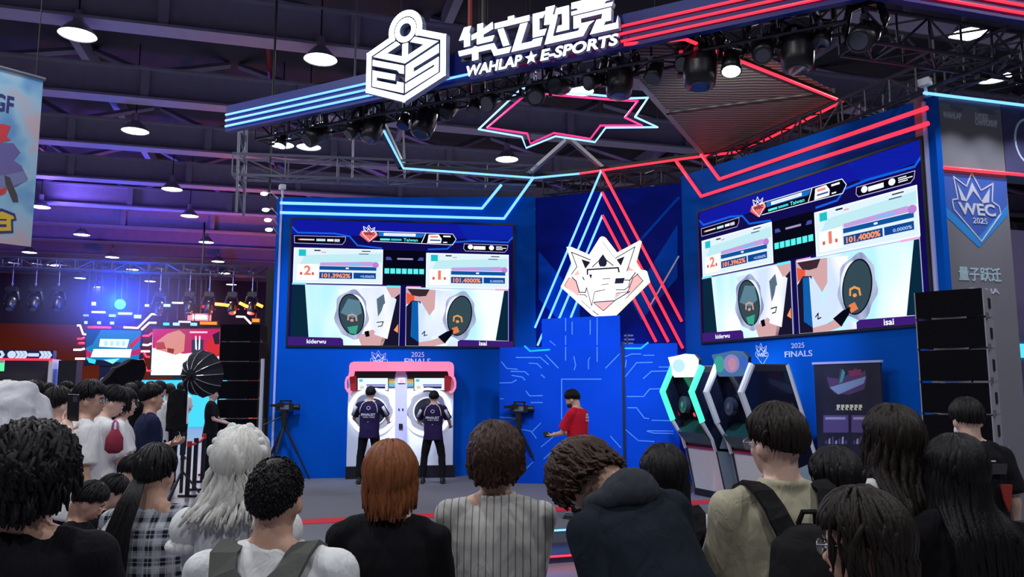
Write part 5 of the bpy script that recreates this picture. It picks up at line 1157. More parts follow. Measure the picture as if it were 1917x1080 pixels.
# ---- on the stage
def aty_floor(px, py, z): p = atz(px, py, z); return p
p = aty(693, 723, 13.85)
SJ = fabric('team_jersey', (0.022, 0.012, 0.065), 0.25)
def jersey(root, child, fin, headrot, J, s):
    jb = MB(); f = Frame((-0.2, 0), (0.2, 0)); M_J = mat('jersey_print', (0.75, 0.75, 0.85), 0.6); M_JY = mat('jersey_piping', (0.8, 0.75, 0.55), 0.6)
    f.O = np.array([0, -0.155, 0.0]); 
    jb.text('FINALIST', f, (-0.13, 1.20, 0.13, 1.245), 0, 0.002, M_J, 0.02); jb.text('WEC 2025', f, (-0.10, 1.165, 0.12, 1.188), 0, 0.002, M_J, 0.01)
    jb.strokes([(-0.03, 1.36), (-0.03, 1.33), (0, 1.31), (0.03, 1.33), (0.03, 1.36), (0, 1.375), (-0.03, 1.36)], 0.009, f, 0, 0.002, M_J); jb.prism([(-0.012, 1.095), (0.012, 1.10), (0.0, 1.085)], f, 0, 0.002, M_J)
    child('jersey_print', fin(jb.v), jb.f, jb.mats, jb.m, False)
    pb_ = MB()
    for sd in (-1, 1):
        S, E, W = J[sd]; pb_.path([(0.06 * sd, -0.06, 1.475), (0.12 * sd, -0.105, 1.43), (0.155 * sd, -0.135, 1.34), (0.165 * sd, -0.14, 1.26)], 0.007, M_JY, 6)
        pb_.path([lerp(S, E, 0.1) + Vector((0.03 * sd, -0.068, 0)), lerp(S, E, 0.75) + Vector((0.03 * sd, -0.075, 0))], [0.028, 0.028], M_J, 8)
    child('jersey_piping', fin(pb_.v), pb_.f, pb_.mats, pb_.m)
Pl1 = person('player with messy black hair at the left dial of the arcade machine', p[0], p[1], 0.27, p[2] - 0.27, hair='short', shirt=SJ, seed=51, yaw=0.0, arms=((0.30, 0.36, 1.10), (0.30, 0.36, 1.10)), lean=0.08, pants=P_BLACK, extra=jersey, spread=1.5, wide=1.14, fine=0.014, skin=SKIN2)
p = aty(812, 731, 13.9)
Pl2 = person('player with round black hair at the right dial of the arcade machine', p[0], p[1], 0.27, p[2] - 0.27, hair='short', shirt=SJ, seed=53, yaw=-0.03, arms=((0.31, 0.38, 1.12), (0.29, 0.36, 1.06)), lean=0.06, pants=P_BLACK, extra=jersey, spread=1.7, wide=1.1, fine=0.014, skin=SKIN2)
p = aty(1082, 727, 10.3)
def redprint(root, child, fin, headrot, J, s):
    jb = MB(); f = Frame((-0.2, 0), (0.2, 0)); f.O = np.array([0.02, -0.15, 0.0]); M_J = mat('jersey_print', (0.75, 0.75, 0.85), 0.6)
    jb.text('WEC', f, (-0.05, 1.335, 0.05, 1.36), 0, 0.002, M_J, 0.02); jb.text('2025', f, (-0.045, 1.295, 0.045, 1.32), 0, 0.002, M_J, 0.01); jb.prism([(-0.025, 1.37), (0.025, 1.37), (0.02, 1.395), (0, 1.405), (-0.02, 1.395)], f, 0, 0.002, M_J)
    child('shirt_print', fin(jb.v), jb.f, jb.mats, jb.m, False)
Rd = person('person in red tee and black mask holding a tablet on the stage', p[0], p[1], 0.25, p[2] - 0.25, hair='short', hm=H_BLACK, shirt=S_RED, seed=55, yaw=0.95, arms=((0.10, 0.36, 1.12), (0.04, 0.36, 1.13)), mask=True, pants=P_BLACK, extra=redprint, head=(0.25, 0.35, 0), fine=0.012, skin=SKIN2, lean=0.05)
rec = {id(r[0]): r for r in PEOPLE}
phone(rec[id(Rd)], -1, 'dark tablet in the hands of the red-shirted person', 0.02, False, dy=0.02)

# ---- queue on the left, mid distance
Q1 = stand('person in cream tee at the queue end with short black hair', 108, 724, 6.6, hair='short', shirt=S_WHITE, seed=61, yaw=-0.6, arms=('front', 'front'), wide=1.1, skin=SKIN2, fine=0.014)
Q2 = stand('tall person with glasses and black shirt over white, looking right', 163, 711, 6.3, hair='short', shirt=S_WHITE, seed=63, yaw=-0.85, head=(-0.5, 0.1, 0), arms=('down', 'down'), glasses=True, fine=0.014)
Q3 = stand('person in white tee looking down at a phone in the queue', 194, 716, 7.0, hair='short', shirt=S_WHITE, seed=65, yaw=-0.7, head=(-0.3, 0.5, 0), arms=('low_phone', 'low_phone'), pants=P_JEAN, fine=0.014, wide=1.1, skin=SKIN2)
Q4 = stand('person in white tee with red bag, facing the stage', 230, 727, 7.8, hair='bob', shirt=S_WHITE, female=True, seed=67, yaw=-1.1, arms=('front', 'front'), pants=P_GREY, fine=0.014, skin=SKIN2, wide=1.08)
Q5 = stand('person in navy tee with crossed arms near the umbrella stand', 283, 718, 8.3, hair='short', shirt=S_NAVY, seed=69, yaw=-0.95, arms=('cross', 'cross'), pants=P_BLACK, fine=0.014, wide=1.12)
for args in (('sitting person with black hair resting chin on a hand', 148, 895, 5.0, dict(shirt=S_BLACK, arms=('knee', 'chin'), seed=71, yaw=-1.3, head=(0.1, 0.5, 0))),
             ('sitting person with bowed black head between two others', 190, 880, 5.6, dict(shirt=S_BLACK, arms=('knee', 'knee'), seed=73, yaw=-1.2, head=(-0.1, 0.6, 0), skin=SKIN2)),
             ('sitting person in white top with black bag, behind the plaid shirt', 236, 848, 6.0, dict(shirt=S_WHITE, arms=('front', 'front'), seed=75, yaw=-1.4, head=(-0.2, 0.4, 0), female=True, skin=SKIN2))):
    x, y, zt = place(args[1], args[2], args[3]); person(args[0], x, y, zt - (1.75 - 0.43) * 0.96, 1.68, sit=True, fine=0.014, **args[4])
    mb = MB(); sx, sy = x, y; zs = zt - (1.75 - 0.43) * 0.96
    if zs > 0.02: mb.box((sx, sy + 0.05, zs / 2), (0.9, 0.9, zs), BLACKP)
    hz = zs + 0.36; mb.box((sx, sy, (hz + zs) / 2 - 0.02), (0.36, 0.36, hz - zs - 0.02), BLACKP)
    tag(mb.build('low_stool'), 'dark low block seat under the ' + ('chin-resting sitter' if args[1] == 148 else 'bowed sitter in black' if args[1] == 190 else 'sitter in white top'), 'seat')
rec = {id(r[0]): r for r in PEOPLE}
# the phone held up just behind the queue
p = aty(137, 763, 4.9); mb = MB(); mb.box((0, 0, 0), (0.078, 0.010, 0.165), BLACKP); mb.box((0.02, -0.007, 0.055), (0.03, 0.006, 0.035), M_LENS); o = mb.build('phone'); o.location = p; o.rotation_euler = (0.1, 0.05, -0.2); tag(o, 'black phone held up in front of the queue', 'phone')
x, y, zt = place(112, 800, 4.75)
Ph = person('person holding a black phone up, mostly hidden behind curly hair', p[0] - 0.194, p[1] - 0.33, 0, 1.70, hair='short', shirt=S_WHITE, seed=77, yaw=0.0, arms=('front', (0.20, 0.30, 1.74)), fine=0.014, skin=SKIN2)
phone(rec[id(Q3)], 1, 'small phone in the hands of the white tee in the queue', 0.03, True, lit=scr(180, 200, 230, 0.5))
# second white wig at left edge
Wg = stand('person under a draped white veil at the left edge', 22, 722, 4.3, hair='wig', hm=H_SILVER, shirt=S_WHITE, female=True, seed=79, yaw=0.1, arms=('down', 'down'), curl=0.5, fine=0.014)
root, J, s, fin, hr = PEOPLE[-1]; mb = MB()
mb.loft([(0, -0.03, 1.20, 0.31, 0.24), (0, -0.03, 1.33, 0.275, 0.23), (0, -0.02, 1.50, 0.215, 0.20), (0, -0.01, 1.65, 0.165, 0.165), (0, 0, 1.755, 0.10, 0.10), (0, 0, 1.775, 0.03, 0.03)], S_WHITE, 30)
res, co = remeshed(mb, 0.014, 1, 0.03, 0.10, 4); Fc = [tuple(q.vertices) for q in res.polygons]; bpy.data.meshes.remove(res)
me = bpy.data.meshes.new('veil'); me.from_pydata([tuple(v) for v in fin(co)], [], Fc); me.materials.append(S_LILAC); me.polygons.foreach_set('use_smooth', [True] * len(Fc)); o = bpy.data.objects.new('veil', me); COL.objects.link(o); o.parent = root
# red bag, paper in the queue
p = aty(214, 826, 6.7); mb = MB(); mb.loft([(0, 0, -0.10, 0.04, 0.03), (0, 0, -0.07, 0.075, 0.05), (0, 0, 0.03, 0.07, 0.05), (0, 0, 0.10, 0.03, 0.02)], fabric('wine_red_cloth', (0.25, 0.03, 0.06)), 18); mb.path([(-0.025, 0, 0.08), (-0.02, 0, 0.15), (0.0, 0, 0.18), (0.02, 0, 0.15), (0.025, 0, 0.08)], 0.010, S_PINK, 6)
o = mb.build('shoulder_bag', smooth=True); o.location = p; tag(o, 'red and pink bag hanging beside the white tee shirts', 'bag')

# ---- people further back
Bk = []
Z0 = 0.0
back = [(62, 712, 9.5, 'dark-haired person behind the veil, back row', S_BLACK, 0.3, 'short'), (40, 716, 8.6, 'light brown haired person at the back, left edge', S_GREY, 0.2, 'bob'), (90, 717, 12, 'person in dark top between phone holder and booth', S_NAVY, -0.3, 'short'),
        (124, 714, 13, 'person in grey top deep in the crowd', S_GREY, -0.9, 'short'), (12, 714, 12, 'person in black top under the arrow booth', S_BLACK, 0.2, 'short'), (245, 717, 13, 'long-haired person in the crowd before the cyan stage', S_BLACK, 0.4, 'long'),
        (258, 713, 14, 'person in white top before the cyan stage', S_WHITE, -0.6, 'short'), (298, 713, 13, 'person in white top right behind the navy tee', S_WHITE, -0.4, 'short'), (318, 718, 15, 'person in dark top beside the umbrella stand', S_BLACK, 0.5, 'short'),
        (282, 714, 19, 'person in lilac top in the rear crowd', S_PINK, 0.1, 'bob'), (215, 712, 20, 'person in black top in the rear crowd, left of the stage glow', S_BLACK, -0.2, 'short'), (398, 725, 17, 'person in black top walking behind the barrier posts', S_BLACK, -1.4, 'short'),
        (340, 716, 21, 'person in white top behind the round umbrella', S_WHITE, 0.2, 'short'), (75, 714, 18, 'person in pale top at the far booth', S_LILAC, 0.2, 'short')]
protos = {}
for i, (px, yt, d, lb, sh, yw, hr_) in enumerate(back):
    x, y, h = place(px, yt, d)
    if hr_ not in protos or len(protos[hr_]) < 2:
        o = person(lb, x, y, 0, 1.75, hair=hr_, hm=(H_BLACK, H_DARK)[i % 2], shirt=sh, seed=90 + i, yaw=yw, arms=(('front', 'front'), ('down', 'front'))[i % 2], fine=0.022, female=hr_ != 'short', vis_hand=True, hairlen=0.25, skin=SKIN2)
        protos.setdefault(hr_, []).append(o)
    else: o = copy_tree(protos[hr_][i % 2], (x, y, 0), yw, lb)
    o.scale = (h / 1.75,) * 3; o['group'] = 'visitors in the rear crowd'
    for c in [c for c in COL.objects if c.parent == o and c.name.startswith('shirt')]:
        c.material_slots[0].link = 'OBJECT'; c.material_slots[0].material = sh
# ------------------------------------------------------------------ twin round-dial arcade machine
g0, g1 = atz(650, 897, 0.25), atz(850, 894, 0.25)
FM = Frame(g0, g0 + FL.U)
X7 = lambda x, y: FM.uv(640 + x / 4.318, 660 + y / 4.318)
def rr_(pts, r=None): return [X7(*p) for p in pts]
M_CABW = mat('cabinet_white_panel', (0.80, 0.82, 0.90), 0.35, coat=0.3); M_LAV = mat('cabinet_lavender', (0.42, 0.42, 0.68), 0.4); M_PINKL = glow('pink_lit_header', (1.0, 0.22, 0.42), 1.15)
M_RING = glow('white_led_ring', (0.85, 0.9, 1.0), 2.6); M_REDP = mat('red_lamp_plastic', (0.5, 0.02, 0.03), 0.4); M_GLASSD = mat('dark_dial_glass', (0.02, 0.025, 0.03), 0.08, coat=1.0); M_KEY = mat('dial_button_grey', (0.30, 0.30, 0.36), 0.4)
wall_n = lambda f, x: 0
uA, vA = X7(50, 300); uB, vB = X7(898, 910); zt = X7(400, 150)[1]; BK = -0.42
r = empty('arcade_machine', tuple(FM.pt((uA + uB) / 2, 0.25)), 'white twin arcade machine with pink header and two round dials', 'arcade machine')
mb = MB(); mb.fbox(FM, X7(30, 900)[0], X7(915, 900)[0], 0.25, vB, BK, 0.0, BLACKP); mb.build('base', r, world=True)
mb = MB(); mb.fbox(FM, uA, uB, vB, zt - 0.03, BK, -0.06, M_CABW); mb.build('cabinet_body', r, world=True)
mb = MB()
def rrect(x0, y0, x1, y1, rad, n=6):
    pts = []
    for (cx, cy, a0) in ((x0 + rad, y0 + rad, 180), (x1 - rad, y0 + rad, 270), (x1 - rad, y1 - rad, 0), (x0 + rad, y1 - rad, 90)):
        for k in range(n + 1):
            a = math.radians(a0 + 90 * k / n); pts.append((cx + rad * math.cos(a), cy + rad * math.sin(a)))
    return pts
mb.prism(rr_([(62, 195), (62, 110), (72, 85), (98, 74), (865, 74), (893, 85), (903, 110), (903, 195), (868, 190), (855, 150), (105, 150), (98, 190)]), FM, -0.25, 0.10, M_PINKL); mb.build('lit_header', r, world=True)
mb = MB(); mb.prism(rr_([(98, 150), (862, 150), (862, 205), (98, 205)]), FM, -0.2, -0.03, BLACKP); mb.build('header_recess', r, world=True)
for x0, x1 in ((30, 122), (832, 918)):
    s_ = 1 if x0 < 100 else -1; mb = MB()
    o_ = x0 if s_ > 0 else x1
    mb.prism(rr_([(o_ + 30 * s_, 188), (o_ + 88 * s_, 188), (o_ + 88 * s_, 318), (o_ + 40 * s_, 305)]), FM, -0.2, 0.02, M_REDP); a = mb.build('side_speaker', r, world=True)
    mb = MB(); mb.path([FM.pt(*X7(o_ + q * s_, y), 0.03) for q, y in ((32, 190), (12, 205), (3, 240), (5, 285), (22, 315), (50, 322))], 0.022, M_PINKL, 8, up=tuple(FM.N)); mb.build('side_lamp', r, True, world=True)
for x0, x1 in ((128, 372), (586, 828)):
    mb = MB(); mb.prism(rr_([(x0 - 6, 200), (x1 + 6, 200), (x1 + 6, 310), (x0 - 6, 310)]), FM, -0.1, -0.02, BLACKP)
    sc_ = lambda a, b, c, d, m, k: mb.prism(rr_([(a, d), (c, d), (c, b), (a, b)]), FM, -0.02 + 0.001 * k, -0.02 + 0.001 * k, m)
    sc_(x0, 206, x1, 304, scr(225, 238, 255, 1.15), 1); sc_(x0 + 12, 215, x0 + 40, 235, scr(90, 190, 220), 2); sc_(x0 + 70, 256, x1 - 20, 268, scr(120, 110, 190), 2); sc_(x0 + 75, 272, x1 - 22, 290, scr(30, 40, 120), 2); sc_(x0 + 20, 270, x0 + 50, 292, scr(240, 200, 190), 2)
    mb.build('monitor', r, world=True)
for cx in (250, 692):
    mb = MB(); c = FM.pt(*X7(cx, 475)); R_out = abs(X7(cx + 182, 475)[0] - X7(cx, 475)[0])
    circ3 = lambda rad, n, k=40, wob=0.0: [FM.pt(X7(cx, 475)[0] + rad * (1 + wob * math.cos(8 * 2 * PI * i / k)) * math.cos(2 * PI * i / k), X7(cx, 475)[1] + rad * (1 + wob * math.cos(8 * 2 * PI * i / k)) * math.sin(2 * PI * i / k), n) for i in range(k)]
    mb.path(circ3(R_out, -0.045), 0.035, M_RING, 8, up=tuple(FM.N), closed=True); mb.build('led_ring', r, True, world=True)
    mb = MB(); P = circ3(R_out * 0.86, -0.03, 64, 0.045); mb.add(P + [p - FM.N * 0.04 for p in P], [tuple(range(64))] + [(i, (i + 1) % 64, (i + 1) % 64 + 64, i + 64) for i in range(64)], M_KEY)
    P = circ3(R_out * 0.64, -0.015); mb.add(P, [tuple(range(40))], M_CABW); P = circ3(R_out * 0.58, -0.010); mb.add(P, [tuple(range(40))], M_GLASSD); mb.build('round_dial', r, world=True)
mb = MB(); mb.prism(rr_([(430, 190), (440, 150), (515, 150), (528, 190), (528, 905), (430, 905)]), FM, -0.1, -0.01, M_LAV)
mb.prism(rr_([(455, 245), (510, 245), (510, 205), (455, 205)]), FM, -0.01, 0.012, M_CABW); mb.prism(rr_([(465, 240), (500, 240), (500, 215), (465, 215)]), FM, 0.012, 0.014, mat('reader_pink', (0.7, 0.35, 0.45), 0.4))
mb.prism(rr_([(460, 612), (492, 612), (492, 575), (460, 575)]), FM, -0.01, 0.02, BLACKP); mb.prism(rr_([(456, 462), (468, 462), (468, 452), (456, 452)]), FM, -0.01, 0.01, BLACKP); mb.prism(rr_([(486, 462), (498, 462), (498, 452), (486, 452)]), FM, -0.01, 0.01, BLACKP)
mb.build('centre_column', r, world=True)
mb = MB(); cols = [(0.5, 0.25, 0.05), (0.45, 0.4, 0.1), (0.1, 0.35, 0.2), (0.1, 0.25, 0.5)]
for k, c in enumerate(cols):
    m = mat('rainbow_strip_%d' % k, c, 0.5)
    for x0, x1 in ((380, 430), (528, 578)): mb.prism(rr_([(x0, 215 + 15 * k + 15), (x1, 215 + 15 * k + 15), (x1, 215 + 15 * k), (x0, 215 + 15 * k)]), FM, -0.06, -0.03, m)
mb.build('rainbow_panel', r, world=True)

# ------------------------------------------------------------------ angular arcade cabinets on the right wall
M_CABG = mat('cabinet_side_pale', (0.42, 0.55, 0.62), 0.4); M_TINT = mat('cabinet_dark_glass', (0.008, 0.010, 0.03), 0.12, coat=0.6); M_LEDG = glow('green_led_rim', (0.05, 1.0, 0.45), 1.8); M_RIMW = mat('white_rim_plastic', (0.72, 0.75, 0.85), 0.35)
U_, N_ = Vector(FR.U), Vector(FR.N)
def arcade(p, label, rim, marquee):
    p = p + N_ * 0.10; W = 0.80
    P = lambda f, z, w: p + N_ * f + U_ * (w) + Vector((0, 0, z - 0.25))
    r = empty('arcade_cabinet', tuple(p), label, 'arcade machine', 'angular arcade cabinets on the right')
    front = [(0.26, 2.24), (0.46, 1.86), (0.28, 1.42), (0.10, 1.16), (0.04, 0.98), (-0.10, 0.36)]; rear = [(-0.58, 0.36), (-0.78, 0.95), (-0.52, 1.72), (-0.34, 2.24)]
    prof = front + rear
    for w0, w1 in ((-W, -W + 0.045), (-0.045, 0.0)):
        mb = MB(); k = len(prof); vs = [P(f, z, w0) for f, z in prof] + [P(f, z, w1) for f, z in prof]
        mb.add(vs, [tuple(range(k)), tuple(range(2 * k - 1, k - 1, -1))] + [(i, (i + 1) % k, (i + 1) % k + k, i + k) for i in range(k)], M_TINT); mb.build('side_panel', r, world=True)
        wc = (w0 + w1) / 2
        mb = MB(); mb.path([P(f, z, wc) for f, z in front[:3]], [0.055, 0.055, 0.05], rim, 8, up=tuple(U_), rr=0.7); mb.build('upper_rim', r, world=True)
        mb = MB(); mb.path([P(f + 0.01, z, wc) for f, z in front[2:5]], [0.04, 0.035, 0.035], M_RIMW, 8, up=tuple(U_), rr=0.7); mb.build('lower_rim', r, world=True)
        mb = MB(); mb.path([P(f, z, wc) for f, z in rear[::-1][:3]], [0.045, 0.045, 0.045], M_RIMW, 8, up=tuple(U_), rr=0.8); mb.build('rear_rim', r, world=True)
        mb = MB(); vs = []
        lo = [(0.04, 0.98), (-0.10, 0.36), (-0.58, 0.36), (-0.74, 0.84), (-0.20, 0.98), (-0.42, 1.30), (-0.30, 1.36)] if False else [(0.045, 0.985), (-0.10, 0.36), (-0.58, 0.36), (-0.76, 0.90), (-0.40, 0.80), (-0.20, 0.96)]
        sg = 0.006 if w1 == 0 else -0.006; ww = w1 if w1 == 0 else w0; k = len(lo)
        vs = [P(f, z, ww) for f, z in lo] + [P(f, z, ww + sg) for f, z in lo]
        mb.add(vs, [tuple(range(k)), tuple(range(2 * k - 1, k - 1, -1))] + [(i, (i + 1) % k, (i + 1) % k + k, i + k) for i in range(k)], M_CABG)
        tri = [(0.0, 1.02), (-0.12, 1.30), (-0.26, 1.36), (-0.34, 1.16), (-0.30, 1.00)]; k = 5
        vs = [P(f, z, ww) for f, z in tri] + [P(f, z, ww + sg) for f, z in tri]; mb.add(vs, [tuple(range(k)), tuple(range(2 * k - 1, k - 1, -1))] + [(i, (i + 1) % k, (i + 1) % k + k, i + k) for i in range(k)], M_CABG)
        mb.build('base_side', r, world=True)
    def panel_(pts, m, nm, th=0.03, a=-W + 0.045, b=-0.045):
        mb = MB(); vs = []
        for (f, z) in pts: vs += [P(f, z, a), P(f, z, b)]
        fs = [(2 * i, 2 * i + 1, 2 * i + 3, 2 * i + 2) for i in range(len(pts) - 1)]
        k = len(vs); vs += [v - N_ * th for v in vs]; fs += [tuple(k + i for i in f[::-1]) for f in fs]; fs += [(0, 1, k + 1, k), (k - 2, k - 1, 2 * k - 1, 2 * k - 2)]
        mb.add(vs, fs, m); return mb.build(nm, r, world=True)
    panel_([(0.20, 2.22), (0.18, 1.86), (0.0, 1.42)], M_TINT, 'screen')
    panel_([(0.0, 1.42), (0.22, 1.24), (0.02, 1.02)], mat('console_dark_green', (0.01, 0.05, 0.05), 0.25, coat=0.5), 'control_panel')
    panel_([(0.03, 0.99), (-0.10, 0.36)], WHITEP, 'front_door', a=-W, b=0.0)
    panel_([(0.06, 1.02), (0.05, 0.99)], mat('magenta_strip', (0.4, 0.02, 0.12), 0.4), 'accent_strip', a=-W, b=0)
    mb = MB(); c = (P(-0.35, 0.305, -W / 2)); mb.box(tuple(c), (W * 0.96, 0.5, 0.11), BLACKP, rz=math.atan2(U_[1], U_[0])); mb.build('plinth', r, world=True)
    mb = MB(); c = P(-0.05, 2.20, -W / 2); mb.box(tuple(c), (W, 0.62, 0.10), mat('cabinet_top_grey', (0.10, 0.10, 0.12), 0.4), rz=math.atan2(U_[1], U_[0])); mb.build('top_cover', r, world=True)
    mb = MB(); fm = Frame(tuple(P(0.30, 0, -W + 0.02))[:2], tuple(P(0.30, 0, -0.02))[:2]); wv_ = W - 0.04
    out = [(0.0, 2.16), (0.10, 2.08), (wv_ - 0.16, 2.08), (wv_ - 0.04, 2.16), (wv_ - 0.02, 2.34), (wv_ - 0.12, 2.42), (0.4, 2.44), (0.10, 2.41), (-0.06, 2.40), (-0.01, 2.30)]
    mb.prism(out, fm, -0.05, 0.0, marquee[0], BLACKP)
    for (cx, cy, rx, ry, m) in marquee[1]:
        mb.prism([(cx * wv_ + rx * math.cos(2 * PI * i / 20), cy + ry * math.sin(2 * PI * i / 20)) for i in range(20)], fm, 0.0, 0.004, m)
    mb.build('marquee', r, world=True)
    mb = MB(); c = P(0.14, 1.66, -W + 0.22)
    fd = Frame(tuple(c)[:2], tuple(c + U_)[:2]); q = [(0.10 * math.cos(a), 1.66 + 0.13 * math.sin(a)) for a in [2 * PI * i / 24 for i in range(24)]]
    mb.prism(q, fd, 0, 0.09, mat('dial_dark', (0.03, 0.04, 0.07), 0.3)); mb.prism([(0.35 * a, 1.66 + 0.35 * (b - 1.66)) for a, b in q], fd, 0.09, 0.1, M_LENS)
    mb.build('speaker_grille', r, world=True)
    return r, P
k_ = FR.off(0.92).uv(1360, 916); AP = Vector(FR.off(0.92).pt(k_[0], 0.25))
ar1, P1_ = arcade(AP, 'angular arcade cabinet with green glowing rims, left of the pair', M_LEDG, (scr(230, 245, 250, 1.3), [(0.3, 2.26, 0.16, 0.10, scr(180, 225, 235, 1.2)), (0.7, 2.28, 0.10, 0.08, scr(250, 240, 250, 1.4))]))
ar2, P2_ = arcade(AP + U_ * 1.11, 'angular arcade cabinet with white rims and colourful marquee, right of the pair', M_RIMW, (scr(70, 110, 160), [(0.15, 2.26, 0.12, 0.12, scr(60, 160, 150)), (0.5, 2.26, 0.17, 0.13, scr(150, 130, 190)), (0.52, 2.25, 0.09, 0.09, scr(200, 140, 150)), (0.85, 2.27, 0.09, 0.10, scr(60, 100, 190))]))
mb = MB(); q = P1_(0.02, 1.52, -0.55); mb.ell(tuple(q), (0.03, 0.03, 0.05), glow('red_indicator', (1, 0.02, 0.04), 3), u=10, v=6); q2 = P1_(0.21, 2.12, -0.55); mb.ell(tuple(q2), (0.03, 0.03, 0.02), glow('red_indicator', (1, 0.02, 0.04), 3), u=10, v=6)
mb.build('red_indicator', ar1, world=True)

# poster stand
fp = FR.off(0.22); u0, v1 = fp.uv(1523, 681); u1, v2 = fp.uv(1647, 676); v0 = 0.25
r = empty('poster_stand', tuple(fp.pt((u0 + u1) / 2, v0)), 'tall dark poster stand with a neon crown picture beside the cabinets', 'poster stand')
M_POST = mat('poster_dark_print', (0.02, 0.02, 0.045), 0.4, var=0.5, bscale=3)
mb = MB(); mb.fbox(fp, u0, u1, v0 + 0.06, v1, -0.03, 0, M_POST); o = mb.build('poster_board', r, world=True)
mb = MB(); mb.fbox(fp, u0 - 0.02, u1 + 0.02, v1 - 0.01, v1 + 0.02, -0.035, 0.01, M_EDGE); mb.fbox(fp, u0 + 0.05, u1 - 0.05, v0, v0 + 0.06, -0.16, 0.12, BLACKP); mb.build('poster_frame', r, world=True)
S7 = lambda x, y: fp.uv(1220 + x / 3.374, 620 + y / 3.374)
mb = MB(); pp = lambda pts, m, k: mb.prism([S7(*q) for q in pts], fp, 0.0, 0.001 + 0.001 * k, m)
pp([(1105, 290), (1180, 300), (1195, 235), (1225, 285), (1290, 230), (1310, 275), (1350, 245), (1355, 310), (1345, 365), (1250, 400), (1160, 395), (1125, 360)], mat('poster_purple', (0.10, 0.05, 0.16), 0.4), 0)
pp([(1185, 330), (1205, 240), (1222, 260), (1205, 320)], mat('poster_teal', (0.05, 0.35, 0.35), 0.4), 1); pp([(1125, 355), (1355, 285), (1340, 330), (1180, 400)], mat('poster_iceblue', (0.22, 0.32, 0.55), 0.4), 2); pp([(1240, 250), (1320, 240), (1330, 275), (1260, 290)], mat('poster_wine', (0.25, 0.04, 0.10), 0.4), 2)
for k in range(6): xx = 1165 + 28 * k; pp([(xx, 500), (xx + 6, 478), (xx + 2, 465), (xx + 22, 462), (xx + 26, 482), (xx + 14, 484), (xx + 20, 498), (xx + 10, 500), (xx + 8, 488)], mat('poster_cream', (0.75, 0.72, 0.55), 0.5), 2)
for x0 in (1085, 1262):
    pp([(x0, 640), (x0 + 158, 640), (x0 + 158, 530), (x0, 530)], mat('poster_violet', (0.12, 0.08, 0.26), 0.4), 1); pp([(x0 + 12, 558), (x0 + 140, 558), (x0 + 140, 542), (x0 + 12, 542)], mat('poster_lilac', (0.4, 0.38, 0.6), 0.4), 2)
    for k in range(7):
        xx = x0 + 10 + 21 * k; hh = 25 + 12 * ((k * 7) % 3); pp([(xx, 712), (xx + 14, 712), (xx + 12, 712 - hh), (xx + 3, 712 - hh + 6)], mat('poster_lilac', (0.4, 0.38, 0.6), 0.4) if k % 2 else mat('poster_violet', (0.12, 0.08, 0.26), 0.4), 2)
mb.build('poster_picture', r, world=True)

# ------------------------------------------------------------------ video cameras on tripods
def tripod_cam(px, py, foot, label, face=0.0, legs=(-0.5, 0.25, 1.0)):
    d = aty(px, py, 1.0); p = atz(*foot, 0.25); y = p[1] - 0.1; c = Vector(aty(px, py, y)); r = empty('video_camera', tuple(c), label + ' on its tripod', 'video camera', 'video cameras on tripods')
    mb = MB(); R = Matrix.Rotation(face, 3, 'Z')
    mb.box(c, (0.32, 0.14, 0.13), BLACKP, rz=face); mb.path([c + R @ Vector((0.15, 0, 0)), c + R @ Vector((0.25, 0, 0.0)), c + R @ Vector((0.27, 0, 0))], [0.05, 0.055, 0.07], BLACKP, 12); mb.build('camera_body', r, world=True)
    mb = MB(); mb.box(c + R @ Vector((0.02, 0, 0.115)), (0.22, 0.03, 0.03), BLACKP, rz=face); mb.box(c + R @ Vector((-0.07, 0, 0.09)), (0.03, 0.03, 0.05), BLACKP, rz=face); mb.box(c + R @ Vector((0.10, 0, 0.09)), (0.03, 0.03, 0.05), BLACKP, rz=face); mb.box(c + R @ Vector((-0.2, 0.02, 0.03)), (0.12, 0.05, 0.05), BLACKP, rz=face); mb.build('carry_handle', r, world=True)
    mb = MB(); mb.box(c + R @ Vector((0.0, -0.074, 0.0)), (0.16, 0.008, 0.08), GREYM, rz=face); mb.box(c + R @ Vector((-0.06, -0.10, 0.05)), (0.11, 0.015, 0.07), BLACKP, rz=face); mb.build('side_screen', r, world=True)
    h = c + Vector((0, 0, -0.07)); mb = MB(); mb.path([h, h - Vector((0, 0, 0.08)), h - Vector((0, 0, 0.28))], [0.07, 0.06, 0.045], BLACK, 12); mb.tube(h - Vector((0, 0, 0.08)), h + R @ Vector((-0.38, -0.1, -0.26)), 0.012, BLACK); mb.build('fluid_head', r, world=True)
    t = h - Vector((0, 0, 0.25))
    for a in (0.5, 2.6, 4.4):
        f_ = Vector((t[0] + 0.52 * math.cos(a), t[1] + 0.3 * math.sin(a), 0.26)); mb = MB(); m_ = t.lerp(f_, 0.5)
        mb.tube(t, m_, 0.024, BLACK); mb.tube(m_, f_, 0.016, BLACK); mb.ell(m_, 0.03, BLACK, u=8, v=6); mb.ell(f_, 0.024, BLACK, u=8, v=6); mb.build('tripod_leg', r, world=True)
tripod_cam(533, 762, (540, 897), 'black video camera before the left edge of the stage wall', 0.2)
tripod_cam(971, 765, (990, 905), 'black video camera left of the red-shirted person', 0.0)

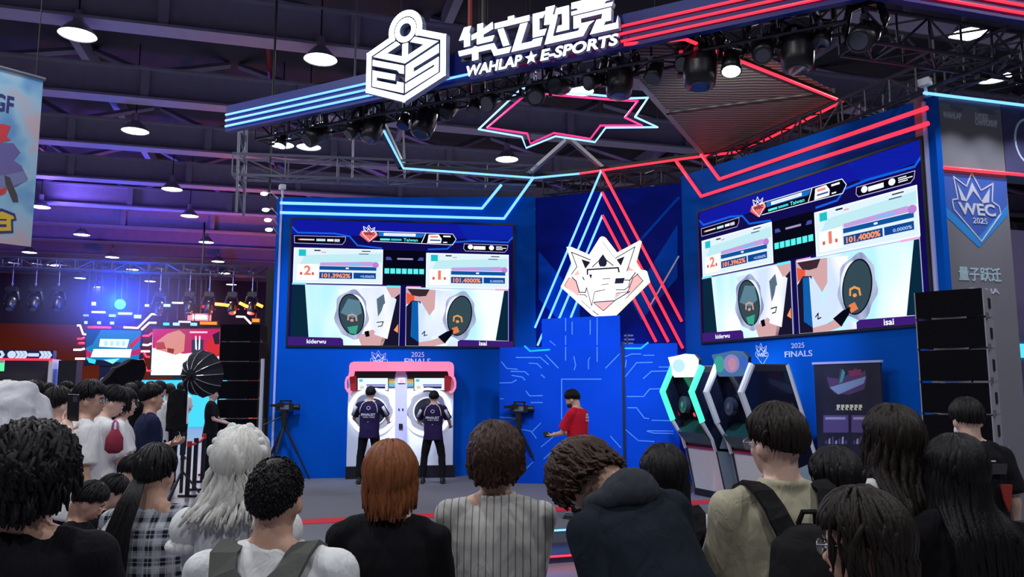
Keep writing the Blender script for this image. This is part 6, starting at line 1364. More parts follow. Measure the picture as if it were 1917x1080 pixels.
# ------------------------------------------------------------------ speaker towers
M_GRILL = mat('speaker_grille_black', (0.003, 0.003, 0.006), 0.9, spec=0.12, bump=0.3, bscale=200); M_SPKS = mat('speaker_side_grey', (0.30, 0.30, 0.36), 0.5, var=0.1, bscale=8); M_SHEEN = mat('speaker_gap_metal', (0.25, 0.25, 0.30), 0.35, 0.5)
def speaker(f, u0, u1, z0, z1, dep, label, side, group):
    r = empty('line_array_speaker', tuple(f.pt((u0 + u1) / 2, z0)), label, 'speaker', group)
    g = 0.018; mb = MB(); pts = [(u0, z0 + g), (u1, z0 + g), (u1, z1 - 0.004), (u0, z1 - 0.004)]
    mb.prism(pts, f, -dep, -0.03, side); mb.build('cabinet', r, world=True)
    mb = MB(); um = (u0 + u1) / 2; vs = []
    for z in (z0 + g, z1 - 0.004):
        vs += [f.pt(u0 + 0.01, z, -0.03), f.pt(um - 0.06, z, 0.0), f.pt(um + 0.06, z, 0.0), f.pt(u1 - 0.01, z, -0.03)]
    mb.add(vs, [(0, 1, 5, 4), (1, 2, 6, 5), (2, 3, 7, 6), (0, 4, 7, 3)], M_GRILL); mb.add([v for v in vs], [(0, 3, 2, 1), (4, 5, 6, 7)], M_GRILL); mb.build('grille', r, world=True)
    mb = MB(); mb.fbox(f, um - (u1 - u0) * 0.25, um + (u1 - u0) * 0.25, z0, z0 + g, -0.1, -0.012, M_SHEEN)
    for q in (u0 - 0.012, u1): mb.fbox(f, q, q + 0.012, z0 - 0.01, z0 + 0.05, -0.14, -0.06, M_SHEEN)
    mb.build('rigging_plate', r, world=True)
    if side is M_SPKS:
        for q in (u1,):
            mb = MB(); mb.fbox(f, q, q + 0.008, z0 + (z1 - z0) * 0.35, z0 + (z1 - z0) * 0.7, -dep * 0.7, -dep * 0.5, BLACK); mb.build('side_handle', r, world=True)
# right tower: front facing the hall's front, side seen grey
pR = aty(1718, 800, 7.9); fS = Frame(pR, pR + np.array([math.cos(math.radians(-42)), math.sin(math.radians(-42)), 0]))
ys = [541, 596, 654, 716, 777, 838]
ua_, ub_ = fS.uv(1719, 700)[0], fS.uv(1851, 700)[0]
nm = ['topmost box', 'second box from the top', 'third box from the top', 'fourth box from the top', 'fifth box, behind the crew member']
for k in range(5):
    sh_ = 0.018 * k * 0
    speaker(fS, ua_, ub_, fS.uv(1790, ys[k + 1])[1], fS.uv(1790, ys[k])[1], 0.42, 'black line-array speaker in the right tower, ' + nm[k], M_SPKS, 'boxes of the right speaker tower')
zb_ = fS.uv(1790, ys[5])[1]
r = empty('subwoofer', tuple(fS.pt((ua_ + ub_) / 2, 0)), 'tall grey-sided bass speaker at the foot of the right tower', 'speaker')
zlo = 0.42
mb = MB(); mb.fbox(fS, ua_, ub_ + 0.03, zlo, zb_ - 0.01, -0.55, -0.02, M_SPKS); mb.build('cabinet', r, world=True)
mb = MB(); mb.fbox(fS, ua_, ub_ + 0.03, zlo, zb_ - 0.01, -0.02, 0.0, M_GRILL); mb.build('grille', r, world=True)
mb = MB()
for z in (0.62, 0.74, 1.05, 1.12): 
    for n_ in (-0.2, -0.12): mb.fbox(fS, ub_ + 0.03, ub_ + 0.036, z, z + 0.04, n_ - 0.035, n_, BLACK)
mb.build('side_fittings', r, world=True)
r2 = empty('transport_dolly', tuple(fS.pt((ua_ + ub_) / 2, 0)), 'pale grey metal dolly base under the right speaker tower', 'dolly')
mb = MB(); mb.fbox(fS, ua_ - 0.05, ub_ + 0.30, 0.28, 0.42, -0.7, 0.12, GREYM); mb.build('platform', r2, world=True)
mb = MB(); mb.path([fS.pt(ub_ + 0.32, 0.36, 0.14), fS.pt(ub_ + 0.32, 0.46, 0.14), fS.pt(ub_ + 0.32, 0.46, -0.7), fS.pt(ub_ + 0.32, 0.36, -0.7)], 0.022, M_CHROME, 8); mb.build('edge_rail', r2, True, world=True)
for a in (ua_ + 0.05, ub_ + 0.15):
    for n_ in (-0.6, 0.02):
        mb = MB(); mb.path([fS.pt(a - 0.03, 0.12, n_), fS.pt(a + 0.03, 0.12, n_)], 0.12, BLACKP, 16); mb.fbox(fS, a - 0.045, a + 0.045, 0.2, 0.28, n_ - 0.05, n_ + 0.05, GREYM); mb.build('caster', r2, world=True)
# left tower on the hall floor
dL = 17.5; pL = aty(407, 800, dL); fT = Frame(pL, pL + np.array([math.cos(0.05), math.sin(0.05), 0])); ysl = [607, 640, 677, 713, 748, 784]
ua2, ub2 = fT.uv(408, 700)[0], fT.uv(484, 700)[0]
nm = ['topmost box', 'second box from the top', 'third box from the top', 'fourth box from the top', 'fifth box from the top']
for k in range(5):
    speaker(fT, ua2, ub2, fT.uv(445, ysl[k + 1])[1], fT.uv(445, ysl[k])[1], 0.6, 'black line-array speaker in the left tower, ' + nm[k], BLACKP, 'boxes of the left speaker tower')
r = empty('subwoofer', tuple(fT.pt((ua2 + ub2) / 2, 0)), 'black bass speaker at the foot of the left tower', 'speaker')
mb = MB(); mb.fbox(fT, ua2, ub2, 0.0, fT.uv(445, 784)[1] - 0.01, -0.7, -0.02, BLACKP); mb.build('cabinet', r, world=True); mb = MB(); mb.fbox(fT, ua2, ub2, 0.03, fT.uv(445, 784)[1] - 0.01, -0.02, 0, M_GRILL); mb.build('grille', r, world=True)
pc = aty(500, 700, 19); mb = MB(); mb.box((pc[0], pc[1], 2.4), (0.16, 0.16, 4.8), BLACK); mb.box((pc[0], pc[1], 0.03), (0.5, 0.5, 0.06), BLACK); tag(mb.build('support_post'), 'black square post between left speaker tower and stage wall', 'post')
pc = aty(489, 750, 16); mb = MB(); mb.tube((pc[0], pc[1], 0), (pc[0], pc[1], 2.5), 0.035, WHITEP); mb.box((pc[0], pc[1], 0.02), (0.3, 0.3, 0.04), WHITEP); tag(mb.build('support_post'), 'thin white post beside the left speaker tower', 'post')

# ------------------------------------------------------------------ photo umbrellas and barrier posts
M_UMB = fabric('umbrella_black_cloth', (0.02, 0.02, 0.03), 0.1); M_RIB = mat('umbrella_rib_steel', (0.55, 0.55, 0.62), 0.3, 0.6)
def umbrella(px, py, d, rad, label, tilt, pole_px, nrib=12, depth=0.3):
    c = Vector(aty(px, py, d)); r = empty('photo_umbrella', tuple(c), label, 'photo umbrella'); ax = Vector(tilt).normalized()
    a = ax.cross(Vector((0, 0, 1))).normalized(); b = a.cross(ax).normalized()
    mb = MB(); n = nrib * 2; rings = 5; vs = [c]; fs = []
    for i in range(1, rings + 1):
        t = i / rings
        for j in range(n):
            th = 2 * PI * j / n; k = 1.0 if j % 2 == 0 else 1 - 0.05 * t; rr = rad * math.sin(t * 1.25) / math.sin(1.25) * k; dd = depth * (1 - math.cos(t * 1.25)) / (1 - math.cos(1.25)) + (0 if j % 2 == 0 else 0.02 * t)
            vs.append(c + a * rr * math.cos(th) + b * rr * math.sin(th) + ax * dd)
    for j in range(n): fs.append((0, 1 + j, 1 + (j + 1) % n))
    for i in range(rings - 1):
        for j in range(n): fs.append((1 + i * n + j, 1 + (i + 1) * n + j, 1 + (i + 1) * n + (j + 1) % n, 1 + i * n + (j + 1) % n))
    k = len(vs); vs2 = vs + [v + ax * 0.006 for v in vs]; fs2 = fs + [tuple(k + q for q in f[::-1]) for f in fs]; L_ = 1 + (rings - 1) * n
    fs2 += [(L_ + j, L_ + (j + 1) % n, L_ + (j + 1) % n + k, L_ + j + k) for j in range(n)]
    mb.add(vs2, fs2, M_UMB); mb.build('canopy_cloth', r, world=True)
    for j in range(nrib):
        mb = MB(); mb.path([vs[1 + i * n + 2 * j] - ax * 0.008 for i in range(rings)], 0.006, M_RIB, 5); mb.build('rib', r, world=True)
    mb = MB(); mb.path([c - ax * 0.04, c + ax * 0.02], [0.03, 0.04], BLACK, 10); mb.tube(c, c + ax * (depth + 0.25), 0.012, BLACK); mb.build('shaft', r, world=True)
    q = c + ax * (depth + 0.1); pw = aty(pole_px, 800, q[1]); t = Vector((pw[0], pw[1], q[2])); mb = MB()
    mb.tube(q, t, 0.015, BLACK); mb.tube(t + Vector((0, 0, 0.1)), (t[0], t[1], 0.25), 0.026, BLACK); mb.build('pole', r, world=True)
    for k in range(3):
        a2 = 2 * PI * k / 3 + 0.3; mb = MB(); mb.tube((t[0], t[1], 0.6), (t[0] + 0.45 * math.cos(a2), t[1] + 0.45 * math.sin(a2), 0.02), 0.016, BLACK); mb.build('stand_leg', r, world=True)
    return r, t
um, ut = umbrella(357, 703, 12.3, 0.385, 'round black photo umbrella facing the camera on a tall stand', (0.25, 0.95, 0.1), 345)
um2, _ = umbrella(210, 705, 14.0, 0.55, 'black photo umbrella seen from the side, above the queue', (0.8, -0.1, -0.55), 238, 10, 0.22)
mb = MB(); p = aty(330, 770, 11.9); f = Frame(p, p + np.array([1, 0.1, 0])); pts = [(0.1, 2.10 - 0.5), (-0.1, 1.63)]
mb.loft([(0, 0, -0.30, 0.16, 0.04), (0, 0, 0.15, 0.15, 0.05), (0, 0, 0.30, 0.13, 0.04), (0, 0, 0.34, 0.04, 0.03)], S_BLACK, 20); res, co = remeshed(mb, 0.015, 2, 0.012, 0.1, 3); me = res
me2 = bpy.data.meshes.new('hanging_jacket'); me2.from_pydata([tuple(v) for v in co], [], [tuple(q.vertices) for q in me.polygons]); me2.materials.append(S_BLACK); o = bpy.data.objects.new('hanging_jacket', me2); COL.objects.link(o); o.location = p; tag(o, 'black jacket hanging at the umbrella stand', 'jacket'); mb = MB(); mb.path([(0, 0, 0.30), (0, 0, 0.38), tuple(Vector((ut[0], ut[1], p[2] + 0.38)) - Vector(p))], 0.008, BLACK, 6); mb.build('hanger', o)
posts = [(1.0, 363, 918, 'front'), (1.0, 378, 903, 'middle'), (1.0, 350, 930, 'nearest'), (1.0, 385, 890, 'furthest')]
M_POSTR = mat('barrier_red_cap', (0.5, 0.02, 0.03), 0.5)
for i, (k, px, py, w) in enumerate(posts):
    p = atz(px, py, 0.0); r = empty('barrier_post', tuple(p), 'black barrier post with flat foot, ' + ['second nearest of four', 'third nearest of four', 'nearest of four, by the umbrella pole', 'furthest of four'][i], 'barrier post', 'barrier posts beside the umbrella')
    mb = MB(); mb.tube((p[0], p[1], 0.03), (p[0], p[1], 0.95), 0.04, BLACK, 12); mb.build('post', r, world=True)
    mb = MB(); mb.tube((p[0], p[1], 0.87), (p[0], p[1], 0.97), 0.043, M_POSTR if i in (1, 2) else BLACKP, 12); mb.build('cap', r, world=True)
    mb = MB(); mb.box((p[0] + 0.1, p[1], 0.02), (0.5, 0.09, 0.035), BLACK); mb.build('foot', r, world=True)
    if i: 
        mb = MB(); a = Vector(prev_) + Vector((0, 0, 0.9)); b = Vector(p) + Vector((0, 0, 0.9)); mb.path([a, a.lerp(b, 0.5) - Vector((0, 0, 0.05)), b], 0.02, M_POSTR, 6); mb.build('belt', r, world=True)
    prev_ = p

# ------------------------------------------------------------------ banner at the left
pb0 = aty(-60, 300, 10.5); pb1 = aty(80, 300, 11.2); FB = Frame(pb0, pb1)
B = lambda x, y: FB.uv(x, y)
uR_, vT = B(81, 150); uL_ = B(-60, 150)[0]; vB_ = B(58, 462)[1]
M_BAN = mat('banner_sky_print', (0.20, 0.38, 0.56), 0.7); nt = M_BAN.node_tree; bn = nt.nodes['Principled BSDF']; tc = nt.nodes.new('ShaderNodeTexCoord'); n1 = nt.nodes.new('ShaderNodeTexNoise'); n1.inputs['Scale'].default_value = 1.6
cr = nt.nodes.new('ShaderNodeValToRGB'); e = cr.color_ramp.elements; e[0].position = 0.35; e[0].color = (0.10, 0.26, 0.50, 1); e[1].position = 0.62; e[1].color = (0.45, 0.36, 0.42, 1); m_ = e.new(0.5); m_.color = (0.26, 0.46, 0.62, 1)
nt.links.new(tc.outputs['Object'], n1.inputs['Vector']); nt.links.new(n1.outputs['Fac'], cr.inputs['Fac']); nt.links.new(cr.outputs['Color'], bn.inputs['Base Color'])
r = empty('hanging_banner', tuple(FB.pt((uL_ + uR_) / 2, vT)), 'pale blue hanging banner with dark lettering in the upper left', 'banner')
mb = MB(); mb.prism([(uL_, vB_), (B(58, 462)[0], vB_), (uR_, vT), (uL_, vT)], FB, -0.012, 0, M_BAN); mb.build('cloth', r, world=True)
mb = MB(); M_BD = mat('banner_dark_print', (0.02, 0.02, 0.14), 0.6)
mb.text('CIGF', FB, (B(-45, 206)[0], B(-20, 204)[1], B(25, 204)[0], B(25, 181)[1]), 0, 0.003, M_BD, 0.03)
def bp_(pts, m, k=1): mb.prism([B(*q) for q in pts], FB, 0, 0.002 + 0.001 * k, m)
bp_([(-40, 235), (5, 232), (20, 236), (12, 255), (20, 262), (-10, 270), (-40, 260)], mat('banner_red', (0.55, 0.03, 0.05), 0.6)); bp_([(-50, 265), (25, 268), (38, 285), (25, 300), (40, 310), (52, 335), (30, 350), (-50, 345)], mat('banner_violet', (0.12, 0.10, 0.30), 0.6), 1)
bp_([(-50, 330), (10, 328), (45, 320), (50, 338), (20, 350), (-50, 352)], mat('banner_slate', (0.16, 0.18, 0.38), 0.6), 2); bp_([(8, 328), (18, 332), (32, 365), (34, 378), (24, 378), (10, 345)], mat('banner_umber', (0.05, 0.04, 0.05), 0.6), 3); bp_([(-10, 356), (14, 350), (10, 362), (-10, 370)], mat('banner_red', (0.55, 0.03, 0.05), 0.6), 2)
bp_([(-20, 395), (3, 390), (28, 400), (31, 412), (24, 414), (25, 436), (-20, 438)], M_BD, 2); bp_([(-20, 400), (4, 396), (24, 404), (27, 409), (20, 411), (21, 432), (-20, 433)], mat('banner_gold', (0.65, 0.42, 0.03), 0.6), 3); bp_([(-20, 410), (12, 410), (12, 413), (-20, 413)], M_BD, 4); bp_([(-20, 420), (12, 420), (12, 425), (-20, 425)], M_BD, 4)
mb.build('banner_print', r, world=True)
mb = MB(); mb.tube(FB.pt(uL_, vT + 0.02), FB.pt(uR_ + 0.03, vT + 0.02), 0.025, GREYM)
for u in (uL_ + 0.1, uR_ - 0.1): mb.tube(FB.pt(u, vT), FB.pt(u, 12.9), 0.008, BLACK, 5)
mb.build('hanging_bar', r, world=True)

# ------------------------------------------------------------------ grey tower with crown print at the right
t0 = fpt(FR, 1745, 400, 0.02); FW = Frame(t0, t0 + HALL.U)
Wv = lambda x, y: FW.uv(x, y)
M_TOW = mat('tower_grey_panel', (0.16, 0.16, 0.19), 0.5, var=0.08, bscale=2)
r = empty('banner_tower', tuple(FW.pt(0, 0)), 'grey tower wall with blue crown print at the right edge', 'display wall')
uq = Wv(1889, 400)[0]; vt_ = Wv(1745, 180)[1]
mb = MB(); mb.fbox(FW, 0.0, uq, 0, vt_, -0.3, 0, M_TOW); mb.build('panel', r, world=True)
mb = MB(); mb.fbox(FW, uq + 0.01, uq + 1.6, Wv(1900, 330)[1], vt_, -0.3, 0, mat('tower_navy_panel', (0.05, 0.05, 0.14), 0.5)); mb.build('header_panel', r, world=True)
M_TRED = glow('red_neon', (1, 0.03, 0.07), 2.6)
mb = MB(); mb.path([FW.pt(0, vt_ + 0.02, 0.02), FW.pt(uq + 1.6, vt_ + 0.02, 0.02)], 0.02, CYAN_N, 8); mb.build('cyan_edge_tube', r, True, world=True)
zr_ = Wv(1758, 314)[1]; mb = MB(); mb.path([FW.pt(Wv(1756, 314)[0], zr_, 0.03), FW.pt(uq + 1.6, zr_, 0.03)], 0.02, RED_N, 8); mb.build('red_tube', r, True, world=True)
Z5 = lambda x, y: Wv(1740 + x / 4.153, 300 + y / 4.153)
mb = MB(); M_TB = mat('tower_blue_print', (0.04, 0.10, 0.42), 0.5); M_TB2 = mat('tower_bright_blue_print', (0.02, 0.22, 0.62), 0.5); M_TSL = mat('tower_silver_print', (0.50, 0.52, 0.62), 0.5)
tp = lambda pts, m, k=1: mb.prism([Z5(*q) for q in pts], FW, 0, 0.002 * k, m)
tp([(70, 90), (600, 140), (605, 420), (385, 680), (90, 380)], M_TB, 1); tp([(90, 330), (380, 600), (605, 350), (605, 430), (385, 680), (90, 400)], M_TB2, 2)
u0, v0 = Z5(180, 570); u1, v1 = Z5(525, 135)
crown_mark(mb, FW, (u0 + u1) / 2, (v0 + v1) / 2 + (v1 - v0) * 0.08, (u1 - u0) / 103, M_TSL, 0.004, 0.008, True, M_TSL, True)
ra = (*Z5(228, 935), *Z5(552, 840)); mb.text('量子跃迁', FW, (ra[0], ra[1], ra[2], ra[3]), 0, 0.006, mat('tower_pale_text', (0.36, 0.50, 0.58), 0.5), 0.02)
ra = (*Z5(300, 1030), *Z5(540, 1000)); mb.text('CHINA', FW, (ra[0], ra[1], ra[2], ra[3]), 0, 0.006, M_TSL, 0.02)
for (x, y, w) in ((1765, 212, 34), (1826, 214, 22), (1826, 226, 40)):
    a = Wv(x, y + 8); b_ = Wv(x + w, y); mb.text({1765: 'WAHLAP', }.get(x, 'E-SPORTS' if y < 220 else 'CHAMPIONSHIP'), FW, (a[0], a[1], b_[0], b_[1] - 0.0), 0, 0.006, M_TSL, 0.01)
ca = Wv(1925, 265); mb.strokes([(ca[0] + 0.22 * math.cos(t), ca[1] + 0.30 * math.sin(t)) for t in [2 * PI * i / 30 for i in range(30)]], 0.03, FW, 0, 0.005, M_PRINT, closed=True)
mb.build('printed_picture', r, world=True)
for x in (1778, 1838, 1902):
    a = Wv(x, 186); p_ = FW.pt(a[0], vt_ + 0.05, 0.5); light('SPOT', 'tower_lamp_light', tuple(p_), tuple(FW.pt(a[0], 3.2, 0)), 110, (0.85, 0.88, 1.0), 0.05, 75, 0.9)
    mb = MB(); mb.path([FW.pt(a[0], vt_, -0.05), FW.pt(a[0], vt_ + 0.12, 0.1), p_], 0.012, BLACK, 6); mb.box(tuple(p_ + np.array([0, 0, 0.03])), (0.16, 0.08, 0.05), BLACKP, rz=FW.rotz()); tag(mb.build('arm_light'), 'arm lamp over the grey tower top edge, ' + {1778: 'nearest the stage', 1838: 'above the tower middle', 1902: 'over the navy header'}[x], 'arm lamp')
# booth glow behind the tower
pz = aty(1905, 640, 14); mb = MB(); fz = Frame(pz, pz + HALL.U); mb.fbox(fz, -0.6, 3, 0, 1.9, -0.2, 0, mat('booth_blue', (0.02, 0.12, 0.4), 0.6)); mb.fbox(fz, -0.6, 3, 1.9, 4.8, -0.2, 0, mat('booth_lilac', (0.22, 0.18, 0.34), 0.6)); mb.build('booth_wall')
tag(bpy.data.objects['booth_wall'], 'lilac and blue booth wall behind the grey tower', 'booth wall')
mb = MB(); mb.fbox(fz, -0.5, 3, 2.45, 2.7, 0.02, 0.05, glow('cyan_box', (0.1, 0.7, 0.9), 1.2)); tag(mb.build('light_strip'), 'cyan light strip on the booth wall behind the tower', 'neon light')
# equipment cases at the bottom right corner
p = aty(1890, 1000, 6.3); mb = MB(); mb.box((p[0] + 0.25, p[1] + 0.3, 0.32), (0.9, 0.6, 0.62), GREYM, rz=0.2); mb.box((p[0] + 0.25, p[1] + 0.3, 0.64), (0.92, 0.62, 0.03), M_CHROME, rz=0.2); tag(mb.build('flight_case'), 'grey flight case on the floor in the lower right corner', 'flight case')
p = aty(1890, 1030, 5.0); r = empty('camera_gear', tuple(p), 'black camera gear lying at the lower right edge', 'camera equipment'); c = Vector((p[0], p[1], p[2]))
mb = MB(); mb.box(c, (0.30, 0.2, 0.22), BLACKP, rz=0.4); mb.box(c + Vector((0.12, -0.05, 0.13)), (0.16, 0.12, 0.1), BLACKP, rz=0.2); mb.path([c + Vector((-0.1, 0, 0.02)), c + Vector((-0.3, -0.08, 0.04))], [0.07, 0.09], BLACKP, 14); mb.build('gear_body', r, world=True)
mb = MB(); mb.box((c[0], c[1], (c[2] - 0.11) / 2), (0.5, 0.4, c[2] - 0.11), BLACKP, rz=0.1); mb.build('gear_box', r, world=True)

# ------------------------------------------------------------------ far end of the hall: other stage, booths, lanterns
pf = aty(300, 700, 40.0); FFR = Frame(pf, pf + HALL.U)
V = lambda x, y: FFR.uv(x, y)
fX = lambda x, y: V(100 + x / 4.5, 520 + y / 4.5)
def far_screen(quad, draw, label, name='led_screen'):
    u0, v0 = fX(quad[0], quad[3]); u1, v1 = fX(quad[2], quad[1]); r = empty(name, tuple(FFR.pt((u0 + u1) / 2, 0)), label, 'screen')
    mb = MB(); mb.fbox(FFR, u0 - 0.08, u1 + 0.08, v0 - 0.08, v1 + 0.08, -0.3, -0.01, BLACKP); mb.fbox(FFR, (u0 + u1) / 2 - 0.6, (u0 + u1) / 2 + 0.6, 0, v0, -0.3, -0.05, BLACKP); mb.build('screen_frame', r, world=True)
    mb = MB(); k = [0]
    def poly(pts, m): k[0] += 1; mb.prism([fX(*q) for q in pts], FFR, 0.0, 0.003 * k[0], m)
    draw(poly); mb.build('display', r, world=True)
def d1(P):
    P([(275, 435), (738, 445), (720, 700), (640, 720), (275, 680)], scr(20, 130, 190, 1.0)); P([(275, 435), (400, 440), (330, 560), (275, 590)], scr(10, 80, 140)); P([(640, 560), (735, 480), (735, 520), (650, 600)], scr(210, 30, 80)); P([(640, 620), (735, 590), (735, 640), (660, 660)], scr(190, 40, 110))
    P([(275, 600), (330, 640), (310, 680), (275, 660)], scr(200, 40, 90)); P([(395, 515), (640, 518), (620, 590), (385, 580)], scr(235, 255, 255, 1.5)); P([(340, 600), (660, 602), (645, 672), (315, 668)], scr(230, 250, 250, 1.5)); P([(275, 670), (360, 690), (350, 725), (300, 715)], scr(60, 210, 225, 1.2)); P([(420, 690), (560, 680), (500, 725)], scr(130, 225, 235, 1.3))
    for a in (430, 480, 530, 580): P([(a, 530), (a + 30, 532), (a + 26, 575), (a - 4, 573)], scr(170, 225, 235, 1.2))
def d2(P):
    P([(838, 430), (1405, 430), (1395, 820), (820, 820)], scr(240, 235, 250, 1.3)); P([(838, 430), (1405, 430), (1400, 600), (1100, 640), (835, 590)], scr(205, 40, 110, 1.0)); P([(1000, 430), (1160, 430), (1160, 620), (1080, 640)], scr(190, 60, 110)); P([(865, 540), (960, 470), (1060, 440), (1110, 480), (1100, 620), (1030, 650), (860, 600)], scr(225, 150, 140, 1.0))
    P([(860, 545), (930, 540), (950, 600), (870, 605)], scr(190, 70, 80)); P([(960, 590), (1020, 600), (1010, 640), (960, 625)], scr(150, 60, 60)); P([(1165, 520), (1265, 520), (1260, 640), (1165, 635)], scr(60, 60, 90)); P([(1195, 490), (1205, 490), (1210, 610), (1195, 600)], scr(230, 240, 255, 1.3)); P([(1228, 490), (1238, 490), (1236, 600), (1222, 610)], scr(230, 240, 255, 1.3))
    P([(1275, 560), (1330, 500), (1400, 470), (1400, 660), (1310, 680)], scr(215, 50, 60, 1.0)); P([(1340, 480), (1400, 450), (1400, 560), (1360, 560)], scr(45, 35, 60)); P([(1150, 450), (1300, 452), (1295, 466), (1150, 466)], scr(250, 190, 210, 1.2))
far_screen((272, 435, 740, 725), d1, 'distant cyan screen with white lettering blocks, left of two'); far_screen((820, 430, 1405, 820), d2, 'distant pink and white screen, right of two')
def fneon(pts, m, label, w=0.05):
    mb = MB(); mb.path([FFR.pt(*fX(*q), 0.12) for q in pts], w, m, 6, up=tuple(FFR.N)); tag(mb.build('neon_tube', smooth=True), label, 'neon light', 'neon lines of the distant stage')
WN = glow('warm_white_neon', (1.0, 0.75, 0.75), 2.5)
for pts, m, lb in (([(205, 403), (230, 403), (255, 475), (278, 478)], WN, 'bent white line above the left end of the distant cyan screen'), ([(295, 418), (490, 420)], RED_N, 'straight red line along the top of the distant cyan screen'), ([(595, 418), (715, 424), (830, 308), (910, 310)], WN, 'long bent white line rising between the two distant screens'),
                   ([(745, 440), (810, 380), (870, 380)], WN, 'short bent white line just above the gap of the distant screens'), ([(205, 515), (245, 515), (268, 503)], RED_N, 'upper red line left of the distant cyan screen'), ([(215, 552), (268, 552)], RED_N, 'lower red line left of the distant cyan screen'),
                   ([(175, 607), (235, 607), (268, 597)], WN, 'upper white line left of the distant cyan screen'), ([(190, 682), (270, 682)], WN, 'lower white line left of the distant cyan screen'), ([(755, 490), (805, 490), (835, 465)], RED_N, 'topmost red line between the distant screens'),
                   ([(755, 565), (800, 568), (830, 553)], WN, 'upper white line between the distant screens'), ([(742, 620), (815, 620)], WN, 'lower white line between the distant screens'), ([(760, 620), (785, 665), (815, 668)], RED_N, 'bent red line between the distant screens'), ([(755, 685), (790, 782), (830, 785)], RED_N, 'lowest red line between the distant screens'),
                   ([(625, 793), (735, 795), (750, 820)], WN, 'white line under the distant cyan screen'), ([(1540, 328), (1610, 330), (1665, 388)], WN, 'bent white line above the left speaker tower')): fneon(pts, m, lb)
# stage front and floor glow boxes
a = V(245, 708); b_ = V(330, 722); r_ = MB(); r_.fbox(FFR, a[0], b_[0] + 2.5, 0.0, V(245, 712)[1], 0.5, 3.0, glow('cyan_stage_front', (0.03, 0.45, 0.75), 1.6)); tag(r_.build('lit_stage'), 'glowing cyan front of the distant stage', 'stage')
# header sign over right screen
mb = MB(); q0 = fX(1130, 360); q1 = fX(1330, 305); mb.fbox(FFR, q0[0], q1[0], q0[1], q1[1], -0.1, 0.1, scr(250, 150, 170, 1.3)); [mb.fbox(FFR, q0[0] + 0.25 + 1.0 * k, q0[0] + 0.95 + 1.0 * k, q0[1] + 0.3, q1[1] - 0.3, 0.1, 0.12, scr(255, 245, 250, 1.5)) for k in range(int((q1[0] - q0[0]) / 1.0))]; mb.tube(FFR.pt((q0[0] + q1[0]) / 2, q0[1], -0.15), FFR.pt((q0[0] + q1[0]) / 2, 10.6, -0.15), 0.05, BLACK); tag(mb.build('lit_header_sign'), 'pink and white lit sign above the distant pink screen', 'illuminated sign')
for i, (x, y, w, h_, c) in enumerate(((285, 320, 45, 14, (120, 150, 255)), (505, 322, 55, 18, (150, 200, 255)), (717, 330, 60, 26, (170, 220, 255)), (284, 380, 26, 22, (150, 190, 255)), (394, 382, 30, 22, (160, 200, 255)), (503, 384, 32, 22, (170, 200, 255)), (390, 293, 115, 12, (255, 235, 255)), (612, 305, 115, 12, (240, 235, 255)),
                                      (957, 392, 50, 20, (60, 200, 240)), (1040, 393, 55, 22, (150, 190, 250)), (1187, 394, 55, 22, (110, 190, 250)), (1110, 374, 100, 10, (255, 240, 250)), (1053, 215, 95, 10, (240, 240, 255)), (963, 237, 55, 18, (190, 250, 250)), (795, 237, 35, 18, (190, 200, 255)), (350, 222, 34, 26, (210, 230, 255)),
                                      (1310, 385, 140, 20, (255, 120, 40)), (1707, 362, 60, 24, (255, 130, 30)), (1280, 247, 50, 20, (230, 30, 60)), (1510, 255, 60, 18, (255, 190, 120)))):
    q0 = fX(x - w / 2, y + h_ / 2); q1 = fX(x + w / 2, y - h_ / 2); mb = MB(); mb.fbox(FFR, q0[0], q1[0], q0[1], q1[1], 0.2, 0.3, scr(*c, 2.0)); zz = q1[1]
    mb.fbox(FFR, q0[0] - 0.05, q1[0] + 0.05, q0[1] - 0.05, q1[1] + 0.05, 0.0, 0.2, BLACKP); mb.tube(FFR.pt((q0[0] + q1[0]) / 2, zz, 0.1), FFR.pt((q0[0] + q1[0]) / 2, 8.0, 0.1), 0.03, BLACK, 5)
    cn = 'blue-white' if c[0] < 200 and c[2] > 200 else ('orange' if c[0] > 240 and c[2] < 130 else ('red' if c[1] < 60 else 'white'))
    where = 'upper' if y < 280 else ('middle' if y < 350 else 'lower')
    col_ = 'over the cyan screen left half' if x < 450 else ('over the cyan screen right half' if x < 740 else ('between the distant screens' if x < 1000 else ('over the pink screen' if x < 1400 else 'above the speaker tower')))
    shp = 'long flat' if w > 90 else ('square' if w < 1.5 * h_ else 'oblong')
    extra_ = {957: ', leftmost', 1040: ', second', 1187: ', third', 1110: ', topmost', 505: ', bigger', 503: ', smaller'}.get(x, '')
    tag(mb.build('stage_wash_light'), f'{shp} {cn} lit panel, {where} row {col_}{extra_}', 'stage light', 'lit panels over the distant stage')
for pts in ([(1365, 225), (1440, 232), (1490, 240)], [(1570, 215), (1620, 240), (1660, 255)], [(1715, 225), (1765, 248)]):
    mb = MB(); mb.path([FFR.pt(*fX(*q), 0.3) for q in pts], 0.09, glow('orange_strip', (1.0, 0.28, 0.03), 4), 6); tag(mb.build('neon_tube', smooth=True), {1365: 'longest orange strip above the pink screen', 1570: 'middle slanted orange strip above the speaker tower', 1715: 'short orange strip by the stage wall edge'}[pts[0][0]], 'neon light')
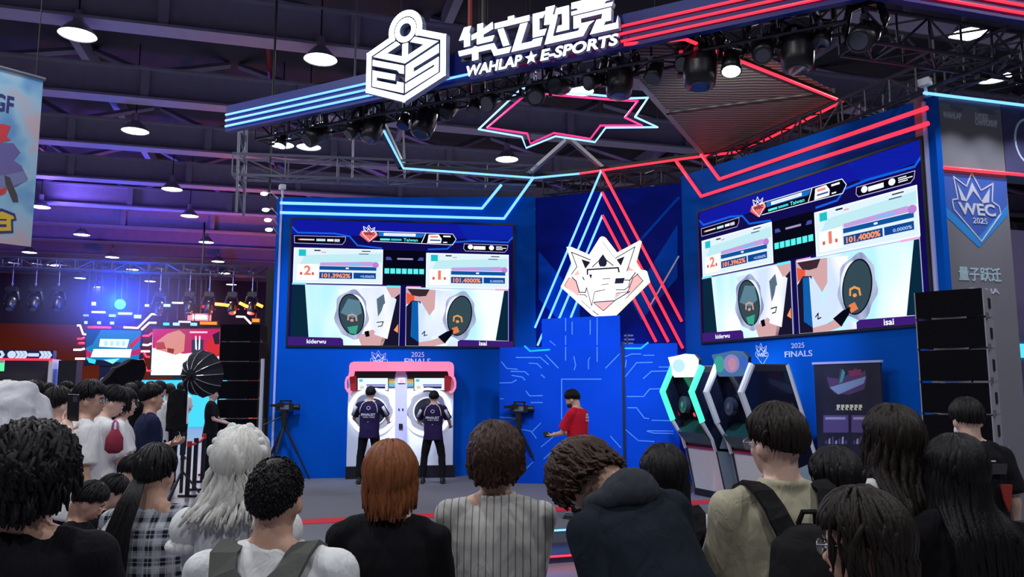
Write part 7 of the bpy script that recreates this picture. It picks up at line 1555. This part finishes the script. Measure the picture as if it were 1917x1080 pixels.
# distant truss with lanterns
truss('lighting_truss', FFR.pt(V(-40, 560)[0], 8.0, 0.1), FFR.pt(V(500, 560)[0], 8.0, 0.1), 0.5, M_TR, 'long distant truss over the other stages', 0.8, 0.05)
for i, x in enumerate((23, 67, 110, 300, 355, 392, 435, 472)):
    p_ = FFR.pt(V(x, 568)[0], V(x, 568 + (8 if x > 200 else 0))[1], 0.2)
    moving_head('dark lantern on the distant truss, ' + ['first from the left', 'second from the left', 'third from the left', 'right of the blue spotlight', 'over the pink screen middle', 'over the pink screen end', 'above the left speaker tower', 'nearest the stage wall'][i], p_, (HALL.rotz(), -1.0 - 0.1 * (i % 3)), 1.9, False, 8.0, 'lanterns on the distant truss')
p_ = FFR.pt(*V(228, 571), 0.4); r = empty('spotlight', tuple(p_), 'blazing blue spotlight above the distant cyan screen', 'stage light')
mb = MB(); mb.path([p_ - FFR.N * 0.4, p_ - FFR.N * 0.05], [0.25, 0.32], BLACKP, 16); mb.build('housing', r, True, world=True); mb = MB(); mb.ell(tuple(p_), (0.26, 0.26, 0.26), glow('blue_spot_lens', (0.04, 0.30, 1.0), 4), u=16, v=10); mb.build('lens', r, True, world=True)
mb = MB(); mb.tube(p_ - FFR.N * 0.2, p_ - FFR.N * 0.2 + np.array([0, 0, 8.0 - p_[2]]), 0.05, BLACK); mb.build('bracket', r, world=True)
light('POINT', 'blue_spot_light', tuple(p_ + FFR.N * 1.0), tuple(p_), 2400, (0.0, 0.06, 1.0), 0.4)
light('POINT', 'orange_stage_light', tuple(FFR.pt(*V(455, 600), 0.2)), tuple(p_), 1500, (1.0, 0.12, 0.05), 0.4)
light('POINT', 'violet_ceiling_fill', tuple(FFR.pt(V(120, 540)[0], 9.5, 4.0)), tuple(p_), 800, (0.25, 0.15, 1.0), 0.5)  # violet fill without a fixture, added to brighten and tint the far ceiling
# haze lit by the blue spotlight
mh = bpy.data.materials.new('stage_haze'); mh.use_nodes = True; nh = mh.node_tree; nh.nodes.remove(nh.nodes['Principled BSDF'])
vs_ = nh.nodes.new('ShaderNodeVolumeScatter');  vs_.inputs['Color'].default_value = (0.8, 0.85, 1, 1); nh.links.new(vs_.outputs[0], nh.nodes['Material Output'].inputs['Volume'])
tn = nh.nodes.new('ShaderNodeTexCoord'); vd = nh.nodes.new('ShaderNodeVectorMath'); vd.operation = 'DISTANCE'; vd.inputs[1].default_value = (0.5, 0.5, 0.5); nh.links.new(tn.outputs['Generated'], vd.inputs[0])
mr = nh.nodes.new('ShaderNodeMapRange'); mr.interpolation_type = 'SMOOTHSTEP'; mr.inputs['From Min'].default_value = 0.0; mr.inputs['From Max'].default_value = 0.48; mr.inputs['To Min'].default_value = 0.06; mr.inputs['To Max'].default_value = 0.0
nh.links.new(vd.outputs['Value'], mr.inputs['Value']); nh.links.new(mr.outputs['Result'], vs_.inputs['Density'])
mb = MB(); mb.ell(tuple(p_ + FFR.N * 1.0), (6.5, 3.2, 3.4), mh, u=20, v=12); o = mb.build('haze', smooth=True); o['kind'] = 'stuff'; o['label'] = 'thin haze glowing blue around the distant spotlight'; o['category'] = 'haze'
# arrow booth and black box at the far left
fb = FFR.off(6.0); Vb = lambda x, y: fb.uv(x, y)
r = empty('arrow_booth', tuple(fb.pt(Vb(50, 700)[0], 0)), 'low booth with white arrow symbols on a navy header, far left', 'booth')
a, b_ = Vb(-40, 717), Vb(99, 672); mb = MB(); mb.fbox(fb, a[0], b_[0], 0, b_[1], -1.5, -1.2, mat('booth_grey', (0.06, 0.065, 0.08), 0.6)); mb.fbox(fb, b_[0] - 0.15, b_[0], 0, b_[1], -1.2, 0, WHITEP); mb.build('booth_walls', r, world=True)
a, b_ = Vb(-40, 672), Vb(100, 656); mb = MB(); mb.fbox(fb, a[0], b_[0], a[1], b_[1], -0.5, 0, mat('booth_navy', (0.01, 0.02, 0.12), 0.5)); mb.build('header', r, world=True)
mb = MB(); mb.path([fb.pt(a[0], a[1] + 0.0, 0.05), fb.pt(b_[0], a[1], 0.05)], 0.05, RED_N, 6); mb.build('red_tube', r, world=True)
mb = MB(); AR = glow('arrow_white', (0.6, 0.75, 1.0), 1.0); cyy = (a[1] + b_[1]) / 2
for x in (3, 33, 40, 47, 78, 85, 92):
    u_ = Vb(x, 664)[0]; mb.prism([(u_ - 0.1, cyy - 0.16), (u_ + 0.02, cyy - 0.16), (u_ + 0.12, cyy), (u_ + 0.02, cyy + 0.16), (u_ - 0.1, cyy + 0.16), (u_, cyy)], fb, 0, 0.02, AR)
u_ = Vb(22, 664)[0]; mb.prism([(u_ + 0.16 * math.cos(t), cyy + 0.16 * math.sin(t)) for t in [2 * PI * i / 16 for i in range(16)]], fb, 0, 0.02, AR); u_ = Vb(63, 664)[0]; mb.fbox(fb, u_ - 0.2, u_ + 0.2, cyy - 0.07, cyy + 0.07, 0, 0.02, AR)
mb.build('arrow_symbols', r, world=True)
a, b_ = Vb(-5, 695), Vb(15, 680); mb = MB(); mb.fbox(fb, a[0], b_[0], a[1], b_[1], 0.4, 0.55, glow('green_lit_sign', (0.1, 0.9, 0.35), 1.2)); mb.fbox(fb, a[0], b_[0], b_[1], b_[1] + 0.12, 0.4, 0.55, WHITEP); mb.tube(fb.pt((a[0] + b_[0]) / 2, 0, 0.47), fb.pt((a[0] + b_[0]) / 2, a[1], 0.47), 0.05, BLACK); tag(mb.build('lit_sign'), 'small green lit sign at the left edge under the arrow booth header', 'illuminated sign')
a, b_ = Vb(107, 717), Vb(144, 675); mb = MB(); mb.fbox(fb, a[0], b_[0], 0, b_[1], -1.0, 0, mat('black_drape', (0.012, 0.012, 0.02), 0.9)); tag(mb.build('black_booth'), 'plain black booth block between arrow booth and cyan screen', 'booth')
a, b_ = V(500, 720), V(516, 640); mb = MB(); mb.fbox(FFR, a[0], b_[0], 0.5, b_[1], -0.2, 0, glow('pink_white_panel', (1.0, 0.6, 0.7), 0.9)); mb.fbox(FFR, a[0], b_[0], 0, 0.5, -0.2, 0, BLACKP); tag(mb.build('lit_screen'), 'narrow pink-white lit panel seen beside the stage wall edge', 'screen')
